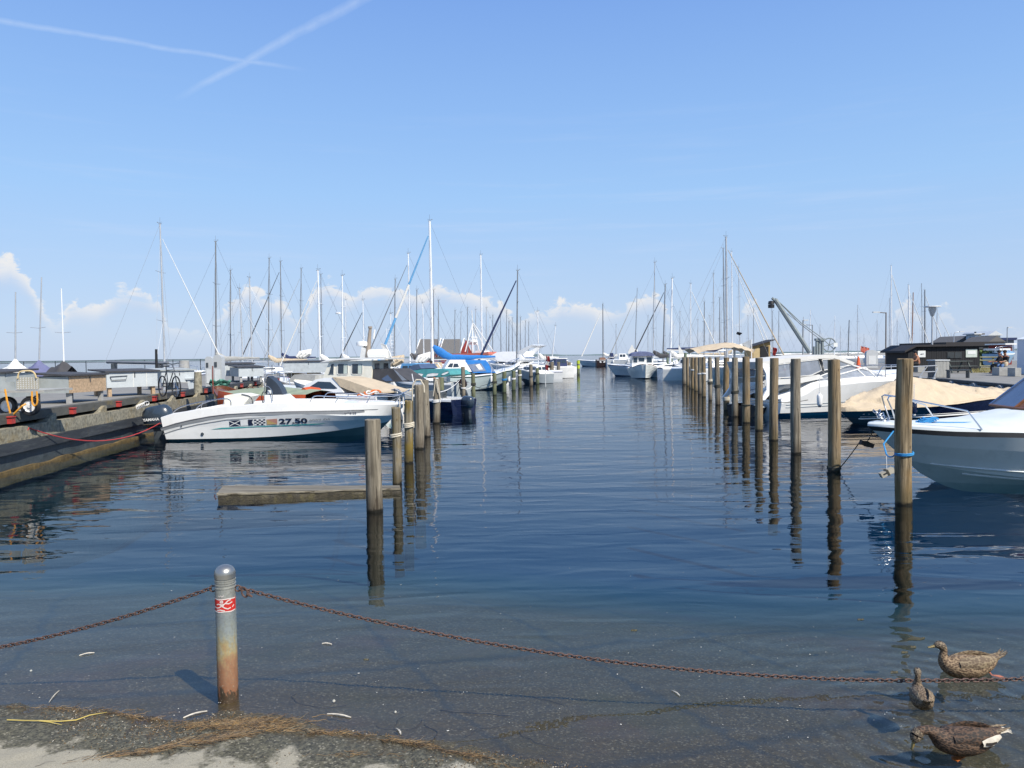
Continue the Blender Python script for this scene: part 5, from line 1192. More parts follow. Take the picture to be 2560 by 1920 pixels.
# cream wheelhouse boat
t_, L, c, h = boat_at('fishing_boat', 'cream wheelhouse boat with three side windows, brown stub mast and radar', 'fishing boat', 1050, 735, 35, 37)
Hf = Hull(L, 2.6, fs=.95, fm=.95, fb=1.35, tw=.75, rake=.6, cz=(-.05, .35), cw=(.85, .5), rub=.14); Hf.hull([W_dull, mat('slate_blue_hull', (.05, .08, .11), .4, var=.15), ANTIF], parent=t_, idx=(0, 0, 1, 1, 2)); Hf.deck(CREAM, t_, drop=.05)
lf = loc_of(c, h); zz = lambda zx, zy: (740 + zx * .1718, 780 + zy * .1718); yo = 1.0
hs_ = [lf(*zz(*p), yo) for p in ((395, 930), (470, 725), (1095, 705), (1095, 1060), (395, 1060))]; z0h = .95
hs_ = [(x, max(z, z0h)) for x, z in hs_]; ztop = max(z for x, z in hs_)
extrude_side(t_, 'wheelhouse', hs_, 1.02, .92, z0h, ztop, CREAM)
rf = [lf(*zz(*p), yo) for p in ((360, 735), (480, 712), (760, 690), (1290, 690), (1295, 668), (760, 665), (480, 690))]
extrude_side(t_, 'wheelhouse_roof', rf, 1.10, 1.06, ztop - .1, ztop + .3, W_)
for pl in ([(468, 905), (500, 760), (545, 752), (545, 905)], None, None): 
    if pl: side_panel(t_, 'window', [lf(*zz(*p), yo) for p in pl], 1.02, .92, z0h, ztop, GLASS, .008, frame=W_dull, fw=.035)
for a, b in (((600, 908), (748, 752)), ((806, 908), (960, 750))):
    (x0, z0), (x1, z1) = lf(*zz(*a), yo), lf(*zz(*b), yo); xa, xb = min(x0, x1), max(x0, x1)
    wo_ = side_panel(t_, 'window', rrect(xa, z0, xb, z1, .06 if xb - xa > .3 else .03), 1.02, .92, z0h, ztop, GLASS, .008, frame=W_dull, fw=.035)
    if xb - xa > .4: side_panel(wo_, 'curtain', rrect(xa + (xb - xa) * .08, z0 + .03, xa + (xb - xa) * .42, z1 - .03, .02), 1.02, .92, z0h, ztop, SIGNG, .011, .0)
aw = min(x for x, z in hs_)
for y_ in (-.45, .45): MB().box((aw - .01, y_, lerp(z0h, ztop, .68)), (.03, .42, .55)).build('aft_window', GLASS, t_)
rail(t_, [(lf(*zz(650, 965), yo)[0], 1.08, lf(*zz(650, 965), yo)[1]), (lf(*zz(960, 960), yo)[0], 1.08, lf(*zz(960, 960), yo)[1])], .02, W_dull, 'grab_rail', smooth=False)
m0 = lf(*zz(1040, 680), 0); m1 = lf(*zz(1080, 240), 0)
mb = MB(); mb.cyl((m0[0], 0, m0[1]), (m1[0], 0, m1[1]), .13, 10, r2=.07); mb.cyl((m1[0], 0, m1[1]), (m1[0], 0, m1[1] + .1), .10, 8); mb.build('stub_mast', mat('taupe_mast', (.30, .25, .20), .5, var=.1), t_)
r0 = lf(*zz(970, 450), 0); MB().lathe([(.10, -.17), (.30, -.13), (.31, -.05), (.29, .04), (.18, .08), (.02, .09)], 20, c=(r0[0], 0, r0[1])).build('radar_dome', W_, t_)
rail(t_, [(r0[0], 0, r0[1] - .16), (m0[0], 0, r0[1] - .25)], .04, GREYC, 'radar_bracket', smooth=False)
rail(t_, [(*[lf(*zz(1128, 390), 0)[0], 0], lf(*zz(1128, 390), 0)[1]), (lf(*zz(1145, 255), 0)[0], 0, lf(*zz(1145, 255), 0)[1])], .045, W_, 'antenna_tube', smooth=False)
cv_ = [lf(*zz(*p), yo) for p in ((1110, 830), (1390, 830), (1640, 1000), (1640, 1015), (1110, 1020))]
extrude_side(t_, 'aft_canopy', cv_, 1.0, .85, .95, 2.0, DARKC); side_panel(t_, 'canopy_window', [lf(*zz(*p), yo) for p in ((1235, 975), (1320, 915), (1400, 1000), (1300, 1008))], 1.0, .85, .95, 2.0, GLASSB, .01)
side_panel(t_, 'canopy_window', [lf(*zz(*p), yo) for p in ((1400, 835), (1440, 860), (1610, 995), (1540, 1000))], 1.0, .85, .95, 2.0, CLEAR, .01)
for i, (zx, zy) in enumerate(((1210, 610), )): 
    x_, z_ = lf(*zz(zx, zy), 0); MB().tube([(x_ + .5, 0, z_), (x_ - .45, 0, z_)], [.22, .22], 14).build('life_raft', W_, t_)
x_, z_ = lf(*zz(740, 390), 0); x2, z2_ = lf(*zz(850, 670), 0); x3, z3_ = lf(*zz(700, 675), 0)
# steadying sail sticking up behind the roof and the beige one on the right of it
mb = MB(); mb.prism([(x_, z_), (x2, z2_), (x3, z3_)], lambda x, z: (x, -1.4 - .05 * z, z), lambda x, z: (x, -1.43 - .05 * z, z)); mb.build('steadying_sail', WHITEC, t_)
pl = [lf(*zz(*p), 0) for p in ((1240, 455), (1300, 480), (1360, 560), (1400, 640), (1440, 730), (1400, 760), (1340, 690), (1270, 600))]
mb = MB(); rows = [[(pl[0][0], 0, pl[0][1])] * 2]
mb.prism(pl, lambda x, z: (x, .05 + .10 * math.sin(x * 9), z), lambda x, z: (x, .0 + .10 * math.sin(x * 9), z)); mb.build('furled_sail', WHITEC, t_)

# boat with teal canopy
t_, L, c, h = boat_at('motorboat', 'small white motorboat with teal canopy and oval curtained windows', 'motorboat', 1152, 985, 43, 46)
Ht = Hull(L, 2.1, fs=.9, fm=.9, fb=1.15, rub=.1); Ht.hull([W_, GREYB, ANTIF], parent=t_); Ht.deck(W_, t_, drop=0, camber=.08)
lf = loc_of(c, h); zz = lambda zx, zy: (960 + zx * .0904, 860 + zy * .0904); yo = .85
cp_ = [lf(*zz(*p), yo) for p in ((480, 820), (700, 760), (1000, 700), (1600, 690), (1780, 740), (1860, 850), (1700, 905), (900, 930), (600, 900))]
zb = min(z for x, z in cp_); zt = max(z for x, z in cp_)
extrude_side(t_, 'canopy', cp_, 1.0, .78, zb, zt, TEALC)
for q in (((850, 910), (870, 830), (1000, 800), (1120, 820), (1090, 905)), ((1200, 905), (1230, 820), (1370, 795), (1530, 800), (1520, 870), (1400, 895)), ((1610, 860), (1640, 800), (1770, 750), (1800, 800), (1700, 860))):
    side_panel(t_, 'curtained_window', [lf(*zz(*p), yo) for p in q], 1.0, .78, zb, zt, WHITEC, .012, frame=TEALC, fw=.03)
ws = [lf(*zz(*p), yo) for p in ((480, 820), (600, 690), (740, 590), (900, 550), (990, 680), (760, 745))]
extrude_side(t_, 'windscreen', ws, .8, .7, zb, zt + .3, GLASSB)
rail(t_, [(p[0], -1.02, p[1]) for p in ws[:5]], .03, W_, 'screen_frame', smooth=False)
outboard(t_, (-L / 2, 0, .25), R(25), .9, mat('black_red_cowling', (.02, .008, .012), .3, var=.2))
# second outboard boat in front of it with dark hull
t_, L, c, h = boat_at('motorboat', 'low dark blue motorboat seen between the left posts, white outboard bracket', 'motorboat', 1158, 1040, 31.5, 33.5)
Hs = Hull(L, 1.7, fs=.62, fm=.62, fb=.75, rub=.08, cz=(.0, .3)); Hs.hull([W_, NAVY, ANTIB], parent=t_); Hs.deck(W_, t_, drop=.2, camber=0); outboard(t_, (-L / 2, 0, .0), R(4), .85)
extrude_side(t_, 'windscreen', [(.2, .6), (.5, .62), (.25, .95), (.1, .95)], .6, .55, .6, .95, GLASS)

# white boat with blue canopy, bow toward the channel
t_, L, c, h = boat_at('motorboat', 'white cabin boat with bright blue cockpit canopy, bow toward the channel', 'motorboat', 1120, 1300, 54, 55)
L0 = L; Hb = Hull(L, 2.9, rake=1.3, cz=(.05, .85), cw=(.9, .40), rub=.10, keel=(-.3, -.2), sheer=[(0, 1.0), (.3, .98), (.55, 1.08), (.8, 1.35), (1, 1.72)], pw=2.0)
Hb.hull([mat('black_green_rubrail', (.02, .05, .045), .4), mat('pale_green_white_gelcoat', (.62, .70, .66), .3, var=.04), ANTIF], parent=t_); Hb.deck(W_, t_, drop=-.03, camber=.15)
lf = loc_of(c, h); zz = lambda zx, zy: (1040 + zx * .1989, 800 + zy * .1989); yo = -1.1
cb_ = [lf(*zz(*p), yo) for p in ((340, 650), (390, 560), (430, 500), (620, 500), (700, 650))]; zb = min(z for x, z in cb_); zt = max(z for x, z in cb_)
extrude_side(t_, 'cabin', cb_, 1.15, 1.0, zb, zt, W_)
for q in (((395, 590), (430, 545), (470, 545), (455, 595)), ((465, 595), (480, 548), (525, 548), (540, 590))): side_panel(t_, 'window', [lf(*zz(*p), yo) for p in q], 1.15, 1.0, zb, zt, GLASS, .012)
cn = [lf(*zz(*p), yo) for p in ((620, 510), (660, 503), (880, 505), (1000, 660), (720, 665))]; extrude_side(t_, 'canopy', cn, 1.16, 1.02, zb, zt, BLUEC)
side_panel(t_, 'clear_panel', [lf(*zz(*p), yo) for p in ((650, 560), (820, 545), (880, 640), (720, 650))], 1.16, 1.02, zb, zt, CLEAR, .012)
side_panel(t_, 'white_flap', [lf(*zz(*p), yo) for p in ((745, 565), (800, 550), (840, 620), (790, 625))], 1.16, 1.02, zb, zt, WHITEC, .02)
side_panel(t_, 'clear_panel', [lf(*zz(*p), yo) for p in ((905, 520), (925, 525), (990, 645), (960, 650))], 1.16, 1.02, zb, zt, CLEAR, .012)
pulpit(t_, Hb, L * .20, L * .40, .5, 2, .02)
for xx, sg in ((L * .32, -1), (L * .05, -1)): fender(t_, Hb.side(xx, .75, sg, .1), .5, .1)
# its red neighbours: motor yacht with radar arch
t_, L, c, h = boat_at('motor_yacht', 'large white motor yacht with swept-back radar arch in the left marina', 'motor yacht', 1372, 1185, 72, 76)
Hm = Hull(L, 3.2, rake=1.2, cz=(.1, .6), rub=.12, sheer=[(0, 1.2), (.4, 1.45), (1, 1.9)]); Hm.hull([GREYB, W_, NAVY], parent=t_); Hm.deck(W_, t_, drop=-.05, camber=.2)
lf = loc_of(c, h); zz = lambda zx, zy: (1160 + zx * .1175, 840 + zy * .1175); yo = 1.2
sp_ = [lf(*zz(*p), yo) for p in ((560, 430), (680, 350), (820, 330), (1180, 330), (1260, 480), (1180, 560), (760, 540), (600, 520))]; zb = min(z for x, z in sp_); zt = max(z for x, z in sp_)
extrude_side(t_, 'superstructure', sp_, 1.45, 1.1, zb, zt, W_)
side_panel(t_, 'window', [lf(*zz(*p), yo) for p in ((920, 560), (1060, 530), (1150, 560), (1060, 600))], 1.45, 1.2, zb - .3, zt, GLASS, .02)
aw_ = [lf(*zz(*p), yo) for p in ((1120, 345), (1290, 250), (1440, 180), (1520, 200), (1400, 250), (1290, 350), (1220, 430))]
for sg in (1, -1):
    mb = MB(); mb.prism(aw_, lambda x, z: (x, sg * 1.2, z), lambda x, z: (x, sg * 1.08, z)); mb.build('radar_arch', W_, t_)
mb = MB(); mb.prism(aw_[2:4] + [(aw_[4][0], aw_[4][1])], lambda x, z: (x, 1.19, z), lambda x, z: (x, -1.19, z)); mb.build('arch_top', W_, t_)
rail(t_, [Hm.gun(L * f_, 1, .02 if f_ < .06 else .45, .1) for f_ in (.05, .1, .2, .3, .4)], .02)
# red decked boat with A-frame
t_, L, c, h = boat_at('work_boat', 'red-decked work boat with white A-frame mast and ladder gantry', 'work boat', 1133, 1236, 84, 82)
Hr = Hull(L, 2.6, fs=1.2, fm=1.2, fb=1.5, rub=.1); Hr.hull([SALMON, W_dull, ANTIF], parent=t_)
lf = loc_of(c, h); zz = lambda zx, zy: (1040 + zx * .1989, 800 + zy * .1989)
for nm, q, m_, w_ in (('red_roof', ((480, 425), (860, 412), (960, 400), (970, 435), (860, 445), (480, 440)), SALMON, 1.1), ('cabin', ((500, 440), (850, 440), (850, 560), (500, 560)), W_dull, 1.0), ('hatch', ((790, 385), (880, 385), (890, 408), (780, 410)), W_, .8)):
    pp = [lf(*zz(*p), 0) for p in q]; extrude_side(t_, nm, pp, w_, w_, 0, 5, m_)
for sg in (1, -1):
    ap = lf(*zz(710, 40), 0); l0 = lf(*zz(660, 400), 0); l1 = lf(*zz(755, 400), 0)
    for b_ in (l0, l1): rail(t_, [(ap[0], 0, ap[1]), (b_[0], sg * .8, b_[1])], .06, W_, 'frame_leg', smooth=False)
for zy in (220, 300):
    a, b = lf(*zz(665, zy), 0), lf(*zz(770, zy), 0); rail(t_, [(a[0], 0, a[1]), (b[0], 0, b[1])], .09, W_, 'crossbar', smooth=False)
for q in (((710, 0), (715, 45)), ((710, 40), (880, 380)), ((720, 40), (975, 395)), ((700, -120), (712, 30))):
    a, b = lf(*zz(*q[0]), 0), lf(*zz(*q[1]), 0); rail(t_, [(a[0], 0, a[1]), (b[0], 0, b[1])], .045, W_dull, 'stay', smooth=False)
a = lf(*zz(715, 255), 0); MB().lathe([(.1, -.3), (.55, -.2), (.55, 0), (.1, .15)], 12, c=(a[0], 0, a[1])).build('radar_dome', W_, t_)
# blue bimini boat and a few low hulls between
def simple_boat(label, x0, x1, d0, d1, m_hull, canopy=None, B=2.2, fs=.8, fb=1.1, ch=1.0, cat='motorboat', top=None, out=False, w=.62, win=True, c0=-.25, c1=.22, name='motorboat', capm=None, bot=None, rubm=None):
    t_, L, c, h = boat_at(name, label, cat, x0, x1, d0, d1)
    Hh = Hull(L, B, fs=fs, fm=fs, fb=fb, rub=.09, rake=.6); Hh.hull([rubm or W_dull, m_hull, bot or ANTIF], parent=t_); Hh.deck(capm or W_, t_, drop=-.02, camber=.08)
    if canopy:
        zb, zt = fs, fs + ch
        pl = [(L * c0, zb), (L * c0, zt * .98), (L * (c0 + .06), zt), (L * (c1 - .12), zt), (L * c1, zb)]
        extrude_side(t_, 'cabin', pl, B * .40, B * .34, zb, zt, canopy)
        if win:
            wz0, wz1 = lerp(zb, zt, .42), lerp(zb, zt, .84); xx = L * c0 + .12; xe = L * (c1 - .13); nn = 2 if xe - xx < 2.2 else 3
            for i in range(nn):
                a = lerp(xx, xe, i / nn) + .04; b = lerp(xx, xe, (i + 1) / nn) - .04; side_panel(t_, 'window', rrect(a, wz0, b, wz1, .05), B * .40, B * .34, zb, zt, GLASS, .008)
            extrude_side(t_, 'windscreen', [(L * (c1 - .105), wz1), (L * (c1 - .06), wz0), (L * (c1 - .05), wz0 + .01), (L * (c1 - .095), wz1 + .01)], B * .33, B * .31, zb, zt, GLASS)
        if top: extrude_side(t_, 'roof', [(L * c0 - .15, zt + .005), (L * (c1 - .10), zt + .005), (L * (c1 - .12), zt + .07), (L * c0 - .1, zt + .07)], B * .37, B * .35, zb, zt, top)
    pulpit(t_, Hh, L * .22, L * .42, .45, 2, .02)
    if out: outboard(t_, (-L / 2, 0, fs - .7), R(3), .9)
    return t_, L, c, h, Hh
simple_boat('motorboat under a light blue bimini cover left of the teal canopy', 1085, 985, 52, 54, W_, SKYC, 2.4, .95, 1.2, 1.0)
simple_boat('grey hulled motorboat with dark window band moored behind the flag post', 1364, 1300, 66, 64, GREYB, W_, 2.4, .9, 1.2, .6)
simple_boat('white cruiser with dark canopy right of the red flag, behind the far posts', 1420, 1350, 80, 78, W_, NAVYC, 2.6, 1.2, 1.5, .8, top=W_)
simple_boat('low white motorboat far out behind the last left posts', 1432, 1380, 98, 100, W_, W_, 2.4, .9, 1.1, .6)
simple_boat('white motorboat with tan cover left of the work boat', 1120, 1010, 66, 68, W_, BEIGEC, 2.5, 1.1, 1.3, .8, win=False)
simple_boat('grey decked motorboat with black bow canvas behind the cuddy boat', 850, 700, 44, 46, W_dull, GREYC, 2.4, .95, 1.2, .5, win=False)
simple_boat('dark hulled low boat with open steel rails in front of the cream wheelhouse boat', 812, 648, 39.5, 42, NAVY, None, 2.2, .85, 1.0)
simple_boat('white boat with wrinkled beige cover tucked under the far boxes', 805, 700, 50, 52, W_dull, BEIGEC, 2.4, .9, 1.1, .55, win=False)

# Danish style flag: red cloth with white cross, hanging from a pole
def flag(label, px, py0, py1, d, w_, red=REDP, white=W_, pole=True, cross=True):
    a = D(px, py0, d); b = D(px, py1, d); t_ = thing('flag', label, 'flag', (a.x, a.y, 0)); hgt = a.z - b.z
    if pole: MB().cyl((-.02, 0, b.z - 1.2), (-.05, 0, a.z + .1), .025, 6).build('pole', W_dull, t_)
    rows = []; mi = []
    mb_ = MB(); nu, nv = 12, 8
    for j in range(nv + 1):
        rows.append([(w_ * (i / nu) * (1 - .3 * j / nv) + .05 * math.sin(j * .8), .10 * math.sin(i * 1.3 + j * .4), a.z - hgt * (j / nv) - .25 * w_ * (i / nu)) for i in range(nu + 1)])
    vs_ = [q for r_ in rows for q in r_]; mb_.v = [tuple(v) for v in vs_]
    for j in range(nv):
        for i in range(nu):
            mb_.f.append((j * (nu + 1) + i, j * (nu + 1) + i + 1, (j + 1) * (nu + 1) + i + 1, (j + 1) * (nu + 1) + i)); mb_.m.append(1 if cross and (i in (4, 5) or j in (3, 4)) else 0)
    mb_.build('cloth', [red, white], t_)
    return t_
flag('red flag with white cross hanging limp at the far end of the left row', 1364, 889, 925, 54, .28)

# ------------------------------------------------------------------ things on the left pier
DZ = 1.2
def pbox(label, xy, rz, L, W__, z0, z1, m_front, m_side, lidm=FELT, legs=True, slope=.06, extra=None, legm=None):
    t_ = thing('equipment_box', label, 'equipment box', (xy[0], xy[1], DZ), rz, 'grey equipment boxes on the pier')
    h0, h1 = z0 - DZ, z1 - DZ; hl, hw = L / 2, W__ / 2
    th = .02
    for nm, c_, d_, m_ in (('front_panel', (0, -hw, (h0 + h1) / 2), (L, th, h1 - h0), m_front), ('back_panel', (0, hw, (h0 + h1) / 2), (L, th, h1 - h0), m_side), ('side_panel', (-hl - .0, 0, (h0 + h1) / 2), (th, W__ - .03, h1 - h0 - .004), m_side), ('side_panel', (hl + .0, 0, (h0 + h1) / 2), (th, W__ - .03, h1 - h0 - .004), m_front if m_side is OSB else m_side)):
        MB().box(c_, d_).build(nm, m_, t_, ang=20)
    MB().box((0, 0, h0 + .02), (L - .05, W__ - .05, .03)).build('floor_panel', m_side, t_)
    li = MB(); a = .07; li.hexa([(-hl - a, -hw - a, h1 + .004), (hl + a, -hw - a, h1 + .004), (hl + a, hw + a, h1 + .004 + slope), (-hl - a, hw + a, h1 + .004 + slope), (-hl - a, -hw - a, h1 + .05), (hl + a, -hw - a, h1 + .05), (hl + a, hw + a, h1 + .05 + slope), (-hl - a, hw + a, h1 + .05 + slope)]); li.build('lid', lidm, t_, ang=20)
    if legs:
        for sx in (-1, 1):
            for sy in (-1, 1): MB().box((sx * (hl - .12), sy * (hw - .10), h0 / 2), (.11, .11, h0 - .002)).build('leg', legm or CONCG, t_)
    MB().box((hl * .08, -hw - .02, h1 - .10), (.025, .02, .16)).build('latch', GREYD, t_)
    if extra: extra(t_, hl, hw, h0, h1)
    return t_
# box with chipboard front: near corner at (174, 943)
def corner(px, py, z): p = G(px, py, z); return p
p = corner(174, 983, 1.50); pe = corner(265, 976, 1.50)
Lf = (pe - p).length; rz = math.atan2(pe.y - p.y, pe.x - p.x); Wd = 1.15
perp = Vector((-math.sin(rz), math.cos(rz), 0))
def cxy(p, pe, Wd): rz = math.atan2(pe.y - p.y, pe.x - p.x); pp = Vector((-math.sin(rz), math.cos(rz), 0)); m_ = (p + pe) / 2 + pp * Wd / 2; return (m_.x, m_.y), rz, (pe - p).length
ztb = D(174, 941, p.y).z
xy, rz, Lf = cxy(p, pe, 1.15); pbox('grey box with raw chipboard front and black felt lid beside the trailer', xy, rz, Lf, 1.15, 1.50, ztb, OSB, PLYG)
def ex2(t_, hl, hw, h0, h1):
    for f_ in (.02, .55): MB().box((f_ * hl, -hw - .014, (h0 + h1) / 2), (.02, .012, h1 - h0)).build('seam_strip', W_dull, t_)
    x0 = -hl * .88; rail(t_, [(x0, -hw - .03, h1 - .14), (x0 + .04, -hw - .05, h1 - .26), (x0 + .5, -hw - .05, h1 - .25), (x0 + .56, -hw - .03, h1 - .12), (x0, -hw - .03, h1 - .14)], .012, GREYD, 'handle', smooth=False)
p = corner(267, 970, 1.50); pe = corner(394, 965, 1.50); xy, rz, Lf = cxy(p, pe, 1.2); pbox('pale grey box with vertical seams and a handle, right of the chipboard box', xy, rz, Lf, 1.2, 1.5, D(330, 930, (p.y + pe.y) / 2).z, PLYL, PLYG, FELT, extra=ex2, legm=OSB)
p = corner(404, 957, 1.50); pe = corner(486, 954, 1.50); xy, rz, Lf = cxy(p, pe, 1.3); pbox('pale grey box with grey lid behind the leaning bicycle', xy, rz, Lf, 1.3, 1.5, D(440, 927, (p.y + pe.y) / 2).z, PLYL, PLYG, PLYG)
p = corner(596, 942, 1.50); pe = corner(658, 940.5, 1.50); xy, rz, Lf = cxy(p, pe, 2.0); pbox('grey box with low pitched black roof right of the power stand', xy, rz, Lf, 2.2, 1.50, D(596, 919, p.y).z, PLYL, PLYG, FELT)
p = corner(503, 944, 1.50); pe = corner(590, 942, 1.5); p = p + Vector((0, 2.6, 0)); pe = pe + Vector((0, 2.6, 0)); xy, rz, Lf = cxy(p, pe, 1.2); pbox('grey box partly hidden behind the power stand', xy, rz, Lf * 1.05, 1.2, 1.50, 2.12, PLYL, PLYG)
p = Vector((wl(50) - 4.6, 50, 1.5)); pbox('farthest grey box on the pier, behind the cream wheelhouse boat', (D(768, 900, 50).x, 50.5), .05, 3.0, 1.6, 1.45, 2.15, PLYL, PLYG)
p = Vector((0, 0, 0)); xa = D(-150, 0, 19.5).x; xb = D(16, 0, 20.6).x
pbox('grey plywood box at the left edge behind the yellow trailer', ((xa + xb) / 2, 20.6), .02, xb - xa, 1.3, 1.45, D(50, 933, 20).z, PLYG, PLYG)
# low trestle table
t_ = thing('trestle', 'small grey trestle standing on the pier by the leaning bicycle', 'trestle', (D(452, 965, 31).x, 31, DZ))
MB().box((0, 0, .42), (1.1, .5, .06)).build('top', PLYL, t_)
for sx in (-1, 1): MB().hexa([(sx * .48 - .05, -.25, 0), (sx * .48 + .05, -.25, 0), (sx * .48 + .05, .25, 0), (sx * .48 - .05, .25, 0), (sx * .40 - .05, -.2, .38), (sx * .40 + .05, -.2, .38), (sx * .40 + .05, .2, .38), (sx * .40 - .05, .2, .38)]).build('leg', PLYL, t_)
# trailer
tr_p = Vector((D(42, 0, 17.2).x, 17.2, DZ)); t_ = thing('hand_trailer', 'yellow framed hand trailer with chequer plate tailgate and white rimmed wheel', 'trailer', tr_p, .05)
CHK = mat('bright_aluminium', (.50, .46, .36), .4, metal=.3, var=.08)
zt_ = D(42, 943, 17.2).z - DZ; zb_ = D(42, 973, 17.2).z - DZ; wpx = (D(81, 0, 17.2).x - D(27, 0, 17.2).x); x0 = D(27, 0, 17.2).x - tr_p.x
pl_ = MB().box((x0 + wpx / 2, -.3, (zt_ + zb_) / 2), (wpx, .02, zt_ - zb_)).build('tailgate', CHK, t_)
stm = MB().hexa([(-.022, -.004, -.004), (0, -.004, -.014), (.022, -.004, .004), (0, -.004, .014), (-.018, 0, -.003), (0, 0, -.010), (.018, 0, .003), (0, 0, .010)]).mesh('raised_diamond', mat('white_metal_glint', (.78, .77, .72), .3, metal=.4))
for i in range(8):
    for j in range(6):
        o = obj('raised_diamond', stm, pl_, (x0 + .04 + i * (wpx - .06) / 7.2, -.312, zb_ + .03 + j * (zt_ - zb_ - .04) / 5.2)); o.scale = (1.1, 1, 1.3)
MB().box((x0 - .15, .3, zb_ - .04), (1.0 + wpx, 1.2, .05)).build('load_bed', GREYC, t_); MB().box((x0 - .3, -.28, (zt_ + zb_) / 2 - .06), (.5, .02, .2)).build('side_board', PLYG, t_)
rail(t_, [(x0 + .05, -.34, zt_ - .02), (x0 + .08, -.34, zt_ + .10), (x0 + .16, -.34, zt_ + .14), (x0 + wpx - .14, -.34, zt_ + .14), (x0 + wpx - .06, -.34, zt_ + .08), (x0 + wpx - .03, -.34, zt_ - .02)], .017, mat('cream_yellow_tube', (.62, .48, .25), .4, var=.1), 'hoop')
rail(t_, [(x0 - .22, -.36, zb_ + .02), (x0 - .18, -.37, .35), (x0 - .12, -.37, .06), (x0 - .05, -.37, .04), (x0 + .14, -.37, .22), (x0 + .18, -.30, .26)], .021, YELLOW, 'yellow_leg', smooth=False)
rail(t_, [(x0 + wpx - .12, -.36, zb_ - .04), (x0 + wpx - .12, -.37, .30), (x0 + wpx - .07, -.37, .22), (x0 + wpx - .01, -.37, .30), (x0 + wpx - .02, -.36, zb_ - .04)], .020, YELLOW, 'yellow_hook')
def wheel(parent, c_, r, wd, rimm=W_, axis='Y', spokes=0, tyre=True):
    rot = (R(90), 0, 0) if axis == 'Y' else (0, R(90), 0)
    o = obj('wheel', None, parent, c_, rot)
    if tyre: MB().lathe([(r * .62, -wd * .45), (r * .9, -wd / 2), (r, -wd * .25), (r, wd * .25), (r * .9, wd / 2), (r * .62, wd * .45), (r * .62, -wd * .45)], 24, caps=False).build('tyre', BLACK, o)
    MB().lathe([(r * .62, -wd * .46), (r * .6, wd * .47), (r * .5, wd * .3), (r * .18, wd * .34), (r * .16, wd * .55), (.001, wd * .55)], 20).build('rim', rimm, o)
    return o
wheel(t_, (x0 + wpx * .42, -.16, .2), .215, .12, mat('white_rim', (.7, .7, .68), .4, var=.1)); wheel(t_, (x0 - .45, .1, .2), .215, .12)
# bicycle leaning against the box
bp = Vector((D(409, 0, 24.3).x, 24.3, DZ)); t_ = thing('bicycle', 'old black bicycle with basket leaning between the pale boxes', 'bicycle', bp, R(-44))
def bwheel(c_, r):
    o = obj('wheel', None, t_, c_)
    MB().tube([(r * math.cos(a), 0, r * math.sin(a)) for a in [2 * math.pi * i / 32 for i in range(32)]], .022, 6, closed=True).build('tyre', BLACK, o)
    mb_ = MB()
    for i in range(14): a = 2 * math.pi * i / 14; mb_.cyl((.02 * math.cos(a + 1), .02, .02 * math.sin(a + 1)), ((r - .02) * math.cos(a), 0, (r - .02) * math.sin(a)), .004, 4)
    mb_.build('spokes', STEEL, o)
bwheel((.1, 0, .34), .33); bwheel((-.98, 0, .34), .33)
for nm, P in (('fork', [(.1, .03, .34), (-.12, .03, .95), (-.15, 0, 1.02)]), ('top_tube', [(-.12, 0, .88), (-.62, 0, .86)]), ('down_tube', [(-.10, 0, .82), (-.52, 0, .32)]), ('seat_tube', [(-.52, 0, .32), (-.66, 0, .98)]), ('chain_stay', [(-.52, 0, .32), (-.98, 0, .34)]), ('seat_stay', [(-.62, 0, .86), (-.98, 0, .34)]), ('handlebar', [(-.30, -.25, 1.08), (-.16, -.2, 1.1), (-.13, 0, 1.06), (-.16, .2, 1.1), (-.30, .25, 1.08)])):
    rail(t_, P, .016, GREYD, nm, smooth=False)
MB().box((-.68, 0, 1.0), (.26, .14, .05)).build('saddle', BLACK, t_)
for z in (.80, .88, .96, 1.04): rail(t_, [(.02, -.16, z), (.36, -.16, z), (.36, .16, z), (.02, .16, z), (.02, -.16, z)], .008, WIRE, 'basket_wire', smooth=False)
# power stand with rounded top and a second one
def stand(px, py0, py1, d, w_, label, dp=.35):
    a = D(px, py0, d); t_ = thing('power_stand', label, 'power stand', (a.x, d, DZ)); hgt = a.z - DZ; hw = w_ / 2
    pr_ = [(-hw, 0), (hw, 0), (hw, hgt - hw * .8)] + [(hw * math.cos(x), hgt - hw * .8 + hw * .8 * math.sin(x)) for x in (.5, 1.0, 1.57, 2.1, 2.6)] + [(-hw, hgt - hw * .8)]
    MB().prism(pr_, lambda x, z: (x, -dp / 2, z), lambda x, z: (x, dp / 2, z)).build('housing', GREYB if False else mat('light_grey_enamel', (.42, .44, .45), .5, var=.06), t_, ang=30)
    MB().box((-hw * .4, -dp / 2 - .01, hgt * .72), (w_ * .3, .02, .2)).build('socket_panel', GREYD, t_); MB().box((0, -dp / 2 - .012, hgt * .35), (w_ * .7, .012, hgt * .45)).build('door', PALEGREY, t_); return t_
stand(547, 887, 967, 30.5, .34, 'light grey power stand with rounded top on the left pier'); stand(525, 891, 965, 33.0, .30, 'second grey power stand just behind the first on the left pier')
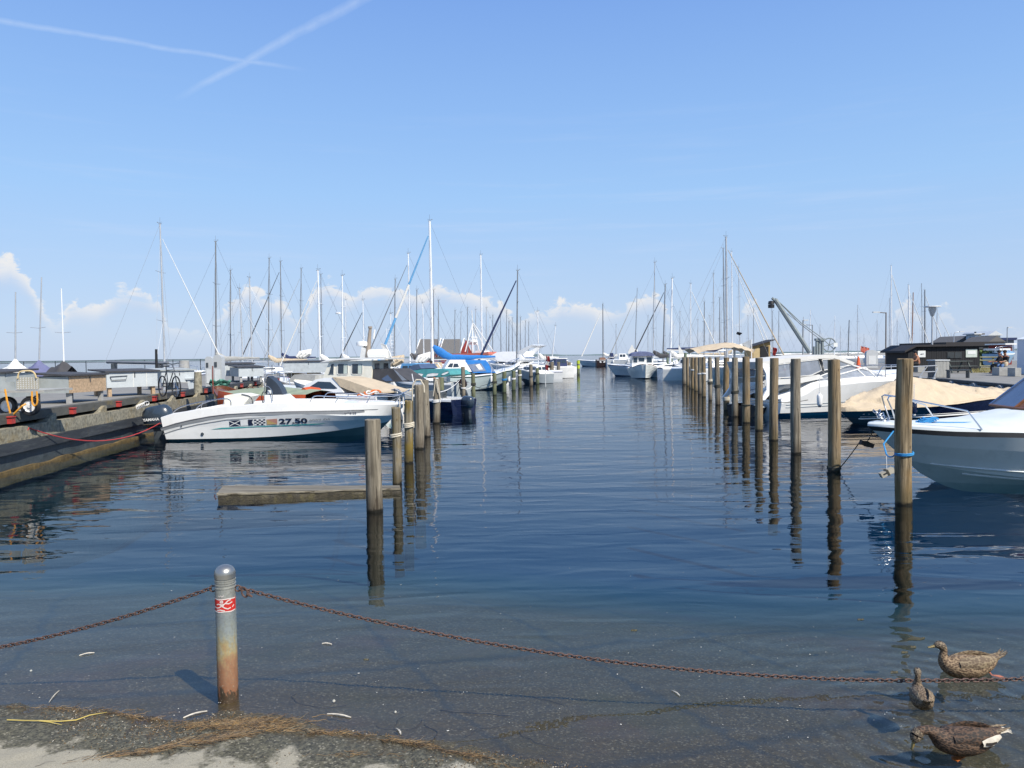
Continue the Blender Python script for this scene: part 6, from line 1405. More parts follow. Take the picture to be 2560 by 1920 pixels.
# green net heap
mb = MB(); nc = Vector((D(518, 0, 30).x, 30.2, DZ))
for i in range(16):
    a = rnd.uniform(0, 6.28); r_ = rnd.uniform(0, .28); c_ = (r_ * math.cos(a), r_ * math.sin(a) * .6, .1 + rnd.uniform(0, .26) * (1 - r_)); k = rnd.uniform(.16, .26)
    ph = rnd.uniform(0, 6); mb.tube([(c_[0] + k * math.cos(t), c_[1] + k * .5 * math.sin(t), c_[2] + .07 * math.sin(2 * t + ph)) for t in [2 * math.pi * j / 14 for j in range(14)]], rnd.uniform(.035, .06), 6, i % 2, closed=True)
tag(mb.build('net_heap', [GREENN, mat('pale_green_net', (.10, .26, .20), .9, var=.4)], None, loc=nc), 'heap of dark green net at the foot of the power stand', 'net')
# standing poles, stones, bollard stones on the pier
for px, y0, y1, d, r_, m_, lb in ((390, 873, 905, 40, .07, BLACKW, 'short dark wooden pole standing behind the seamed box'), (494, 930, 958, 27.5, .14, CONC, 'rough stone bollard between two pale boxes'), (460, 901, 925, 40, .28, CONCG, 'grey block on the pier behind the grey-lidded box'), (531, 915, 975, 26.5, .022, mat('rusty_red_pole', (.2, .05, .03), .7), 'thin rusty red pole in front of the power stand')):
    a = D(px, y0, d); MBx = MB(); MBx.tube([(0, 0, DZ - .0), (0, 0, lerp(DZ, a.z, .5)), (.01, 0, a.z)], [r_ * 1.1, r_, r_ * .9], 10); tag(MBx.build('pole' if r_ < .1 else 'stone_block', m_, None, loc=(a.x, d, 0)), lb, 'pole' if r_ < .1 else 'stone')
a = D(268, 905, 46); b = D(420, 908, 44); tag(MB().cyl((a.x, a.y, a.z), (b.x, b.y, b.z), .09, 10).build('spar', ALUD, None), 'long dark mast lying level over the boxes on the left pier', 'mast')
for px, d in ((285, 45.8), (400, 44.3)):
    v = D(px, 906, d); tag(MB().box((v.x, v.y, (DZ + v.z - .08) / 2), (.08, .6, v.z - .08 - DZ)).build('spar_trestle', GREYD, None), 'dark trestle under the ' + ('left' if px < 300 else 'right') + ' end of the lying mast', 'trestle')
# boat covers (tents) beyond the pier
def tent(px0, px1, pyt, pyb, d, m_, label, mast_top, lean=0.0, mm=ALU):
    a = D(px0, pyb, d); b = D(px1, pyb, d); p_ = D((px0 + px1) / 2 + lean, pyt, d); c = (a + b) / 2; L = (b - a).length
    t_ = thing('covered_sailboat', label, 'sailboat', (c.x, d, 0), 0)
    Hh = Hull(L + 1.2, 2.4, fs=.9, fm=.9, fb=1.2, rub=.08); Hh.hull([W_, W_, ANTIF], parent=t_)
    mb_ = MB(); rows = []
    for i in range(13):
        u_ = i / 12; x = lerp(-L / 2, L / 2, u_); zr = lerp(a.z, p_.z, max(0, 1 - abs(u_ - .5 - lean / (px1 - px0)) * 2) ** 1.5); zr += .02 * math.sin(i * 2.1)
        rows.append([(x, 1.05, .95), (x, .9, lerp(.95, zr, .45)), (x, .35, lerp(.95, zr, .82)), (x, 0, zr), (x, -.35, lerp(.95, zr, .82)), (x, -.9, lerp(.95, zr, .45)), (x, -1.05, .95)])
    mb_.grid(rows); mb_.build('cover', m_, t_, ang=50)
    mt = D(*mast_top, d); MB().tube([(p_.x - c.x, 0, .9), (p_.x - c.x, 0, p_.z), (mt.x - c.x, 0, mt.z)], [.06, .055, .035], 8).build('mast', mm, t_)
    for sg in (-1, 1): MB().cyl((p_.x - c.x, 0, lerp(p_.z, mt.z, .38)), (p_.x - c.x + sg * .5, 0, lerp(p_.z, mt.z, .39)), .018, 5).build('spreader', ALU, t_)
    return t_
tent(5, 72, 895, 922, 47, WHITEC, 'sailboat under a cream tent cover at the far left', (39, 730)); tent(68, 128, 898, 920, 50, mat('faded_blue_canvas', (.12, .13, .24), .85, var=.15), 'sailboat under a faded blue tent cover at the far left', (104, 693)); tent(127, 180, 900, 918, 49, DARKC, 'sailboat under a small charcoal cover with bright white mast', (153, 721), 6, ALUW)
# person working on the pier by the far boxes is left out of reach; railings of the outer pier
mb = MB()
# ------------------------------------------------------------------ sailboats
def clear(x, y, L):
    for ox, oy, ol in OCC:
        if abs(x - ox) < (L + ol) / 2 + .3 and abs(y - oy) < 3.1: return False
    if wl(y) - 8.6 - L / 2 < x < wl(y) + .4 + L / 2 and y < 64.5: return False
    if y < 143 and rw(y) - L / 2 - .3 < x < rw(y) + 14.5 + L / 2: return False
    if y < 152 and x > 46 and x + L / 2 > (64 if y > 100 else 47) and not (y > 101 and x > 64 and False): return False
    return True
COV = {'navy': (NAVYC, 'navy blue sail cover'), 'grey': (GREYC, 'grey sail cover'), 'white': (WHITEC, 'white sail cover'), 'blue': (BLUEC, 'bright blue sail cover'), 'beige': (BEIGEC, 'beige boom awning'), 'dark': (DARKC, 'charcoal sail cover'), None: (None, 'bare boom')}
def sailboat(topx, topy, basex, d, bow=1, cover=None, hull=W_, mastm=ALU, furl=None, mr_=.075, label='', spread=2, gear=True, L=None, beam=2.8, group=None, bar=True, boomL=None, dz=1.0, low=False, fix=False):
    p = D(topx, topy, d); 
    k = 0
    while not fix and not clear(D(basex, 890, d).x, d, (L or 9)) and k < 26:
        k += 1; d += 1.6
    p = D(topx, topy, d); b0 = D(basex, 890, d); Hm_ = p.z
    L = L or min(13, max(6, Hm_ * .82)); OCC.append((b0.x, d, L))
    sgn = bow; rz = 0 if bow > 0 else math.pi; rz += rnd.uniform(-.06, .06)
    t_ = thing('sailboat', label, 'sailboat', (b0.x - .08 * L * bow * 0, d, 0), rz, group)
    fb = .95 + .03 * (L - 8); B = L * .31
    detail = d < 115
    Hh = Hull(L, B, fs=fb * .95, fm=fb, fb=fb * 1.28, tw=.6, rake=.9, cz=(-.08, .15), cw=(.75, .45), rub=.08, keel=(-.4, -.3), n=14)
    Hh.hull([mat('navy_sheer_stripe', (.02, .03, .09), .4) if (int(topx) % 3) else W_dull, hull, ANTIB if int(topx) % 2 else ANTIF], parent=t_); Hh.deck(W_, t_, drop=-.02, camber=.1)
    sh = fb
    extrude_side(t_, 'coachroof', [(-L * .14, sh), (-L * .13, sh + .42), (L * .10, sh + .36), (L * .22, sh + .05), (L * .22, sh)], B * .30, B * .24, sh, sh + .45, W_)
    if detail: side_panel(t_, 'window', [(-L * .10, sh + .15), (-L * .10, sh + .32), (L * .08, sh + .28), (L * .11, sh + .15)], B * .30, B * .24, sh, sh + .45, GLASS, .008)
    # mast leans exactly as it stands: top relative to its foot
    lx = (p.x - b0.x) * (1 if bow > 0 else -1)
    top = Vector((lx, 0, Hm_)); foot = Vector((0, 0, sh + .05))
    mo = MB().tube([foot, foot.lerp(top, .5), top], [mr_, mr_ * .95, mr_ * .7], 8).build('mast', mastm, t_)
    wi = .009 if d < 70 else .011
    rg = MB(); bowp = Vector((L * .46, 0, sh * 1.27)); stern = Vector((-L * .48, 0, sh)); sp_w = B * .34
    for f_ in ([.48] if spread == 1 else [.36, .68]):
        q = foot.lerp(top, f_)
        for sg in (-1, 1): MB().cyl(q, q + Vector((-.08, sg * sp_w * (1 - .25 * f_), .08)), .020, 5).build('spreader', mastm, mo)
    fork = foot.lerp(top, .93 if spread == 2 else .85)
    rg.cyl(top, stern, wi, 3)
    for sg in (-1, 1):
        s1 = foot.lerp(top, .36 if spread == 2 else .48) + Vector((-.08, sg * sp_w * .9, .08)); rg.tube([fork, s1, (0, sg * B * .44, sh)], wi, 3); rg.cyl(foot.lerp(top, .36 if spread == 2 else .48), (-.3, sg * B * .43, sh), wi, 3)
    if furl is None: rg.cyl(fork, bowp, wi, 3)
    rg.build('rigging', WIRE, t_)
    if furl is not None:
        fm_, fr_ = furl; f1_ = fork; fo_ = MB().tube([f1_.lerp(bowp, .03), f1_.lerp(bowp, .5), f1_.lerp(bowp, .93)], [fr_ * .5, fr_, fr_ * 1.15], 7).build('furled_foresail', fm_, t_)
        if fm_ is SKYC: MB().tube([f1_.lerp(bowp, .38), f1_.lerp(bowp, .62)], [fr_ * .95, fr_ * 1.08], 7).build('white_wrap', WHITEC, fo_)
    if gear:
        gm = MB(); gm.cyl(top, top + Vector((0, 0, .55)), .010, 4); gm.cyl(top + Vector((-.16, 0, .12)), top + Vector((.18, 0, .16)), .010, 4); gm.box(top + Vector((0, 0, .02)), (.26, .05, .05)); gm.box(top + Vector((-.2, 0, .14)), (.08, .02, .06)); gm.build('masthead_gear', ALUD, mo)
    if bar:
        bl = boomL or L * .40; bz = sh + dz; a = Vector((-.06, 0, bz)); b = Vector((-bl, 0, bz - .02 + .1))
        bo = MB().cyl(a, b, .06, 8).build('boom', ALU, t_)
        if COV[cover][0]:
            mb_ = MB(); P = []; Rr = []
            for i in range(11):
                u_ = i / 10; P.append(a.lerp(b, u_) + Vector((0, 0, .12 + (1.0 if cover == 'blue' else .55) * max(0, 1 - u_ * (3.2 if cover == 'blue' else 5)) ** 1.4 + .015 * math.sin(i * 1.9)))); Rr.append((.30 * (1 - .78 * u_) * (1 if u_ > 0.02 else .5) * (1.25 if cover == 'blue' else 1), .13 * (1 - .45 * u_)))
            mb_.tube(P, Rr, 10); mb_.build('sail_cover', COV[cover][0], bo, ang=60)
    if detail: pulpit(t_, Hh, L * .30, L * .44, .55, 1, .016)
    return t_, d, L
SB = [  # top x, top y, base x, d, bow, cover, hull, mast, furl, radius, options
 (400, 560, 411, 62, 1, None, W_, ALU, (WHITEC, .035), .085, {}), (539, 604, 539, 70, -1, 'grey', W_, ALUD, None, .085, {}), (576, 676, 575, 82, -1, None, W_, ALUD, None, .07, {}), (599, 722, 607, 66, 1, None, W_, ALU, None, .075, {}),
 (623.5, 695, 630, 78, 1, None, W_, ALU, None, .09, {}), (673, 646, 670, 66, -1, 'beige', W_dull, ALUD, None, .07, {}), (701, 654, 703.5, 70, -1, 'navy', W_, ALUD, (DARKC, .055), .07, {}), (753, 672, 750, 76, -1, None, W_, ALUD, (GREYC, .035), .07, {}),
 (794.5, 676, 800, 66, -1, 'white', W_, ALUW, (WHITEC, .045), .09, {}), (802, 686.5, 804, 92, -1, None, W_, ALUD, None, .06, {}), (855.7, 689.5, 856, 68, -1, 'white', W_, ALUW, None, .07, {'radar': 782}), (864, 750, 864, 104, -1, None, W_, ALUW, None, .05, {}),
 (907, 750.6, 910, 84, -1, None, W_, ALUW, (DARKC, .06), .06, {}), (988, 698, 984, 88, -1, None, W_, ALUD, None, .07, {}), (976.5, 785, 976, 64, -1, None, W_dull, ALUW, None, .05, {'ladder': 1}),
 (1020.5, 634, 1025, 66, -1, 'dark', W_, ALUW, (ALUD, .05), .075, {}), (1074, 553, 1081, 64, -1, 'blue', W_, ALUW, (SKYC, .10), .125, {'stripe': 1}), (1201.6, 638, 1205, 80, -1, None, W_, ALUW, None, .11, {}), (1294, 677, 1291, 66, -1, None, W_, ALUD, (NAVYC, .10), .07, {'short': 1}),
 (1042, 725, 1040, 92, -1, None, W_, ALUD, None, .065, {}), (1056.5, 758, 1060, 62, -1, None, W_, ALUW, None, .07, {}), (1096, 751, 1095, 94, -1, None, W_, ALUD, None, .065, {}), (1084, 725, 1083, 98, -1, None, W_, ALUD, None, .065, {}),
 (1137.5, 777, 1135, 112, -1, None, W_, ALUD, None, .06, {}), (1152.7, 781, 1149, 124, -1, None, W_, ALU, None, .06, {}), (1168.6, 769.6, 1168, 116, -1, None, W_, ALUD, None, .06, {}), (1189, 775, 1190, 104, -1, None, W_, ALU, None, .07, {}), (1216, 770, 1214, 112, -1, None, W_, ALU, None, .06, {}),
 (1225, 795, 1222, 96, -1, None, W_, ALUW, None, .06, {}), (1232, 788.6, 1231, 128, -1, None, W_, ALUD, None, .07, {}), (1251.4, 782, 1252, 108, -1, None, W_, ALUD, (GREYC, .06), .06, {}), (1266.6, 777, 1265, 120, -1, None, W_, ALUD, None, .06, {}), (1272.4, 805, 1271, 98, -1, None, W_, ALUD, None, .06, {}),
 (1280.5, 795, 1281, 132, -1, None, W_, ALUD, None, .06, {}), (1301, 793.7, 1300, 118, -1, None, W_, ALUD, None, .06, {}), (1313.5, 802.6, 1312, 126, -1, None, W_, ALUD, None, .06, {}), (1321.8, 806, 1321, 134, -1, None, W_, ALUD, None, .06, {}),
 (1343.8, 778.5, 1346, 94, -1, 'white', W_, ALUW, None, .08, {}), (1389, 815, 1378, 108, 1, None, NAVY, ALUW, None, .07, {}),
 # right of the channel
 (1507, 760, 1507.7, 160, -1, 'white', W_, ALUD, (WHITEC, .11), .12, {}), (1593, 722, 1587, 172, -1, None, W_, ALUD, (GREYC, .09), .07, {}), (1637, 656, 1632, 84, -1, 'dark', W_, ALU, None, .06, {}), (1663, 711.5, 1657, 92, -1, 'dark', PALEGREY, ALUD, (DARKC, .07), .085, {}),
 (1680.6, 696, 1675.5, 78, -1, 'white', GREYB, ALUW, None, .10, {}), (1727, 710, 1726, 96, 1, None, W_, ALUW, (WHITEC, .06), .07, {}), (1761, 755, 1760, 104, 1, None, W_, ALUD, None, .075, {}), (1784, 685, 1783, 92, 1, None, W_, ALU, None, .06, {}),
 (1799.5, 745, 1799, 108, 1, None, W_, ALUD, None, .07, {}), (1815, 593, 1817.5, 70, 1, 'navy', W_, ALU, (BEIGEC, .055), .11, {'big': 1}), (1808, 622, 1812, 81, 1, None, W_, ALUD, None, .07, {}), (1829, 629.6, 1831, 76, 1, 'beige', W_, ALUW, (WHITEC, .06), .085, {}), (1846.5, 668, 1850, 84, 1, None, W_, ALU, (WHITEC, .05), .07, {}),
 (1884, 770, 1884, 98, 1, None, W_, ALUD, None, .06, {}), (1931, 778, 1933, 96, -1, None, W_, ALUD, None, .06, {}), (1947, 780, 1947, 104, -1, None, W_, ALUD, None, .06, {}), (1540, 812, 1540, 158, -1, None, W_, ALU, None, .07, {}), (1620, 790, 1620, 168, -1, None, W_, ALU, None, .06, {}),
 (1745, 800, 1744, 118, 1, None, W_, ALU, None, .06, {}), (1700, 780, 1699, 130, -1, None, W_, ALU, None, .06, {}), (1870, 790, 1871, 122, 1, None, W_, ALU, None, .06, {}), (1775, 790, 1774, 128, 1, None, W_, ALU, None, .06, {}), (1725, 830, 1727, 132, 1, None, W_, ALU, None, .06, {}),
 (2009, 792, 2008, 150, 1, None, W_, ALU, None, .07, {'far': 1}), (2026, 774, 2025, 156, -1, None, W_, ALUW, None, .08, {'far': 1}), (2050, 810, 2050, 165, -1, None, W_, ALU, None, .07, {'far': 1}), (2087, 789, 2086, 160, -1, None, W_, ALUW, None, .08, {'far': 1}), (2101, 816, 2101, 170, -1, None, W_, ALU, None, .07, {'far': 1}), (2123, 800, 2120, 152, -1, None, W_, ALUD, None, .11, {'far': 1}), (2144, 762, 2144, 168, -1, None, W_, ALU, None, .07, {'far': 1}),
 (2193, 800, 2192, 158, 1, None, W_, ALU, None, .07, {'far': 1}), (2228, 665, 2229, 146, 1, 'white', W_, ALUW, (WHITEC, .10), .13, {'far': 1}), (2224, 745, 2225, 162, 1, None, W_, ALU, None, .10, {'far': 1}), (2271.5, 713, 2274.5, 146, 1, None, W_, ALUW, (WHITEC, .08), .17, {'far': 1}), (2283, 731, 2279, 155, 1, None, W_dull, mat('brown_wood_mast', (.25, .13, .08), .6), None, .12, {'far': 1}), (2312, 725, 2312, 149, 1, None, W_, ALUD, (WHITEC, .09), .15, {'far': 1}),
 (2304, 708, 2306, 170, 1, None, W_, ALUD, None, .07, {'far': 1}), (2343, 769, 2341, 160, 1, None, W_, ALU, (WHITEC, .07), .09, {'far': 1}), (2243, 800, 2243, 175, -1, None, W_, ALU, None, .07, {'far': 1}), (2362, 830, 2362, 165, 1, None, W_, ALU, None, .07, {'far': 1}), (2378, 832, 2378, 172, 1, None, W_, ALU, None, .07, {'far': 1}), (2160, 835, 2160, 180, 1, None, W_, ALU, None, .06, {'far': 1})]
half = {0: 0, 1: 0}
order = sorted(range(len(SB)), key=lambda i: SB[i][0])
rankL, rankR = {}, {}
for i in order:
    if SB[i][0] < 1450: rankL[i] = len(rankL)
    else: rankR[i] = len(rankR)
MASTW = {ALU.name: 'grey mast', ALUW.name: 'white mast', ALUD.name: 'dark mast'}
def ordn(k): return ORD[k] if k < len(ORD) else str(k + 1) + 'th'
for i, (tx_, ty_, bx_, d, bow, cov, hu, mm_, fu, mr_, op) in enumerate(SB):
    k, wh = (rankL[i] + 3, 'left of the channel') if i in rankL else (rankR[i], 'right of the channel')
    lb = f"sailboat {wh}, {MASTW.get(mm_.name, 'brown mast')} {ordn(k)} from the left" + (f', {COV[cov][1]}' if cov else '')
    kw = {}
    if op.get('big'): kw = dict(L=12.5, boomL=5.6, dz=1.55)
    if cov == 'blue': kw = dict(L=10.5, boomL=5.3, dz=1.1, fix=True)
    if op.get('far'): kw = dict(fix=True, L=10, gear=(tx_ in (2228, 2271.5, 2312)))
    if cov == 'grey' or cov == 'navy' and not op.get('big'): kw = dict(boomL=4.0, dz=1.25)
    t_, d2, L2 = sailboat(tx_, ty_, bx_, d, bow, cov, hu, mm_, fu, mr_, lb, 2 if (CAMH + (885 - ty_) * d / F) > 9 else 1, group='sailboats left of the channel' if i in rankL else 'sailboats right of the channel', **{**dict(gear=True), **kw})
    if op.get('radar'): q = D(tx_ - 7.5, op['radar'], d2); MB().lathe([(.05, -.12), (.26, -.1), (.27, 0), (.15, .07), (.01, .08)], 14).build('radar_dome', W_, t_, loc=(8 / F * d2, .0, q.z))
    if op.get('stripe'):
        q0, q1 = Vector((0.0, 0, 0)), None
        for ch_ in t_.children:
            if ch_.name.startswith('furled'):
                ch_.data.materials.append(ALUW)
                for pl in ch_.data.polygons:
                    cz2 = pl.center.z
    if op.get('ladder'):
        mb_ = MB()
        for z in range(8): mb_.cyl((-.35, 0, 2.6 + z * .35), (.35, 0, 2.6 + z * .35), .02, 4)
        mb_.cyl((.35, 0, 1), (.35, 0, 5.2), .025, 5); mb_.build('mast_steps', ALUW, t_)
# stripes on the light blue furled sail
# ------------------------------------------------------------------ boats on the right
# near grey-white cuddy boat, bow pointing left
bowp = D(2168.6, 1066, 13.8); L = 6.4
hdg = math.pi + .02; cN = Vector((bowp.x, bowp.y, 0)) + Vector((L / 2, 0.06, 0))
t_ = thing('motorboat', 'grey-white cuddy motorboat with black rub rail at the right edge, bow pointing left', 'motorboat', cN, hdg)
HN = Hull(L, 2.4, rake=1.15, cz=(.08, .42), cw=(.90, .45), rub=.085, keel=(-.35, -.08), sheer=[(0, .97), (.5, .98), (.8, 1.00), (1, 1.04)], pw=2.1, qx=1.6)
GW = mat('chalky_grey_gelcoat', (0.68, 0.71, 0.70), .38, var=.05, scale=2, grime=(.26, .30, .30), gamt=.35, gscale=1.6)
HN.hull([BLACK, GW, mat('pale_bottom_paint', (.56, .60, .59), .45, var=.08, grime=(.2, .25, .22), gamt=.5)], parent=t_); 
mb = MB(); rows = []; g = HN.rails[0]; N = len(g) - 1
for i in range(N + 1):
    p = g[i]; u_ = i / N; xx = p.x; hump = 0
    rr = []
    xb_ = L / 2 - xx      # distance aft of the bow
    rise = .05 * min(1, p.y * 3) + (interp([(0, 0), (1.6, .0), (2.2, .08), (2.75, .24), (6, .30)], xb_))
    for a in [math.pi * k / 16 for k in range(17)]:
        cy = math.cos(a); yy_ = p.y * (abs(cy) ** .9) * (1 if cy > 0 else -1); zz_ = p.z + .045 + rise * (1 - abs(cy) ** 2.6)
        rr.append((xx, yy_ * 1.0, zz_ if abs(cy) < .999 else p.z + .0))
    rr[0] = (xx, p.y, p.z); rr[-1] = (xx, -p.y, p.z); rows.append(rr)
mb.grid(rows); mb.build('deck', mat('pale_grey_green_deck', (.66, .70, .69), .4, var=.04, grime=(.5, .52, .5), gamt=.3), t_, ang=50)
for sg in (1, -1):
    for k, (z0, z1) in enumerate(((.30, .62), (.05, .34))):
        P = [HN.side(lerp(-L / 2 + .2, L / 2 - 1.0 - .5 * k, i / 14), lerp(z0, z1, (i / 14) ** 2.2) * .6, sg, .004) for i in range(15)]; MB().tube(P, (.022), 4).build('spray_rail', GW, t_)
lf = loc_of(cN, hdg)
def scr(y, u_): xx = .32 + .16 * (1 - abs(y) / .95) - 1.0 * u_; return Vector((xx, y * (1 - .14 * u_), 1.32 + .80 * u_))
def pane(nm, y0, y1, u0, u1, m_, off=0.0, par=None):
    mb = MB(); rows = [[scr(lerp(y0, y1, i / 4), u_) + Vector((off, 0, off * .8)) for i in range(5)] for u_ in (u0, u1)]; rows2 = [[p + Vector((-.02, 0, -.016)) for p in r_] for r_ in rows]
    mb.grid(rows); mb.grid(rows2); mb.grid([rows[0], rows2[0]]); mb.grid([rows[1], rows2[1]]); return mb.build(nm, m_, par or t_)
pane('windscreen', -.95, -.02, 0, 1, GLASSB); fr2 = pane('wooden_screen_frame', .0, .95, 0, 1, TEAKB); pane('near_pane', .14, .80, .22, .9, GLASS, .012, fr2)
for y_ in (-.95, -.01, .95): MB().tube([scr(y_, 0) + Vector((.01, 0, .01)), scr(y_, 1) + Vector((.01, 0, .01))], .02, 6).build('screen_frame', STEEL if y_ < -.5 else TEAKB, t_)
MB().tube([scr(-.95, 1), scr(-.5, 1), scr(0, 1), scr(.5, 1), scr(.95, 1)], .02, 6).build('screen_frame', STEEL, t_); MB().tube([scr(-.95, 0), scr(-.5, 0), scr(0, 0), scr(.5, 0), scr(.95, 0)], .03, 6).build('screen_sill', TEAKB, t_)
extrude_side(t_, 'cabin_side', [(.25, 1.0), (.25, 1.33), (-.70, 2.10), (-3.0, 2.10), (-3.0, 1.0)], .93, .80, 1.1, 2.1, TEAKB)
side_panel(t_, 'side_window', [(-.1, 1.36), (-.75, 1.95), (-2.6, 1.95), (-2.6, 1.36)], .93, .80, 1.1, 2.1, GLASS, .012, .01)
lf = loc_of(cN, hdg)
zz7 = lambda zx, zy: (1860 + zx * .3165, 780 + zy * .3165)
def rn(pts_, yo, r=.014, **k):
    rail(t_, [(lf(*zz7(*p), y_)[0], y_, lf(*zz7(*p), y_)[1]) for p, y_ in zip(pts_, yo)], r, **k)
rn([(1110, 740), (1090, 665), (1110, 655), (1200, 668), (1330, 695), (1550, 738), (1765, 782), (1880, 930)], [.02, .02, .1, .25, .45, .7, .85, .95], smooth=False)
rn([(1165, 760), (1135, 690), (1145, 668), (1200, 665), (1330, 705), (1430, 735), (1470, 790), (1515, 860)], [-.02, -.02, -.1, -.25, -.4, -.55, -.6, -.62], smooth=False)
rn([(1110, 740), (1150, 850)], [.02, .1]); rn([(1165, 760), (1195, 850)], [-.02, -.1])
mb = MB()
for k in range(5): mb.tube([(L / 2 - .35 + .04 * k + .06 * math.cos(a), -.05 + .07 * math.sin(a) + .04 * (k % 2), 1.10 + .05 * k + .03 * math.cos(2 * a)) for a in [2 * math.pi * i / 12 for i in range(12)]], .010, 5, closed=True)
mb.box((L / 2 - .25, 0, 1.09), (.3, .08, .05)); mb.build('anchor_and_shackles', STEEL, t_)
bm_ = Matrix.Translation(cN) @ Matrix.Rotation(hdg, 4, 'Z')
p0 = POSTS[('r', 0)][1]
mb = MB()
for k in range(4): mb.tube([(.13 * math.cos(a) + .04 * k, .10 * math.sin(a), .03 + .022 * k + .015 * math.sin(3 * a)) for a in [2 * math.pi * i / 14 for i in range(14)]], .013, 5, closed=True)
mb.tube([(.1, 0, .03), (.4, -.05, .02), (.8, -.1, .02)], .012, 5)
tag(mb.build('rope_coil', ROPEB, None, loc=bm_ @ Vector((L / 2 - .95, .15, 1.08))), 'coil of blue rope on the foredeck behind the nearest right post', 'rope')
a = bm_ @ Vector((L / 2 - .30, .22, 1.06)); b = bm_ @ Vector((L / 2 - .35, .32, .85))
P = [a, a + Vector((.02, -.12, -.06)), D(2209, 1110, 13.3), D(2216, 1136, 13.1)]
tag(MB().tube(P, .014, 6).build('mooring_rope', ROPEB, None), 'blue rope hanging over the bow of the grey-white motorboat', 'rope')
e_ = Vector((p0.x - .12, p0.y, .80)); rope(D(2216, 1136, 13.1), e_, .05, ROPEB, 'blue rope from the hanging loop to the nearest right post', .012)
# hanging blocks
p1 = POSTS[('r', 1)][1]; blk = D(2166, 1106, 14.4)
rope(Vector((p1.x + .12, p1.y, .06)), blk + Vector((-.1, 0, .05)), .02, ROPED, 'dark line from the foot of the second right post up to the brown block', .010)
rope(blk, bm_ @ Vector((L / 2 - .10, 0, .95)), .02, ROPED, 'dark line from the brown block to the bow of the grey-white motorboat', .009)
def block(px, py, d, ln, ht, ang, m_, label):
    c_ = D(px, py, d); t2 = thing('line_weight', label, 'weight', c_); Mr = Matrix.Rotation(ang, 3, 'Y')
    MB().box((0, 0, 0), (ln, .10, ht), tilt=Mr).build('block', m_, t2); MB().box(Mr @ Vector((0, 0, 0)), (.035, .112, ht + .02), tilt=Mr).build('strap', ROPED, t2); MB().box(Mr @ Vector((-ln * .2, -.052, ht * .1)), (ln * .3, .006, ht * .3), tilt=Mr).build('recess', BLACK, t2)
block(2166.5, 1110, 14.4, .25, .085, R(18), mat('dark_brown_block', (.06, .045, .04), .8, var=.3), 'dark brown block hung on the line between second post and bow')
block(2217, 1181, 13.0, .24, .085, R(-27), mat('pale_stone_block', (.40, .37, .30), .85, var=.2, bump=.004), 'pale block hanging just above the water left of the nearest right post')
rope(D(2217, 1172, 13.0), D(2216, 1136, 13.1), .0, ROPEW, 'thin white line holding the pale hanging block', .004, 4)

# navy boat with beige cover
t_, L, c, h = boat_at('motorboat', 'navy blue motorboat under a wrinkled beige cover', 'motorboat', 2545, 2094, 29.2, 25.0)
HV = Hull(L, 2.3, tw=.85, rake=.7, cz=(.02, .22), cw=(.93, .5), rub=.05, sheer=[(0, .84), (.3, .74), (.7, .58), (1, .50)])
HV.hull([BEIGEC, NAVY, ANTIF], parent=t_, idx=(0, 1, 1, 1, 2)); 
lf = loc_of(c, h); ridge = sorted([(lf(*p, 0)) for p in ((2092, 1024), (2150, 996), (2220, 958), (2271, 941), (2330, 950), (2420, 968), (2512, 985), (2540, 990))])
mb = MB(); rows = []; N = len(HV.rails[0]) - 1
from mathutils import noise as nz_
for i in range(0, N * 3 + 1):
    j = min(N - 1, i // 3); f_ = (i - 3 * j) / 3 if j < N else 1; p = HV.rails[0][j].lerp(HV.rails[0][min(N, j + 1)], min(1, f_)); zr = max(interp(ridge, p.x), p.z + .03)
    y = p.y + .035; rr = []
    for k in range(25):
        v_ = -1 + 2 * k / 24; av = abs(v_); zz_ = lerp(zr, p.z + .02, av ** 1.25 if av < .92 else 1); zz_ = zz_ if av < .995 else p.z - .07
        fold = (.10 * nz_.noise(Vector((p.x * 2.4 + av * 1.4, v_ * 1.6, 0))) + .10 * abs(nz_.noise(Vector((p.x * 1.1 - av * 3.2, v_ * 2.0, 4)))) + .035 * nz_.noise(Vector((p.x * 5, v_ * 4, 7)))) * math.sin(math.pi * min(1, av * .9 + .08)) + (.07 * max(0, 1 - 7 * abs(nz_.noise(Vector((p.x * .75 + v_ * .8, v_ * 1.9 - p.x * .3, 11))))) + .05 * max(0, 1 - 8 * abs(nz_.noise(Vector((p.x * 1.3 - v_ * 2.2, v_ * 1.2, 21)))))) * math.sin(math.pi * min(1, av * .95 + .02))
        rr.append((p.x + fold * .8, y * v_ * (1 if av > .97 else 1), zz_ + fold * 1.1))
    rows.append(rr)
mb.grid(rows); mb.build('cover', BEIGEC, t_, ang=70)
for z_, w_ in ((.17, .030), (.225, .008)):
    P0 = [HV.side(lerp(-L / 2 + .35, L / 2 - .75, i / 16), z_ + .03 * (1 - i / 16), 1, .008) for i in range(17)]; mb = MB(); mb.grid([[p + Vector((0, 0, w_)), p - Vector((0, 0, w_))] for p in P0]); mb.build('white_stripe', DECALW, t_)
for xx in (L / 2 - .75, L / 2 - .92): MB().lathe([(.035, -.01), (.035, .01), (.01, .012)], 10).build('round_fitting', STEEL, t_, loc=HV.side(xx, .34, 1, .0), rot=(R(90), 0, 0))
fender(None, (D(2285, 1020, 24.6)), .42, .09, NAVY, 'navy and white fender hanging beside the nearest right post', W_)
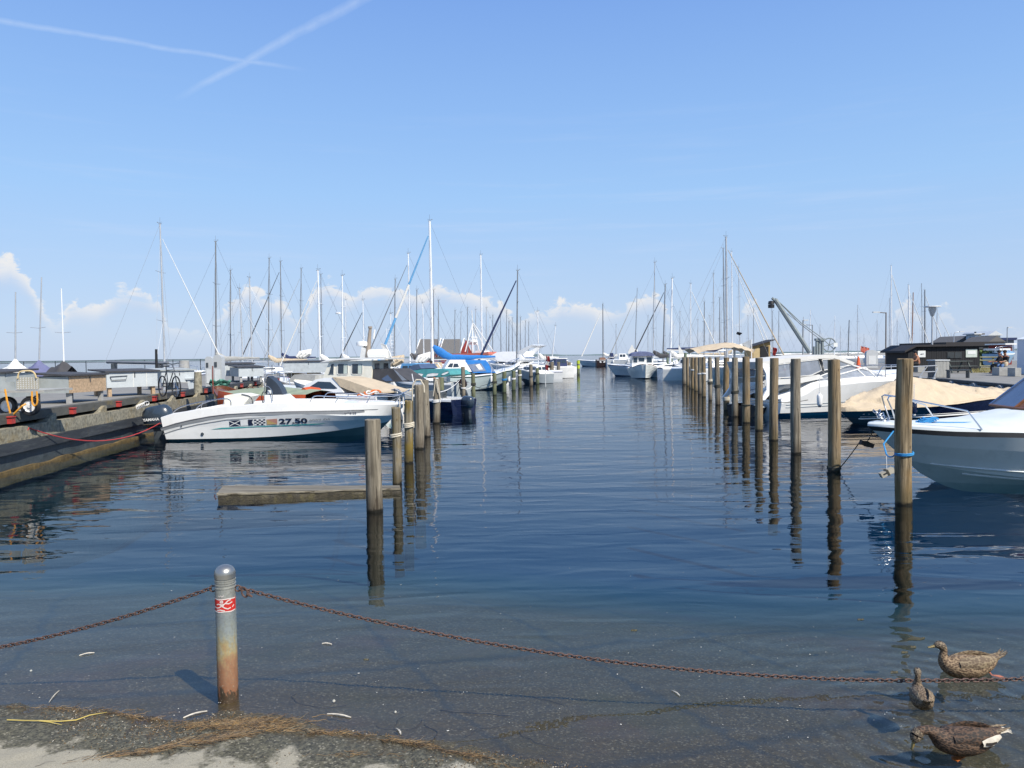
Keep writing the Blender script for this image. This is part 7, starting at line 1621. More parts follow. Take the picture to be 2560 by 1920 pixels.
# white sports cruiser
t_, L, c, h = boat_at('sports_cruiser', 'white sports cruiser with grey canopy and clear vinyl windows, bow to the quay', 'sports cruiser', 1904, 2262, 29.0, 31.0)
HC = Hull(L, 2.8, rake=1.3, cz=(.15, .75), cw=(.93, .45), rub=.13, sheer=[(0, .62), (.1, .85), (.24, 1.24), (.6, 1.36), (1, 1.40)], tw=.85)
HC.hull([W_, W_, NAVY], parent=t_); HC.deck(W_, t_, drop=-.03, camber=.22)
lf = loc_of(c, h); yo = -1.15; GC = mat('light_grey_canvas', (.55, .55, .53), .85, var=.06)
top_ = [lf(*p, yo) for p in ((1904, 905), (1960, 897), (2050, 888), (2091, 886.5), (2140, 906), (2134, 913), (2091, 896), (2050, 897), (1960, 908), (1925, 915), (1910, 922))]
zb, zt = 1.3, 2.45
extrude_side(t_, 'canopy_roof', top_, 1.18, 1.02, zb, zt, GC)
arch = [lf(*p, yo) for p in ((1904, 906), (1925, 912), (1930, 940), (1922, 985), (1908, 1000), (1898, 1000), (1914, 975), (1916, 935))]
side_panel(t_, 'aft_arch', arch, 1.16, 1.02, zb, zt, W_, .02, .06)
body_ = [lf(*p, yo) for p in ((1915, 1000), (1915, 935), (1930, 914), (2091, 895), (2134, 912), (2134, 925), (2050, 935), (1990, 945), (1915, 950))]
side_panel(t_, 'clear_panel', [lf(*p, yo) for p in ((1918, 947), (1930, 914), (1978, 908), (1978, 943))], 1.14, 1.0, zb, zt, CLEAR, 0, .01, frame=GC, fw=.05)
side_panel(t_, 'clear_panel', [lf(*p, yo) for p in ((1982, 943), (1982, 907), (2050, 899), (2056, 926), (2030, 938))], 1.14, 1.0, zb, zt, CLEAR, 0, .01, frame=GC, fw=.05)
side_panel(t_, 'clear_panel', [lf(*p, yo) for p in ((2062, 926), (2060, 900), (2088, 897), (2130, 913))], 1.14, 1.0, zb, zt, CLEAR, 0, .01, frame=GC, fw=.05)
side_panel(t_, 'lower_canopy', [lf(*p, yo) for p in ((1912, 965), (1912, 950), (1990, 946), (2050, 936), (2060, 946), (2000, 958))], 1.17, 1.0, zb - .2, zt, GC, .0, .02)
wsd = [lf(*p, yo) for p in ((2048, 940), (2128, 912), (2236, 943), (2200, 952), (2100, 952))]
extrude_side(t_, 'windscreen', [lf(*p, yo) for p in ((2046, 946), (2128, 913), (2228, 944), (2228, 950), (2046, 952))], 1.1, .95, 1.3, 2.2, CLEAR)
for a, b in (((2046, 944), (2130, 911)), ((2130, 911), (2236, 944)), ((2146, 922), (2178, 950)), ((2060, 948), (2168, 918)), ((2168, 918), (2200, 948))):
    for sg in (-1, 1): rail(t_, [(lf(*a, yo)[0], sg * 1.06, lf(*a, yo)[1]), (lf(*b, yo)[0], sg * 1.06, lf(*b, yo)[1])], .024, W_, 'screen_frame', smooth=False)
pulpit(t_, HC, L * .12, L * .46, .42, 3, .018)
side_panel(t_, 'side_vent', [lf(*p, -1.4) for p in ((1945, 980), (1962, 971), (1978, 970), (1968, 978), (1950, 983))], 1.42, 1.42, 0, 2, GLASS, .0, .05, sides=(-1,))
for zf in (.46, .36): 
    P = [HC.side(lerp(-L / 2 + .2, L / 2 - 1.2, i / 12), zf + .2 * (i / 12) ** 2, -1, .006) for i in range(13)]; MB().tube(P, .014, 4).build('hull_line', GREYB, t_)
fender(None, D(2049, 1000, 27.4), .46, .10, W_, 'white fender with dark tip hanging on the side of the sports cruiser', NAVY)
x_, z_ = lf(2045, 1002, -1.42)
simple_boat('low black open boat moored just left of the sports cruiser stern', 1852, 1906, 28.5, 30.0, BLACK, None, 1.3, .42, .5, cat='motorboat', out=False, capm=GREYB, rubm=GREYB)
simple_boat('white boat with red stripe behind the right posts', 1872, 1962, 60, 62, W_, W_, 2.4, 1.0, 1.3, .7, rubm=REDP)
# clinker boat coming down the channel
cl = D(1619, 947, 1); cp2 = G(1619, 947); t_ = thing('clinker_motorboat', 'white clinker-built motorboat with faded blue roof cover heading toward the camera', 'motorboat', (cp2.x, cp2.y + 3.3, 0), R(-90) - .06)
HK = Hull(7.2, 2.85, fs=1.0, fm=1.0, fb=1.42, tw=.7, rake=.35, cz=(.0, .10), cw=(.68, .35), rub=.07, keel=(-.4, -.1), sheer=[(0, 1.05), (.5, .98), (.8, 1.15), (1, 1.42)], pw=2.6, qx=1.8)
HK.hull([TEAKB, mat('cream_white_paint', (.70, .72, .68), .4, var=.04), ANTIF], parent=t_, lap=3); HK.deck(W_, t_, drop=.1, camber=.05)
MB().tube([HK.rails[k][-1] + Vector((.02, 0, 0)) for k in range(6)], .035, 5).build('stem_post', CREAM, t_)
dk = 1.0; zc0, zc1 = 1.0, 2.22
mb = MB(); mb.prism([(-1.08, zc0 - .1), (1.08, zc0 - .1), (.98, zc1), (.55, zc1 + .12), (-.55, zc1 + .12), (-.98, zc1)], lambda y, z: (1.0 - .14 * (z - 1), y, z), lambda y, z: (-1.6, y, z)); mb.build('wheelhouse', W_, t_, ang=20)
for y0, y1, zz0, zz1, m_ in ((-.95, -.52, 1.52, 2.10, GLASS), (-.42, -.02 + .20, 1.62, 2.05, GLASS), (.38, .92, 1.52, 2.10, GLASS)):
    pts_ = rrect(y0, zz0, y1, zz1, .05); mb = MB(); mb.prism(pts_, lambda y, z: (1.0 - .14 * (z - 1) + .02, y, z), lambda y, z: (1.0 - .14 * (z - 1) - .02, y, z)); o = mb.build('front_window', m_, t_, ang=20)
    MB().tube([(1.0 - .14 * (z - 1) + .03, y, z) for y, z in pts_], .02, 4, closed=True).build('frame', W_dull, o)
side_panel(t_, 'side_window', rrect(-1.3, 1.5, .6, 2.1, .08), 1.06, 1.0, 1, 2.2, GLASS, .01)
mb = MB(); rows = []
for i in range(9):
    x = 1.15 - 3.0 * i / 8; rows.append([(x, 1.16 * math.cos(a), 2.20 + .46 * math.sin(a) ** .8 * (1 if i > 0 else .85) + .03 * noise.noise(Vector((x * 3, a * 3, 0)))) for a in [math.pi * k / 12 for k in range(13)]])
mb.grid(rows); mb.add(rows[0], [tuple(range(13))]); mb.build('roof_cover', mat('faded_navy_canvas', (.11, .13, .23), .85, var=.25, scale=6, bump=.01), t_, ang=50)
mb = MB(); mb.box((1.55, -.15, 1.20), (.9, .75, .30)); mb.build('fore_hatch', W_, t_); MB().box((2.0, -.55, 1.28), (.1, .7, .12)).build('hatch_rail', W_, t_)
# rank of small boats at the harbour mouth
t_, L, c, h, _ = simple_boat('small white cabin cruiser broadside at the harbour mouth, fenders out', 1516, 1590, 150, 150, PALEGREY, W_, 2.8, 1.35, 1.9, 1.2, w=.5, c0=-.10, c1=.25)
for fx in (-1.8, 1.2): fender(t_, (fx, -1.55, 1.0), .7, .16)
t_, L, c, h, _ = simple_boat('dark brown hulled boat with portholes beside the cabin cruiser at the harbour mouth', 1490, 1524, 154, 154, mat('dark_brown_hull', (.035, .018, .016), .5, var=.2), TEAKB, 3.0, 1.3, 1.6, .5, win=False, capm=TEAKB)
for fx in (-.6, .1, .7): MB().lathe([(.22, -.03), (.22, .03), (.1, .04)], 12).build('porthole', W_, t_, loc=(fx, -1.40, .95), rot=(R(90), 0, 0))
simple_boat('navy canopied boat between brown boat and cabin cruiser at the harbour mouth', 1522, 1538, 160, 160, NAVY, NAVYC, 2.4, 1.8, 2.0, .9, win=False)
simple_boat('white flybridge boat far behind the harbour mouth cruiser', 1560, 1612, 170, 170, W_, W_, 3.0, 1.6, 2.0, 1.9)
simple_boat('white motorboat with high bow behind the green right posts', 1750, 1688, 76, 78, W_, W_, 2.6, 1.1, 1.6, .8)
simple_boat('cream and white motorboat behind the cluster of thin posts', 1770, 1712, 66, 66, W_, CREAM, 2.4, 1.0, 1.3, .8)
# speedboat wake bits and the beige awning on the big yacht
t_ = thing('awning', 'beige awning stretched over the boom of the big right sailboat', 'awning', (0, 0, 0))
dA = 66; pts_ = [D(*p, dA) for p in ((1722, 872), (1768, 862), (1812, 856), (1832, 857), (1850, 862), (1874, 871))]
t_.location = (pts_[2].x, dA, 0); mb = MB(); rows = []
for i in range(21):
    u_ = i / 20 * 5; k = min(4, int(u_)); p = pts_[k].lerp(pts_[k + 1], u_ - k); rows.append([(p.x - pts_[2].x, w_, p.z - .45 * abs(w_ / 1.6) ** 1.3 * (1 if i not in (0, 20) else .2) - .03 * math.sin(i * 1.7) * abs(w_)) for w_ in (-1.6, -1.1, -.5, 0, .5, 1.1, 1.6)])
mb.grid(rows); mb.build('cloth', BEIGEC, t_, ang=60)
mb = MB(); a, b = D(1712, 873, dA), D(1722, 872, dA); rail(t_, [(a.x - pts_[2].x, 0, a.z), (b.x - pts_[2].x, 0, b.z)], .03, GREYC, 'ridge_line', smooth=False)
a, b = D(1836, 858, dA), D(1836, 892, dA); rail(t_, [(a.x - pts_[2].x, 0, a.z), (b.x - pts_[2].x, 0, b.z - .8)], .10, W_, 'support', smooth=False)
t2 = thing('awning', 'white triangular awning beside the wooden hut on the right', 'awning', (D(1855, 870, 72).x, 72, 0)); p0_ = D(1855, 870, 72)
tri = [D(*p, 72) - Vector((p0_.x, 72, 0)) for p in ((1838, 865), (1879, 848), (1876, 870), (1872, 874))]; mb = MB(); mb.grid([[tri[0], tri[3]], [tri[0].lerp(tri[1], .5) + Vector((0, .5, -.1)), tri[3].lerp(tri[2], .5) + Vector((0, .6, 0))], [tri[1], tri[2]]]); mb.build('cloth', WHITEC, t2)
rail(t2, [tri[1] + Vector((0, 0, 0)), (tri[1].x, 0, 1.0)], .04, W_, 'pole', smooth=False)
for px0, px1, y0, y1, d, lb in ((740, 770, 888, 846, 58, ''),):
    pass
def jib(pts_, d, label, m_=WHITEC):
    P = [D(*p, d) for p in pts_]; c_ = P[-1]; mb_ = MB(); q = [(p.x - c_.x, p.z) for p in P]
    mb_.prism(q, lambda x, z: (x, .05 * math.sin(z * 3), z), lambda x, z: (x, .05 * math.sin(z * 3) + .02, z)); tag(mb_.build('hanging_sail', m_, None, loc=(c_.x, d, 0)), label, 'sail')
jib([(1696, 861), (1708, 880), (1711, 885), (1697, 885)], 66, 'small white triangular sail hoisted right of the clinker boat')
jib([(1580, 861), (1589, 878), (1588, 885), (1571, 885), (1570, 880)], 128, 'white triangular day mark board left of the clinker boat')
# ------------------------------------------------------------------ right quay: shed, furniture, buildings
def boards(parent, n_, fmap, m_, name='board'):
    for i in range(n_): fmap(i).build(name, m_, parent, ang=20)
SDd = 57.5
sx0 = D(2270, 900, SDd).x; sx1 = D(2448, 900, SDd).x; szt = D(2350, 866, SDd).z
t_ = thing('shed', 'low black wooden shed with a fish sign and a notice board on the quay', 'shed', (sx0, SDd, RZ)); SW = sx1 - sx0; SHh = szt - RZ; SDp = 3.4
zl = SHh - .42
MB().prism([(0, 0), (SW, 0), (SW, SHh - .05), (.5, SHh - .02), (0, zl + .15)], lambda x, z: (x, .04, z), lambda x, z: (x, SDp, z)).build('wall', BLACKW, t_, ang=20)
nb = 30
for i in range(nb):
    x = SW * (i + .5) / nb; hh = SHh - .06 if x > .5 else lerp(zl + .1, SHh - .04, x / .5)
    MB().box((x, .018 + .006 * (i % 2), hh / 2 + .01), (SW / nb - .012, .024, hh - .02)).build('board', BLACKW, t_, ang=20)
rfm = mat('dark_brown_fascia', (.022, .020, .022), .7, var=.2)
MB().prism([(-.38, zl - .02), (-.35, zl + .13), (.48, SHh + .14), (SW + .25, SHh + .16), (SW + .25, SHh), (.5, SHh - .01)], lambda x, z: (x, -.25, z), lambda x, z: (x, SDp + .2, z)).build('roof', rfm, t_, ang=20)
def onshed(px0, py0, px1, py1, m_, name, dep=.03, y=-.03):
    a, b = D(px0, py0, SDd), D(px1, py1, SDd); return MB().box(((a.x + b.x) / 2 - sx0, y, (a.z + b.z) / 2 - RZ), (abs(b.x - a.x), dep, abs(a.z - b.z))).build(name, m_, t_)
s1 = onshed(2294, 877, 2313, 893, SIGNW, 'fish_sign'); a = D(2303.5, 885.5, SDd)
MB().prism([(-.13, -.02), (-.06, .03), (.03, .045), (.10, .02), (.16, .06), (.15, -.02), (.09, -.005), (.02, -.03), (-.06, -.04)], lambda x, z: (a.x - sx0 + x, -.049, a.z - RZ + z), lambda x, z: (a.x - sx0 + x, -.046, a.z - RZ + z)).build('fish_emblem', DECALN, s1)
s2 = onshed(2414, 873, 2442, 893, SIGNG, 'notice_board'); onshed(2418, 877, 2438, 885, SIGNW, 'pale_sheet', .01, -.052).parent = t_
w3 = onshed(2368, 880, 2404, 895, GLASS, 'window', .02, -.02); onshed(2385.5, 880, 2386.5, 895, rfm, 'window_bar', .03, -.03)
onshed(2286, 877, 2290, 881, SIGNG, 'small_plate', .02, -.02)
# furniture
def gq(px, py): return G(px, py, RZ)
p = gq(2417, 927); t_ = thing('safety_post', 'red rounded safety post in front of the notice board of the black shed', 'post', p); hp = D(2417, 898, p.y).z - RZ
MB().lathe([(.17, 0), (.15, .05), (.15, hp * .45), (.10, hp * .48), (.10, hp * .55), (.15, hp * .58), (.15, hp - .1), (.10, hp - .02), (.01, hp)], 16).build('body', mat('red_plastic', (.62, .06, .07), .4, var=.05), t_); MB().lathe([(.152, hp * .60), (.152, hp * .68)], 16).build('white_band', W_, t_)
p = gq(2357, 943); t_ = thing('waste_bin', 'large grey waste bin box behind the beige boat cover', 'bin', (p.x, p.y + .5, RZ)); hb = D(2357, 899, p.y).z - RZ; wb_ = D(2374, 900, p.y).x - D(2339, 900, p.y).x
for i in range(9): MB().box((-wb_ / 2 + (i + .5) * wb_ / 9, -.42 - .01 * (i % 2), hb * .46), (wb_ / 9 - .012, .03, hb * .90)).build('slat', GREYC, t_)
MB().box((0, 0, hb * .46), (wb_ - .03, .8, hb * .90)).build('body', GREYD, t_); MB().box((0, 0, hb * .965), (wb_ + .06, .95, .06)).build('lid', PALEGREY, t_)
def picnic(px, py, label, s=1.0, rz=.1):
    p = gq(px, py); t_ = thing('picnic_table', label, 'picnic table', p, rz); m_ = mat('dark_green_grey_wood', (.07, .085, .08), .75, var=.25, stretch=(1, 6, 6))
    for k in range(5): MB().box((0, -.32 + .16 * k, .74), (1.8, .145, .04)).build('top_plank', m_, t_)
    for sy in (-1, 1):
        for k in range(2): MB().box((0, sy * (.62 + .14 * k), .44), (1.8, .13, .04)).build('seat_plank', m_, t_)
    for sx in (-1, 1):
        for sy in (-1, 1): MB().hexa([(sx * .65 - .03, sy * .65 - .05, 0), (sx * .65 + .03, sy * .65 - .05, 0), (sx * .65 + .03, sy * .65 + .05, 0), (sx * .65 - .03, sy * .65 + .05, 0), (sx * .65 - .03, sy * .25 - .05, .72), (sx * .65 + .03, sy * .25 - .05, .72), (sx * .65 + .03, sy * .25 + .05, .72), (sx * .65 - .03, sy * .25 + .05, .72)]).build('leg', m_, t_)
    t_.scale = (s,) * 3; return t_
picnic(2388, 932, 'dark picnic table right of the grey bin', 1.1); picnic(2312, 927, 'dark picnic table beside the shirtless seated man', 1.1)
p = gq(2395, 945); t_ = thing('bench', 'plain bench with thin legs nearest the quay edge', 'bench', p); MB().box((0, 0, .45), (1.25, .35, .05)).build('seat', GREYD, t_)
for sx in (-1, 1): MB().box((sx * .55, 0, .215), (.05, .3, .43)).build('leg', GREYD, t_)
# barrier rail at the quay edge
t_ = thing('ladder_rail', 'galvanised gangway rail between the right posts and the bin', 'railing', gq(2330, 948)); b0 = t_.location.copy()
def rp(px, py, d): return D(px, py, d) - Vector((b0.x, b0.y, RZ))
dR = b0.y
for P in ([(2245, 925), (2280, 917), (2342, 914), (2343, 922), (2335, 943)], [(2318, 944), (2300, 943)], [(2318, 916), (2300, 940)], [(2338, 929), (2312, 930)]): rail(t_, [rp(*q, dR) for q in P], .03, ALU, 'tube', smooth=False)
for q in ((2335, 943), (2300, 941)): MB().box(rp(*q, dR) + Vector((0, 0, -.05)), (.12, .12, .1)).build('foot', ALU, t_)
rail(t_, [rp(2240, 926, dR), (rp(2240, 926, dR).x, 0, 0)], .03, ALU, 'tube', smooth=False)
# street lamps
def lamp(px, pyt, pyb, d, label, kind, m_=ALU, z0=None, arm=0):
    a = D(px, pyt, d); z0 = RZ if z0 is None else z0; t_ = thing('street_lamp', label, 'street lamp', (a.x, d, z0)); h_ = a.z - z0
    r_ = .055 if kind != 'tall' else .08
    if kind == 'lantern':
        MB().tube([(0, 0, 0), (0, 0, h_ - .75)], [.075, .06], 10).build('pole', m_, t_)
        MB().lathe([(.05, h_ - .78), (.13, h_ - .70), (.27, h_ - .28), (.27, h_ - .08)], 16).build('lantern', CLEAR, t_)
        MB().lathe([(.05, h_ - .08), (.62, h_ - .05), (.60, h_ + .02), (.05, h_ + .07)], 20).build('cap', PALEGREY, t_)
    else:
        sx = arm
        P = [(0, 0, 0), (0, 0, h_ * .92), (sx * .12, 0, h_ * .985), (sx * .5, 0, h_)] if kind == 'curved' else [(0, 0, 0), (0, 0, h_)]
        MB().tube(P, [r_ * 1.1] + [r_ * .9] * (len(P) - 1), 8).build('pole', m_, t_)
        if kind != 'curved': MB().cyl((0, 0, h_ - .05), (sx * .8, 0, h_ + .02), .035, 6).build('arm', m_, t_)
        MB().box((sx * .85, 0, h_ + .03), (.6, .2, .10)).build('lamp_head', PALEGREY, t_)
lamp(2331, 766, 909, 58, 'street lamp with glass lantern and flat round cap before the black shed', 'lantern')
lamp(2215, 781, 900, 66, 'tall brown lamp post with short arm left of the black shed', 'arm', mat('brown_lamp_post', (.13, .10, .08), .6), arm=-1)
lamp(2007, 801, 900, 90, 'slim dark lamp post right of the crane boom', 'arm', ALUD, arm=.4); lamp(2031, 812, 900, 92, 'lamp post with long left arm beside the crane cables', 'arm', ALUD, arm=-1.3)
lamp(2385, 830, 900, 100, 'far curved street lamp behind the black shed', 'curved', ALU, arm=1.2); lamp(2518, 819, 900, 110, 'thin far lamp post right of the white roof house', 'arm', ALUD, arm=.4)
# crane
cd = 86; b0 = D(2060, 900, cd); t_ = thing('crane', 'grey jib crane with a big spoked wheel and hanging hoist block', 'crane', (b0.x, cd, RZ)); cr = lambda px, py: (D(px, py, cd).x - b0.x, 0, D(px, py, cd).z - RZ)
CRG = mat('grey_crane_steel', (.22, .26, .27), .5, var=.12, grime=(.2, .12, .08), gamt=.3)
rail(t_, [cr(1938, 749), cr(2024, 881)], .26, CRG, 'jib', n=8, smooth=False)
for y_ in (-.5, .5): rail(t_, [cr(1945, 752), (cr(2000, 807)[0], y_ * .6, cr(2000, 807)[2]), (cr(2056, 849)[0], y_, cr(2056, 849)[2])], .05, CRG, 'tie_rod', smooth=False)
rail(t_, [cr(1950, 770), cr(2050, 848)], .03, WIRE, 'cable', smooth=False)
rail(t_, [cr(1930, 745), cr(1936, 750), cr(1940, 748)], .16, CRG, 'jib_head', smooth=False)
q = cr(1928, 761); MB().lathe([(.05, -.42), (.34, -.40), (.36, -.02), (.3, 0)], 12, c=q).build('hoist_block', BLACK, t_); MB().lathe([(.3, .04), (.36, .06), (.30, .36), (.05, .42)], 12, c=q).build('hoist_block', BLACK, t_)
rail(t_, [q, (q[0] + .1, 0, cr(1931, 880)[2])], .02, WIRE, 'hoist_wire', smooth=False)
wc = cr(2073, 862); wr = .74
MB().tube([(wc[0] + wr * math.cos(a), 0, wc[2] + wr * math.sin(a)) for a in [2 * math.pi * i / 36 for i in range(36)]], (.075), 6, closed=True).build('hand_wheel_rim', CRG, t_)
for i in range(6): a = math.pi * i / 3 + .3; rail(t_, [wc, (wc[0] + wr * math.cos(a), 0, wc[2] + wr * math.sin(a))], .05, CRG, 'spoke', smooth=False)
for x0, x1, y0, y1 in ((2040, 2044, 849, 893), (2046, 2050, 852, 893), (2054, 2058, 850, 893), (2034, 2037, 866, 893)):
    a, b = cr(x0, y0), cr(x1, y1); MB().box(((a[0] + b[0]) / 2, 0, (a[2]) / 2), (b[0] - a[0], .4, a[2])).build('mast_frame', CRG, t_)
a, b = cr(2038, 849), cr(2060, 853); MB().box(((a[0] + b[0]) / 2, 0, a[2]), (b[0] - a[0], .6, .25)).build('head_frame', CRG, t_)
a, b = cr(2082, 857), cr(2092, 867); MB().box(((a[0] + b[0]) / 2, -.2, (a[2] + b[2]) / 2), (b[0] - a[0], .05, a[2] - b[2])).build('white_plate', SIGNW, t_)
MB().box((0, 0, .1), (3.4, 1.6, .24)).build('base', CONCG, t_)
# power stand on right
p_ = D(2178, 900, 60); t_ = thing('power_stand', 'grey rounded power stand behind the sports cruiser windscreen', 'power stand', (p_.x, 60 + 12, RZ)); hh = D(2178, 876, 72).z - RZ; t_.location.x = D(2178, 900, 72).x
hw = .55; pr_ = [(-hw, 0), (hw, 0), (hw, hh - .25)] + [(hw * math.cos(x), hh - .25 + .3 * math.sin(x)) for x in (.5, 1.0, 1.57, 2.1, 2.6)] + [(-hw, hh - .25)]
MB().prism(pr_, lambda x, z: (x, -.2, z), lambda x, z: (x, .2, z)).build('housing', mat('light_grey_enamel', (.42, .44, .45), .5, var=.06), t_, ang=30); MB().box((0, -.21, hh * .45), (.7, .02, hh * .5)).build('door', PALEGREY, t_)
# wooden hut
hd_ = 108; a = D(1877, 893, hd_); b = D(1926, 893, hd_); t_ = thing('kiosk', 'yellow timber kiosk with steep single-pitch roof at the far quay', 'kiosk', (a.x, hd_, RZ)); w_ = b.x - a.x; h1_ = D(1926, 853, hd_).z - RZ; h0_ = D(1884, 864, hd_).z - RZ
MB().prism([(0, 0), (w_, 0), (w_, h1_ - .1), (.4, h0_ - .1), (0, h0_ - .3)], lambda x, z: (x, .02, z), lambda x, z: (x, 3, z)).build('wall', HUTW, t_, ang=20)
MB().prism([(-.2, h0_ - .3), (w_ + .5, h1_ + .12), (w_ + .5, h1_ + .26), (-.2, h0_ - .14)], lambda x, z: (x, -.4, z), lambda x, z: (x, 3.3, z)).build('roof', rfm, t_, ang=20)
MB().box((w_ * .68, -.01, h0_ * .55), (w_ * .45, .05, h0_ * .8)).build('hatch_opening', BLACKW, t_); MB().box((w_ * .3, -.01, h0_ * .5), (w_ * .35, .05, h0_ * .7)).build('panel', mat('pale_timber', (.5, .38, .2), .8), t_)
# far end pier under the hut so that it stands on the quay: white roofed house, long black roofs, chimney block
def bld(name, label, d, px0, px1, pyt, m_, z0=RZ, dep=8, roofm=None, rh=0, gable=False, cat='building', ov=.3):
    a, b = D(px0, pyt, d), D(px1, pyt, d); w_ = b.x - a.x; h_ = a.z - z0; t_ = thing(name, label, cat, (a.x, d, z0))
    MB().hexa([(0, 0, 0), (w_, 0, 0), (w_, dep, 0), (0, dep, 0), (0, 0, h_), (w_, 0, h_), (w_, dep, h_), (0, dep, h_)]).build('wall', m_, t_)
    if roofm:
        if gable: MB().prism([(-ov, h_ + .003), (w_ + ov, h_ + .003), (w_ / 2, h_ + rh)], lambda x, z: (x, -ov, z), lambda x, z: (x, dep + ov, z)).build('roof', roofm, t_, ang=20)
        else: MB().hexa([(-ov, -ov, h_ + .003), (w_ + ov, -ov, h_ + .003), (w_ + ov, dep + ov, h_ + .003), (-ov, dep + ov, h_ + .003), (-ov, -ov, h_ + rh), (w_ + ov, -ov, h_ + rh), (w_ + ov, dep + ov, h_ + rh), (-ov, dep + ov, h_ + rh)]).build('roof', roofm, t_, ang=20)
    def add(px0, py0, px1, py1, m2, nm, dp=.06, yy=-.04):
        p, q = D(px0, py0, d), D(px1, py1, d); return MB().box(((p.x + q.x) / 2 - a.x, yy, (p.z + q.z) / 2 - z0), (abs(q.x - p.x), dp, abs(p.z - q.z))).build(nm, m2, t_)
    return t_, add, w_, h_
t_, add, w_, h_ = bld('warehouse', 'long black low building with flat roof behind the shed', 88, 2368, 2500, 861, BLACKW, dep=10, roofm=rfm, rh=.25)
for k in range(5): add(2380 + 22 * k, 868, 2390 + 22 * k, 873, GLASS, 'window')
add(2412, 861, 2432, 862.5, PALEGREY, 'roof_edge_strip')
t_, add, w_, h_ = bld('house', 'pale blue chimney-like block rising above the black roof', 101, 2438, 2446, 836, mat('pale_blue_render', (.45, .52, .58), .8), dep=2, roofm=PALEGREY, rh=.15); add(2443, 834, 2445, 829, GREYD, 'chimney_pot', .3, .5)
t_, add, w_, h_ = bld('house', 'white gable block right of the pale blue one', 101.5, 2446.5, 2453, 837, SIGNW, dep=2, roofm=ROOFG, rh=.2); add(2448, 846, 2450, 852, GLASS, 'window')
t_, add, w_, h_ = bld('house', 'white house with upper storey and two small windows above the black roofs', 112, 2472, 2501, 839, SIGNW, dep=7, roofm=PALEGREY, rh=.7, gable=True)
for x0 in (2474, 2482, 2490): add(x0, 841, x0 + 3, 844, GLASS, 'window')
t_, add, w_, h_ = bld('house', 'dark gabled house under the white one', 96, 2472, 2506, 856, rfm, dep=5, roofm=ROOFG, rh=.8, gable=True); add(2482, 862, 2500, 870, W_dull, 'white_frame'); add(2484, 863.5, 2498, 869, GLASS, 'window', .05, -.08)
t_, add, w_, h_ = bld('house', 'wide flat house with dark blue roof at the far right', 118, 2496, 2535, 851, mat('slate_render', (.18, .2, .23), .8), dep=7, roofm=NAVYC, rh=.4); add(2502, 856, 2506, 861, GLASS, 'window'); add(2514, 856, 2518, 861, GLASS, 'window')
t_, add, w_, h_ = bld('roof_house', 'grey roofed hut with vents left of the chimney block', 104, 2393, 2436, 856, ROOFG, dep=6, roofm=ROOFG, rh=.9, gable=True); add(2414, 846, 2417, 853, GREYD, 'vent_pipe', .3, 1); 
# small steamer wheelhouse and blue boat on the hard
t_, add, w_, h_ = bld('boat_cabin', 'small pale blue wheelhouse standing behind the railings', 76, 2502, 2514, 876, mat('pale_blue_paint', (.40, .50, .58), .6), dep=2, roofm=W_, rh=.2, cat='cabin'); add(2506, 878, 2510, 884, GLASS, 'window')
t_, L, c, h, _ = simple_boat('pale blue dinghy on the ground behind the railings', 2480, 2522, 64, 66, mat('pale_blue_hull', (.22, .36, .50), .5, var=.1), None, 1.8, .9, 1.1, bot=mat('pale_blue_hull', (.22, .36, .50)), capm=mat('pale_blue_hull', (.22, .36, .50))); t_.location.z = RZ + .35
t_, add, w_, h_ = bld('red_cabin', 'dark red cabin between railings and white container', 80, 2516, 2530, 862, REDW, dep=3, roofm=W_, rh=.15, cat='cabin'); add(2519, 868, 2523, 873, GLASS, 'window')
# white container with peaked top at the right edge
cdist = 46.5; a = D(2625, 846, cdist); t_ = thing('container', 'tall white container with low peaked roof at the right edge', 'container', (a.x, cdist, RZ)); h_ = a.z - RZ
MB().box((1.5, 1.5, h_ / 2), (3, 3, h_)).build('wall', mat('pale_blue_white_panel', (.62, .66, .72), .55, var=.04), t_); MB().prism([(-.06, h_ + .003), (3.06, h_ + .003), (1.5, h_ + .5)], lambda x, z: (x, -.06, z), lambda x, z: (x, 3.06, z)).build('roof', W_, t_, ang=20)
for x in (.02, .9, 1.8): MB().box((x, -.02, h_ / 2), (.05, .03, h_ * .98)).build('seam', PALEGREY, t_)
# railings beside the shed
t_ = thing('railing', 'weathered green wooden railing right of the black shed', 'railing', gq(2475, 930)); b0 = t_.location.copy(); gm = mat('mossy_wood', (.20, .20, .12), .85, var=.3)
for py in (893, 901, 915, 926): rail(t_, [D(2449, py, b0.y) - Vector((b0.x, b0.y, RZ)), D(2500, py, b0.y) - Vector((b0.x, b0.y, RZ))], .05, gm, 'bar', smooth=False)
for px in (2452, 2484, 2500): MB().box(D(px, 912, b0.y) - Vector((b0.x, b0.y - .08, RZ)) + Vector((0, 0, -.1)), (.09, .09, 1.3)).build('upright', gm, t_)
# concrete sitting blocks
for i, (x0, x1, y1, lb) in enumerate(((2498, 2536, 939, 'long concrete sitting block under the two dark-clothed people'), (2538, 2553, 941, 'short dark block right of the sitting block'))):
    p = gq((x0 + x1) / 2, y1); w_ = D(x1, 900, p.y).x - D(x0, 900, p.y).x; tag(MB().box((0, .35, .25), (w_, .7, .5)).build('sitting_block', CONCG if i == 0 else GREYC, None, loc=p), lb, 'block')
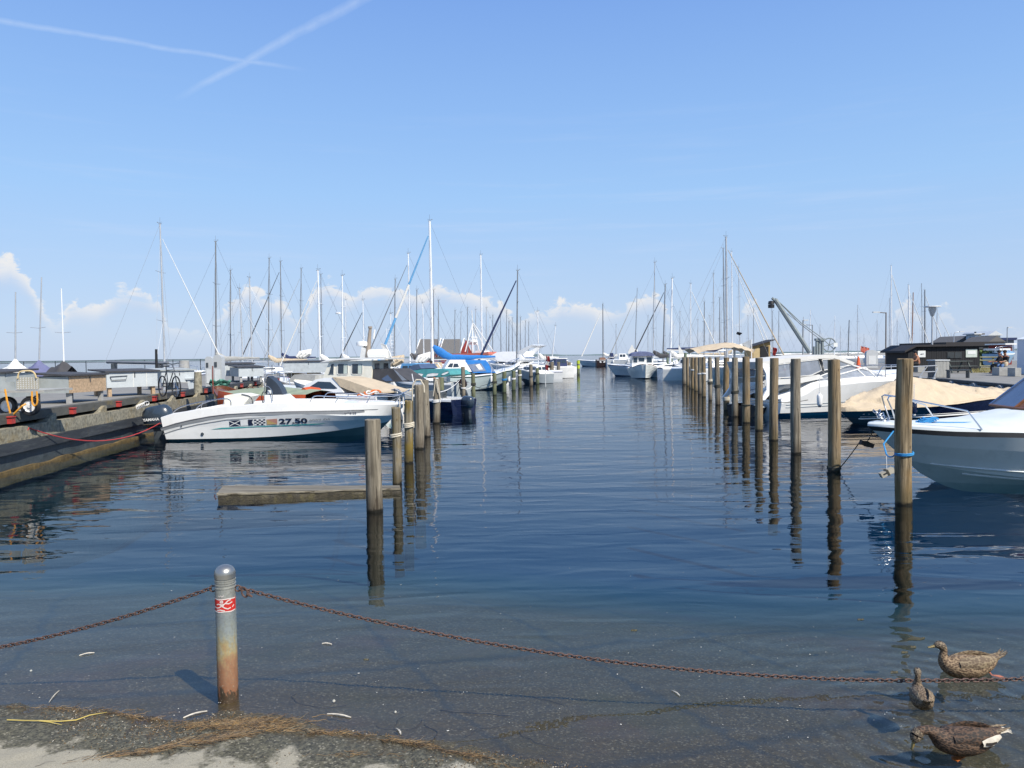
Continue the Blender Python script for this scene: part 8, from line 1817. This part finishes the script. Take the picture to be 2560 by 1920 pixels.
# hedge: leaf clumps
def hedge(px0, px1, py0, py1, d, n_, label):
    a, b = D(px0, py1, d), D(px1, py0, d); mb_ = MB()
    for _ in range(n_):
        u_ = rnd.random(); x = lerp(a.x, b.x, u_) ; top = lerp(RZ, b.z, .75 + .25 * noise.noise(Vector((x * .9, 0, 3)))); z = lerp(RZ, top, rnd.random() ** .7); y = d + rnd.gauss(0, .5); s_ = rnd.uniform(.08, .18)
        v = [Vector((x, y, z)) + Vector((rnd.gauss(0, s_), rnd.gauss(0, s_), rnd.gauss(0, s_))) for _ in range(3)]; mb_.add(v, [(0, 1, 2)], rnd.randrange(2))
    tag(mb_.build('hedge', [LEAFY, mat('light_leaves', (.10, .15, .04), .8, var=.4)], None, smooth=False), label, 'hedge')
hedge(2448, 2500, 872, 905, 78, 2600, 'dark green hedge between the black shed and the red cabin')
mb = MB()
for _ in range(900):
    p = gq(rnd.uniform(2425, 2510), rnd.uniform(922, 932)); a = rnd.uniform(0, 6.28); h_ = rnd.uniform(.08, .3); mb.add([p + Vector((-.02, 0, 0)), p + Vector((.02, 0, 0)), p + Vector((rnd.gauss(0, .08), rnd.gauss(0, .08), h_))], [(0, 1, 2)])
tag(mb.build('dry_grass', mat('dry_grass_blades', (.20, .18, .07), .9, var=.4), None, smooth=False), 'dry grass along the foot of the shed and railing', kind='stuff')
# tall white apartment of masts stays: grey roofed boathouses on the left
for i, (x0, x1, lb) in enumerate(((1050, 1106, 'left grey roofed boathouse with red gable behind the left marina'), (1108, 1164, 'right grey roofed boathouse with red gable behind the left marina'))):
    d = 150; zr_ = D(x0, 848, d).z; ze = D(x0, 884, d).z; a, b = D(x0, 848, d), D(x1, 848, d); w_ = b.x - a.x; t_ = thing('boathouse', lb, 'boathouse', (a.x, d, 0)); sh_w = 3.2
    # ridge runs left to right, gable end on the right faces a little towards us
    MB().add([(-.6, -sh_w, ze), (w_ - .9, -sh_w, ze), (w_ - .9, 0, zr_), (0, 0, zr_), (-.6, sh_w, ze), (w_ - .9, sh_w, ze), (-.6, -sh_w, ze - .15), (w_ - .9, -sh_w, ze - .15)], [(0, 1, 2, 3), (3, 2, 5, 4), (0, 3, 4), (0, 6, 7, 1)]).build('roof', ROOFG, t_, ang=20)
    MB().add([(w_ - 1.0, -sh_w + .1, ze), (w_ + 1.2, 1.2, ze), (w_ + .1, 0, zr_ - .15), (w_ - 1.0, -sh_w + .1, 0), (w_ + 1.2, 1.2, 0)], [(0, 1, 2), (3, 4, 1, 0)]).build('gable_wall', REDW, t_, ang=20)
    MB().add([(-.3, -sh_w + .2, 0), (w_ - 1.02, -sh_w + .2, 0), (w_ - 1.02, -sh_w + .2, ze - .02), (-.3, -sh_w + .2, ze - .02)], [(0, 1, 2, 3)]).build('wall', REDW, t_)
    rail(t_, [(w_ - .95, -sh_w - .05, ze), (w_ - .3, -.1, zr_ + .1), (w_ + 1.3, 1.2, ze)], .12, W_, 'barge_board', smooth=False); rail(t_, [(-.65, -sh_w - .05, ze), (.05, -.05, zr_ + .05)], .10, W_, 'barge_board', smooth=False)
mb = MB(); mb.hexa([(D(1020, 0, 147).x, 145, -3), (D(1200, 0, 147).x, 145, -3), (D(1200, 0, 147).x, 160, -3), (D(1020, 0, 147).x, 160, -3), (D(1020, 0, 147).x, 145, .9), (D(1200, 0, 147).x, 145, .9), (D(1200, 0, 147).x, 160, .9), (D(1020, 0, 147).x, 160, .9)]); tag(mb.build('outer_pier', CONC, None), 'concrete pier under the boathouses', kind='structure')
# long outer breakwater with posts on the left
mb = MB(); P0, P1 = D(0, 902, 190), D(760, 896, 230)
t_ = thing('jetty', 'thin dark footbridge jetty crossing the sea behind the left pier', 'jetty', (P0.x, 190, 0))
for z_ in (2.42, 1.95): MB().hexa([(-25, 0, z_), (P1.x - P0.x, 38, z_), (P1.x - P0.x, 39, z_), (-25, 1, z_), (-25, 0, z_ + .14), (P1.x - P0.x, 38, z_ + .14), (P1.x - P0.x, 39, z_ + .14), (-25, 1, z_ + .14)]).build('rail_beam' if z_ > 2 else 'deck_beam', GREYD, t_)
for i in range(14): u_ = i / 13; MB().cyl((lerp(-20, P1.x - P0.x, u_), 38 * u_ + 1, -3), (lerp(-20, P1.x - P0.x, u_), 38 * u_ + 1, 2.45), .12, 6).build('pile', GREYD, t_)
mb = MB(); mb.hexa([(D(1950, 0, 230).x, 228, -3), (D(2250, 0, 230).x, 228, -3), (D(2250, 0, 230).x, 236, -3), (D(1950, 0, 230).x, 236, -3), (D(1950, 0, 230).x, 229, 2.0), (D(2250, 0, 230).x, 229, 2.0), (D(2250, 0, 230).x, 235, 2.0), (D(1950, 0, 230).x, 235, 2.0)]); tag(mb.build('breakwater', CONCG, None), 'low grey breakwater behind the crane', kind='structure')
# flags on the right
flag('small red flag on a pole by the crane foot', 1932, 868, 888, 84, .45, cross=False); flag('faded red flag behind the power stand right of the cruiser', 2152, 865, 880, 80, .9, SALMON, cross=False); flag('small black burgee flying above the beige awning', 1842, 829, 836, 84, .55, BLACK, cross=False, pole=False)
p = D(2146, 893, 71); t_ = thing('traffic_cone', 'orange traffic cone left of the right power stand', 'cone', (p.x, 71, RZ)); MB().lathe([(.28, 0), (.28, .04), (.17, .05), (.05, .9), (.01, .92)], 14).build('cone', mat('orange_plastic', (.75, .12, .03), .5), t_); t_.scale = (1.3, 1.3, 1.25)

# ------------------------------------------------------------------ people
def skin_obj(name, pts_, edges, m_, parent, sub=1):
    me_ = bpy.data.meshes.new(name); me_.from_pydata([p for p, r in pts_], edges, []); me_.materials.append(m_); o = obj(name, me_, parent)
    md = o.modifiers.new('skin', 'SKIN'); md.use_smooth_shade = True
    for v, (p, r) in zip(me_.skin_vertices[0].data, pts_): v.radius = (r, r) if not isinstance(r, tuple) else r
    me_.skin_vertices[0].data[0].use_root = True
    s_ = o.modifiers.new('sub', 'SUBSURF'); s_.levels = s_.render_levels = sub
    dg = bpy.context.evaluated_depsgraph_get(); me2 = bpy.data.meshes.new_from_object(o.evaluated_get(dg)); o.modifiers.clear(); o.data = me2; me2.name = name
    return o
def person(label, loc, rz, lean=.2, shirt=None, trousers=CLOTHD, hair=HAIR, seat=.45, cap_=None, reach=.35, s=1.0):
    t_ = thing('person', label, 'person', loc, rz); t_.scale = (s,) * 3
    hp_ = Vector((0, 0, seat + .08)); lv = lambda f: Vector((math.sin(lean) * f, 0, math.cos(lean) * f))
    ch_ = hp_ + lv(.30); nk = hp_ + lv(.50); hdp = nk + Vector((.05 + .05 * lean, 0, .11))
    P = [(hp_, (.15, .11)), (hp_ + lv(.15), (.13, .10)), (ch_, (.16, .115)), (hp_ + lv(.43), (.13, .09)), (nk, .055), (hdp + Vector((-.01, 0, -.03)), .075), (hdp + Vector((0, 0, .07)), .085)]
    E = [(0, 1), (1, 2), (2, 3), (3, 4), (4, 5), (5, 6)]
    for sg in (1, -1):
        i = len(P); sh_ = hp_ + lv(.42) + Vector((0, sg * .17, 0)); el_ = sh_ + Vector((.14, sg * .05, -.24)); wr_ = el_ + Vector((.22 + reach * .2, -sg * .08, -.02)); hn = wr_ + Vector((.09, -sg * .02, -.01))
        P += [(sh_, .058), (el_, .042), (wr_, .030), (hn, .036)]; E += [(3, i), (i, i + 1), (i + 1, i + 2), (i + 2, i + 3)]
        for f_ in (-1, 0, 1): P.append((hn + Vector((.07, f_ * .022, -.01)), .012)); E.append((i + 3, len(P) - 1))
        P.append((hn + Vector((.02, -sg * .045, .02)), .012)); E.append((i + 3, len(P) - 1))
        i = len(P); P += [(hp_ + Vector((.06, sg * .09, -.02)), .085), (hp_ + Vector((.42, sg * .12, -.02)), .062), (hp_ + Vector((.44, sg * .12, -.40 - (seat - .45))), .042), (hp_ + Vector((.56, sg * .13, -.46 - (seat - .45))), .036)]; E += [(0, i), (i, i + 1), (i + 1, i + 2), (i + 2, i + 3)]
    skin_obj('body', P, E, SKIN, t_)
    hd_ = MB(); c = hdp + Vector((-.015, 0, .075)); hd_.lathe([(.001, .115), (.06, .10), (.092, .06), (.098, .01), (.085, -.03)], 12, c=c); hd_.build('hair' if not cap_ else 'cap', cap_ or hair, t_)
    nz2 = MB(); nz2.hexa([hdp + Vector(v) for v in ((.075, -.012, .0), (.10, -.008, .0), (.10, .008, .0), (.075, .012, .0), (.075, -.006, .045), (.082, -.004, .045), (.082, .004, .045), (.075, .006, .045))]); nz2.build('nose', SKIN, t_)
    for sg in (-1, 1): MB().lathe([(.001, -.008), (.009, 0), (.001, .008)], 6, c=hdp + Vector((.078, sg * .03, .045))).build('eye', EYEM, t_)
    Q = [(hp_ + Vector((-.02, 0, .03)), (.165, .13)), (hp_ + Vector((0, 0, -.02)), (.16, .125))]; Eq = [(0, 1)]
    for sg in (1, -1): i = len(Q); Q += [(hp_ + Vector((.08, sg * .09, -.02)), .10), (hp_ + Vector((.43, sg * .12, -.02)), .078), (hp_ + Vector((.44, sg * .12, -.32)), .062)]; Eq += [(1, i), (i, i + 1), (i + 1, i + 2)]
    skin_obj('trousers', Q, Eq, trousers, t_)
    if shirt:
        Q = [(hp_ + lv(.05), (.165, .125)), (hp_ + lv(.2), (.15, .12)), (ch_, (.18, .13)), (hp_ + lv(.44), (.13, .10))]; Eq = [(0, 1), (1, 2), (2, 3)]
        for sg in (1, -1): i = len(Q); sh_ = hp_ + lv(.42) + Vector((0, sg * .17, 0)); el_ = sh_ + Vector((.14, sg * .05, -.24)); Q += [(sh_, .075), (el_, .058), (el_ + Vector((.16, -sg * .05, -.01)), .045)]; Eq += [(3, i), (i, i + 1), (i + 1, i + 2)]
        skin_obj('shirt', Q, Eq, shirt, t_)
    return t_
p = gq(2297, 931); person('shirtless tanned man in dark cap sitting bent over before the black shed', (p.x, p.y, RZ), math.pi, .35, None, CLOTHD, cap_=CLOTHD, s=1.25)
tag(MB().box((p.x + .05, p.y, RZ + .25), (.5, .5, .46)).build('stool', GREYC, None), 'low grey stool under the shirtless man', 'stool')
p = gq(2512, 938); person('person in black clothes with pale bag, left one on the sitting block', (p.x, p.y + .35, RZ + .05), math.pi * .9, .12, CLOTHD, CLOTHD, s=1.15)
tag(MB().lathe([(.02, 0), (.13, .03), (.15, .2), (.10, .36), (.03, .38)], 12).build('bag', BEIGEC, None, loc=(p.x + .02, p.y + .0, RZ + .55)), 'pale bag held beside the black-clothed person', 'bag')
p = gq(2524, 938); person('person in black with blue trousers, right one on the sitting block', (p.x, p.y + .35, RZ + .05), math.pi * 1.1, .1, CLOTHD, CLOTHB, s=1.15)
p = D(1066, 917, 47); person('person in pale blue shirt bending in the cockpit behind the teal canopy', (p.x, p.y, .95), 0, .5, CLOTHB, CLOTHP, s=1.0, seat=.4)
p = D(1323, 905, 74); person('person in pink shirt sitting aboard the boat right of the motor yacht', (p.x, p.y, 1.25), math.pi * .8, .1, CLOTHP, CLOTHD, s=1.1)
for y_, lb, sh_ in ((-.75, 'person in red behind the left window of the clinker boat', CLOTHP), (.65, 'person in white behind the right window of the clinker boat', WHITEC)):
    person(lb, (cp2.x + y_, cp2.y + 3.5, .98), -math.pi / 2, .05, sh_, CLOTHD, seat=.5)
# mooring lines on the left row
LN = [(('l', 8), ('l', 9), .75, .8, .25, 'dark line between the two green posts before the white cabin boat'), (('l', 9), ('l', 10), .8, .8, .18, 'dark line between green posts, second pair'), (('l', 10), ('l', 11), .85, .7, .12, 'dark line between green posts, third pair'), (('l', 7), ('l', 8), .6, .8, .12, 'pale line from the tall grey post to the first green post')]
for a, b, za, zb_, s_, lb in LN: rope(POSTS[a][1] + Vector((0, 0, za)), POSTS[b][1] + Vector((0, 0, zb_)), s_, ROPED if 'dark' in lb else ROPEW, lb, .02)
rope(D(1030, 935, 34), POSTS[('l', 3)][1] + Vector((0, 0, 1.3)), .1, ROPEW, 'white line from the cream boat stern to the thick roped post', .02); rope(D(1149, 950, 43), POSTS[('l', 5)][1] + Vector((0, 0, 1.1)), .15, ROPEW, 'white line from the teal-canopied boat to the rope-wrapped post', .02)
rope(D(1150, 956, 43), POSTS[('l', 7)][1] + Vector((0, 0, .9)), .12, ROPEW, 'white line from the teal-canopied boat to the tall grey post', .02); rope(D(985, 970, 29), POSTS[('l', 4)][1] + Vector((0, 0, 1.1)), .06, ROPEW, 'white line from the cuddy boat outboard to the pale grey post', .018)
rope(D(1190, 966, 56), POSTS[('l', 9)][1] + Vector((0, 0, .9)), .1, ROPED, 'thin dark line along the white cabin boat side', .014)
rope(D(2020, 1000, 27.5), POSTS[('r', 5)][1] + Vector((.1, 0, .8)), .1, ROPED, 'thin dark line from the sports cruiser to the sixth right post', .012); rope(D(1905, 1000, 28.6), POSTS[('r', 6)][1] + Vector((.1, 0, .9)), .12, ROPEW, 'white line from the sports cruiser stern to the pale grey right post', .014)
rope(D(2066, 936, 40) , POSTS[('r', 4)][1] + Vector((.1, 0, .9)), .1, ROPED, 'thin line to the knotty right post', .010) if False else None
# ------------------------------------------------------------------ more clutter of the left marina
for i, (x0, x1, d0, m_h, cab_, lb) in enumerate(((1290, 1215, 92, W_, WHITEC, 'white sail-covered day boat behind the motor yacht'), (1260, 1160, 62.5, W_, None, 'open white boat with rails between blue canopy and motor yacht'), (1000, 905, 58, W_, W_, 'white cabin boat right of the cream wheelhouse, behind the charcoal canopy'), (700, 610, 47, W_dull, None, 'low white boat with rails behind the white cuddy boat'), (900, 800, 60, W_, NAVYC, 'white boat with navy spray hood behind the cream wheelhouse'))):
    simple_boat(lb, x0, x1, d0, d0 + 1.5, m_h, cab_, 2.4, 1.1, 1.35, .75, win=cab_ is W_)
for px, py0, py1, d, lb in ((985, 888, 912, 40, 'bundle of beige cloth lashed on the wheelhouse boat stern'), (1058, 880, 905, 57, 'furled cream sail bundle left of the blue boom cover'), (760, 873, 893, 56, 'white folded sail bundle left of the wheelhouse')):
    a, b = D(px, py0, d), D(px, py1, d); mb = MB(); hh = a.z - b.z
    for k in range(5): mb.tube([(-.5 + .12 * k, .1 * (k % 2), 0), (-.25 + .16 * k, 0, hh * .5), (-.1 + .1 * k + .2, .08, hh * (.8 + .05 * k))], [.16, .2, .06], 7)
    tag(mb.build('sail_bundle', BEIGEC if px == 985 else WHITEC, None, loc=b), lb, 'sail')
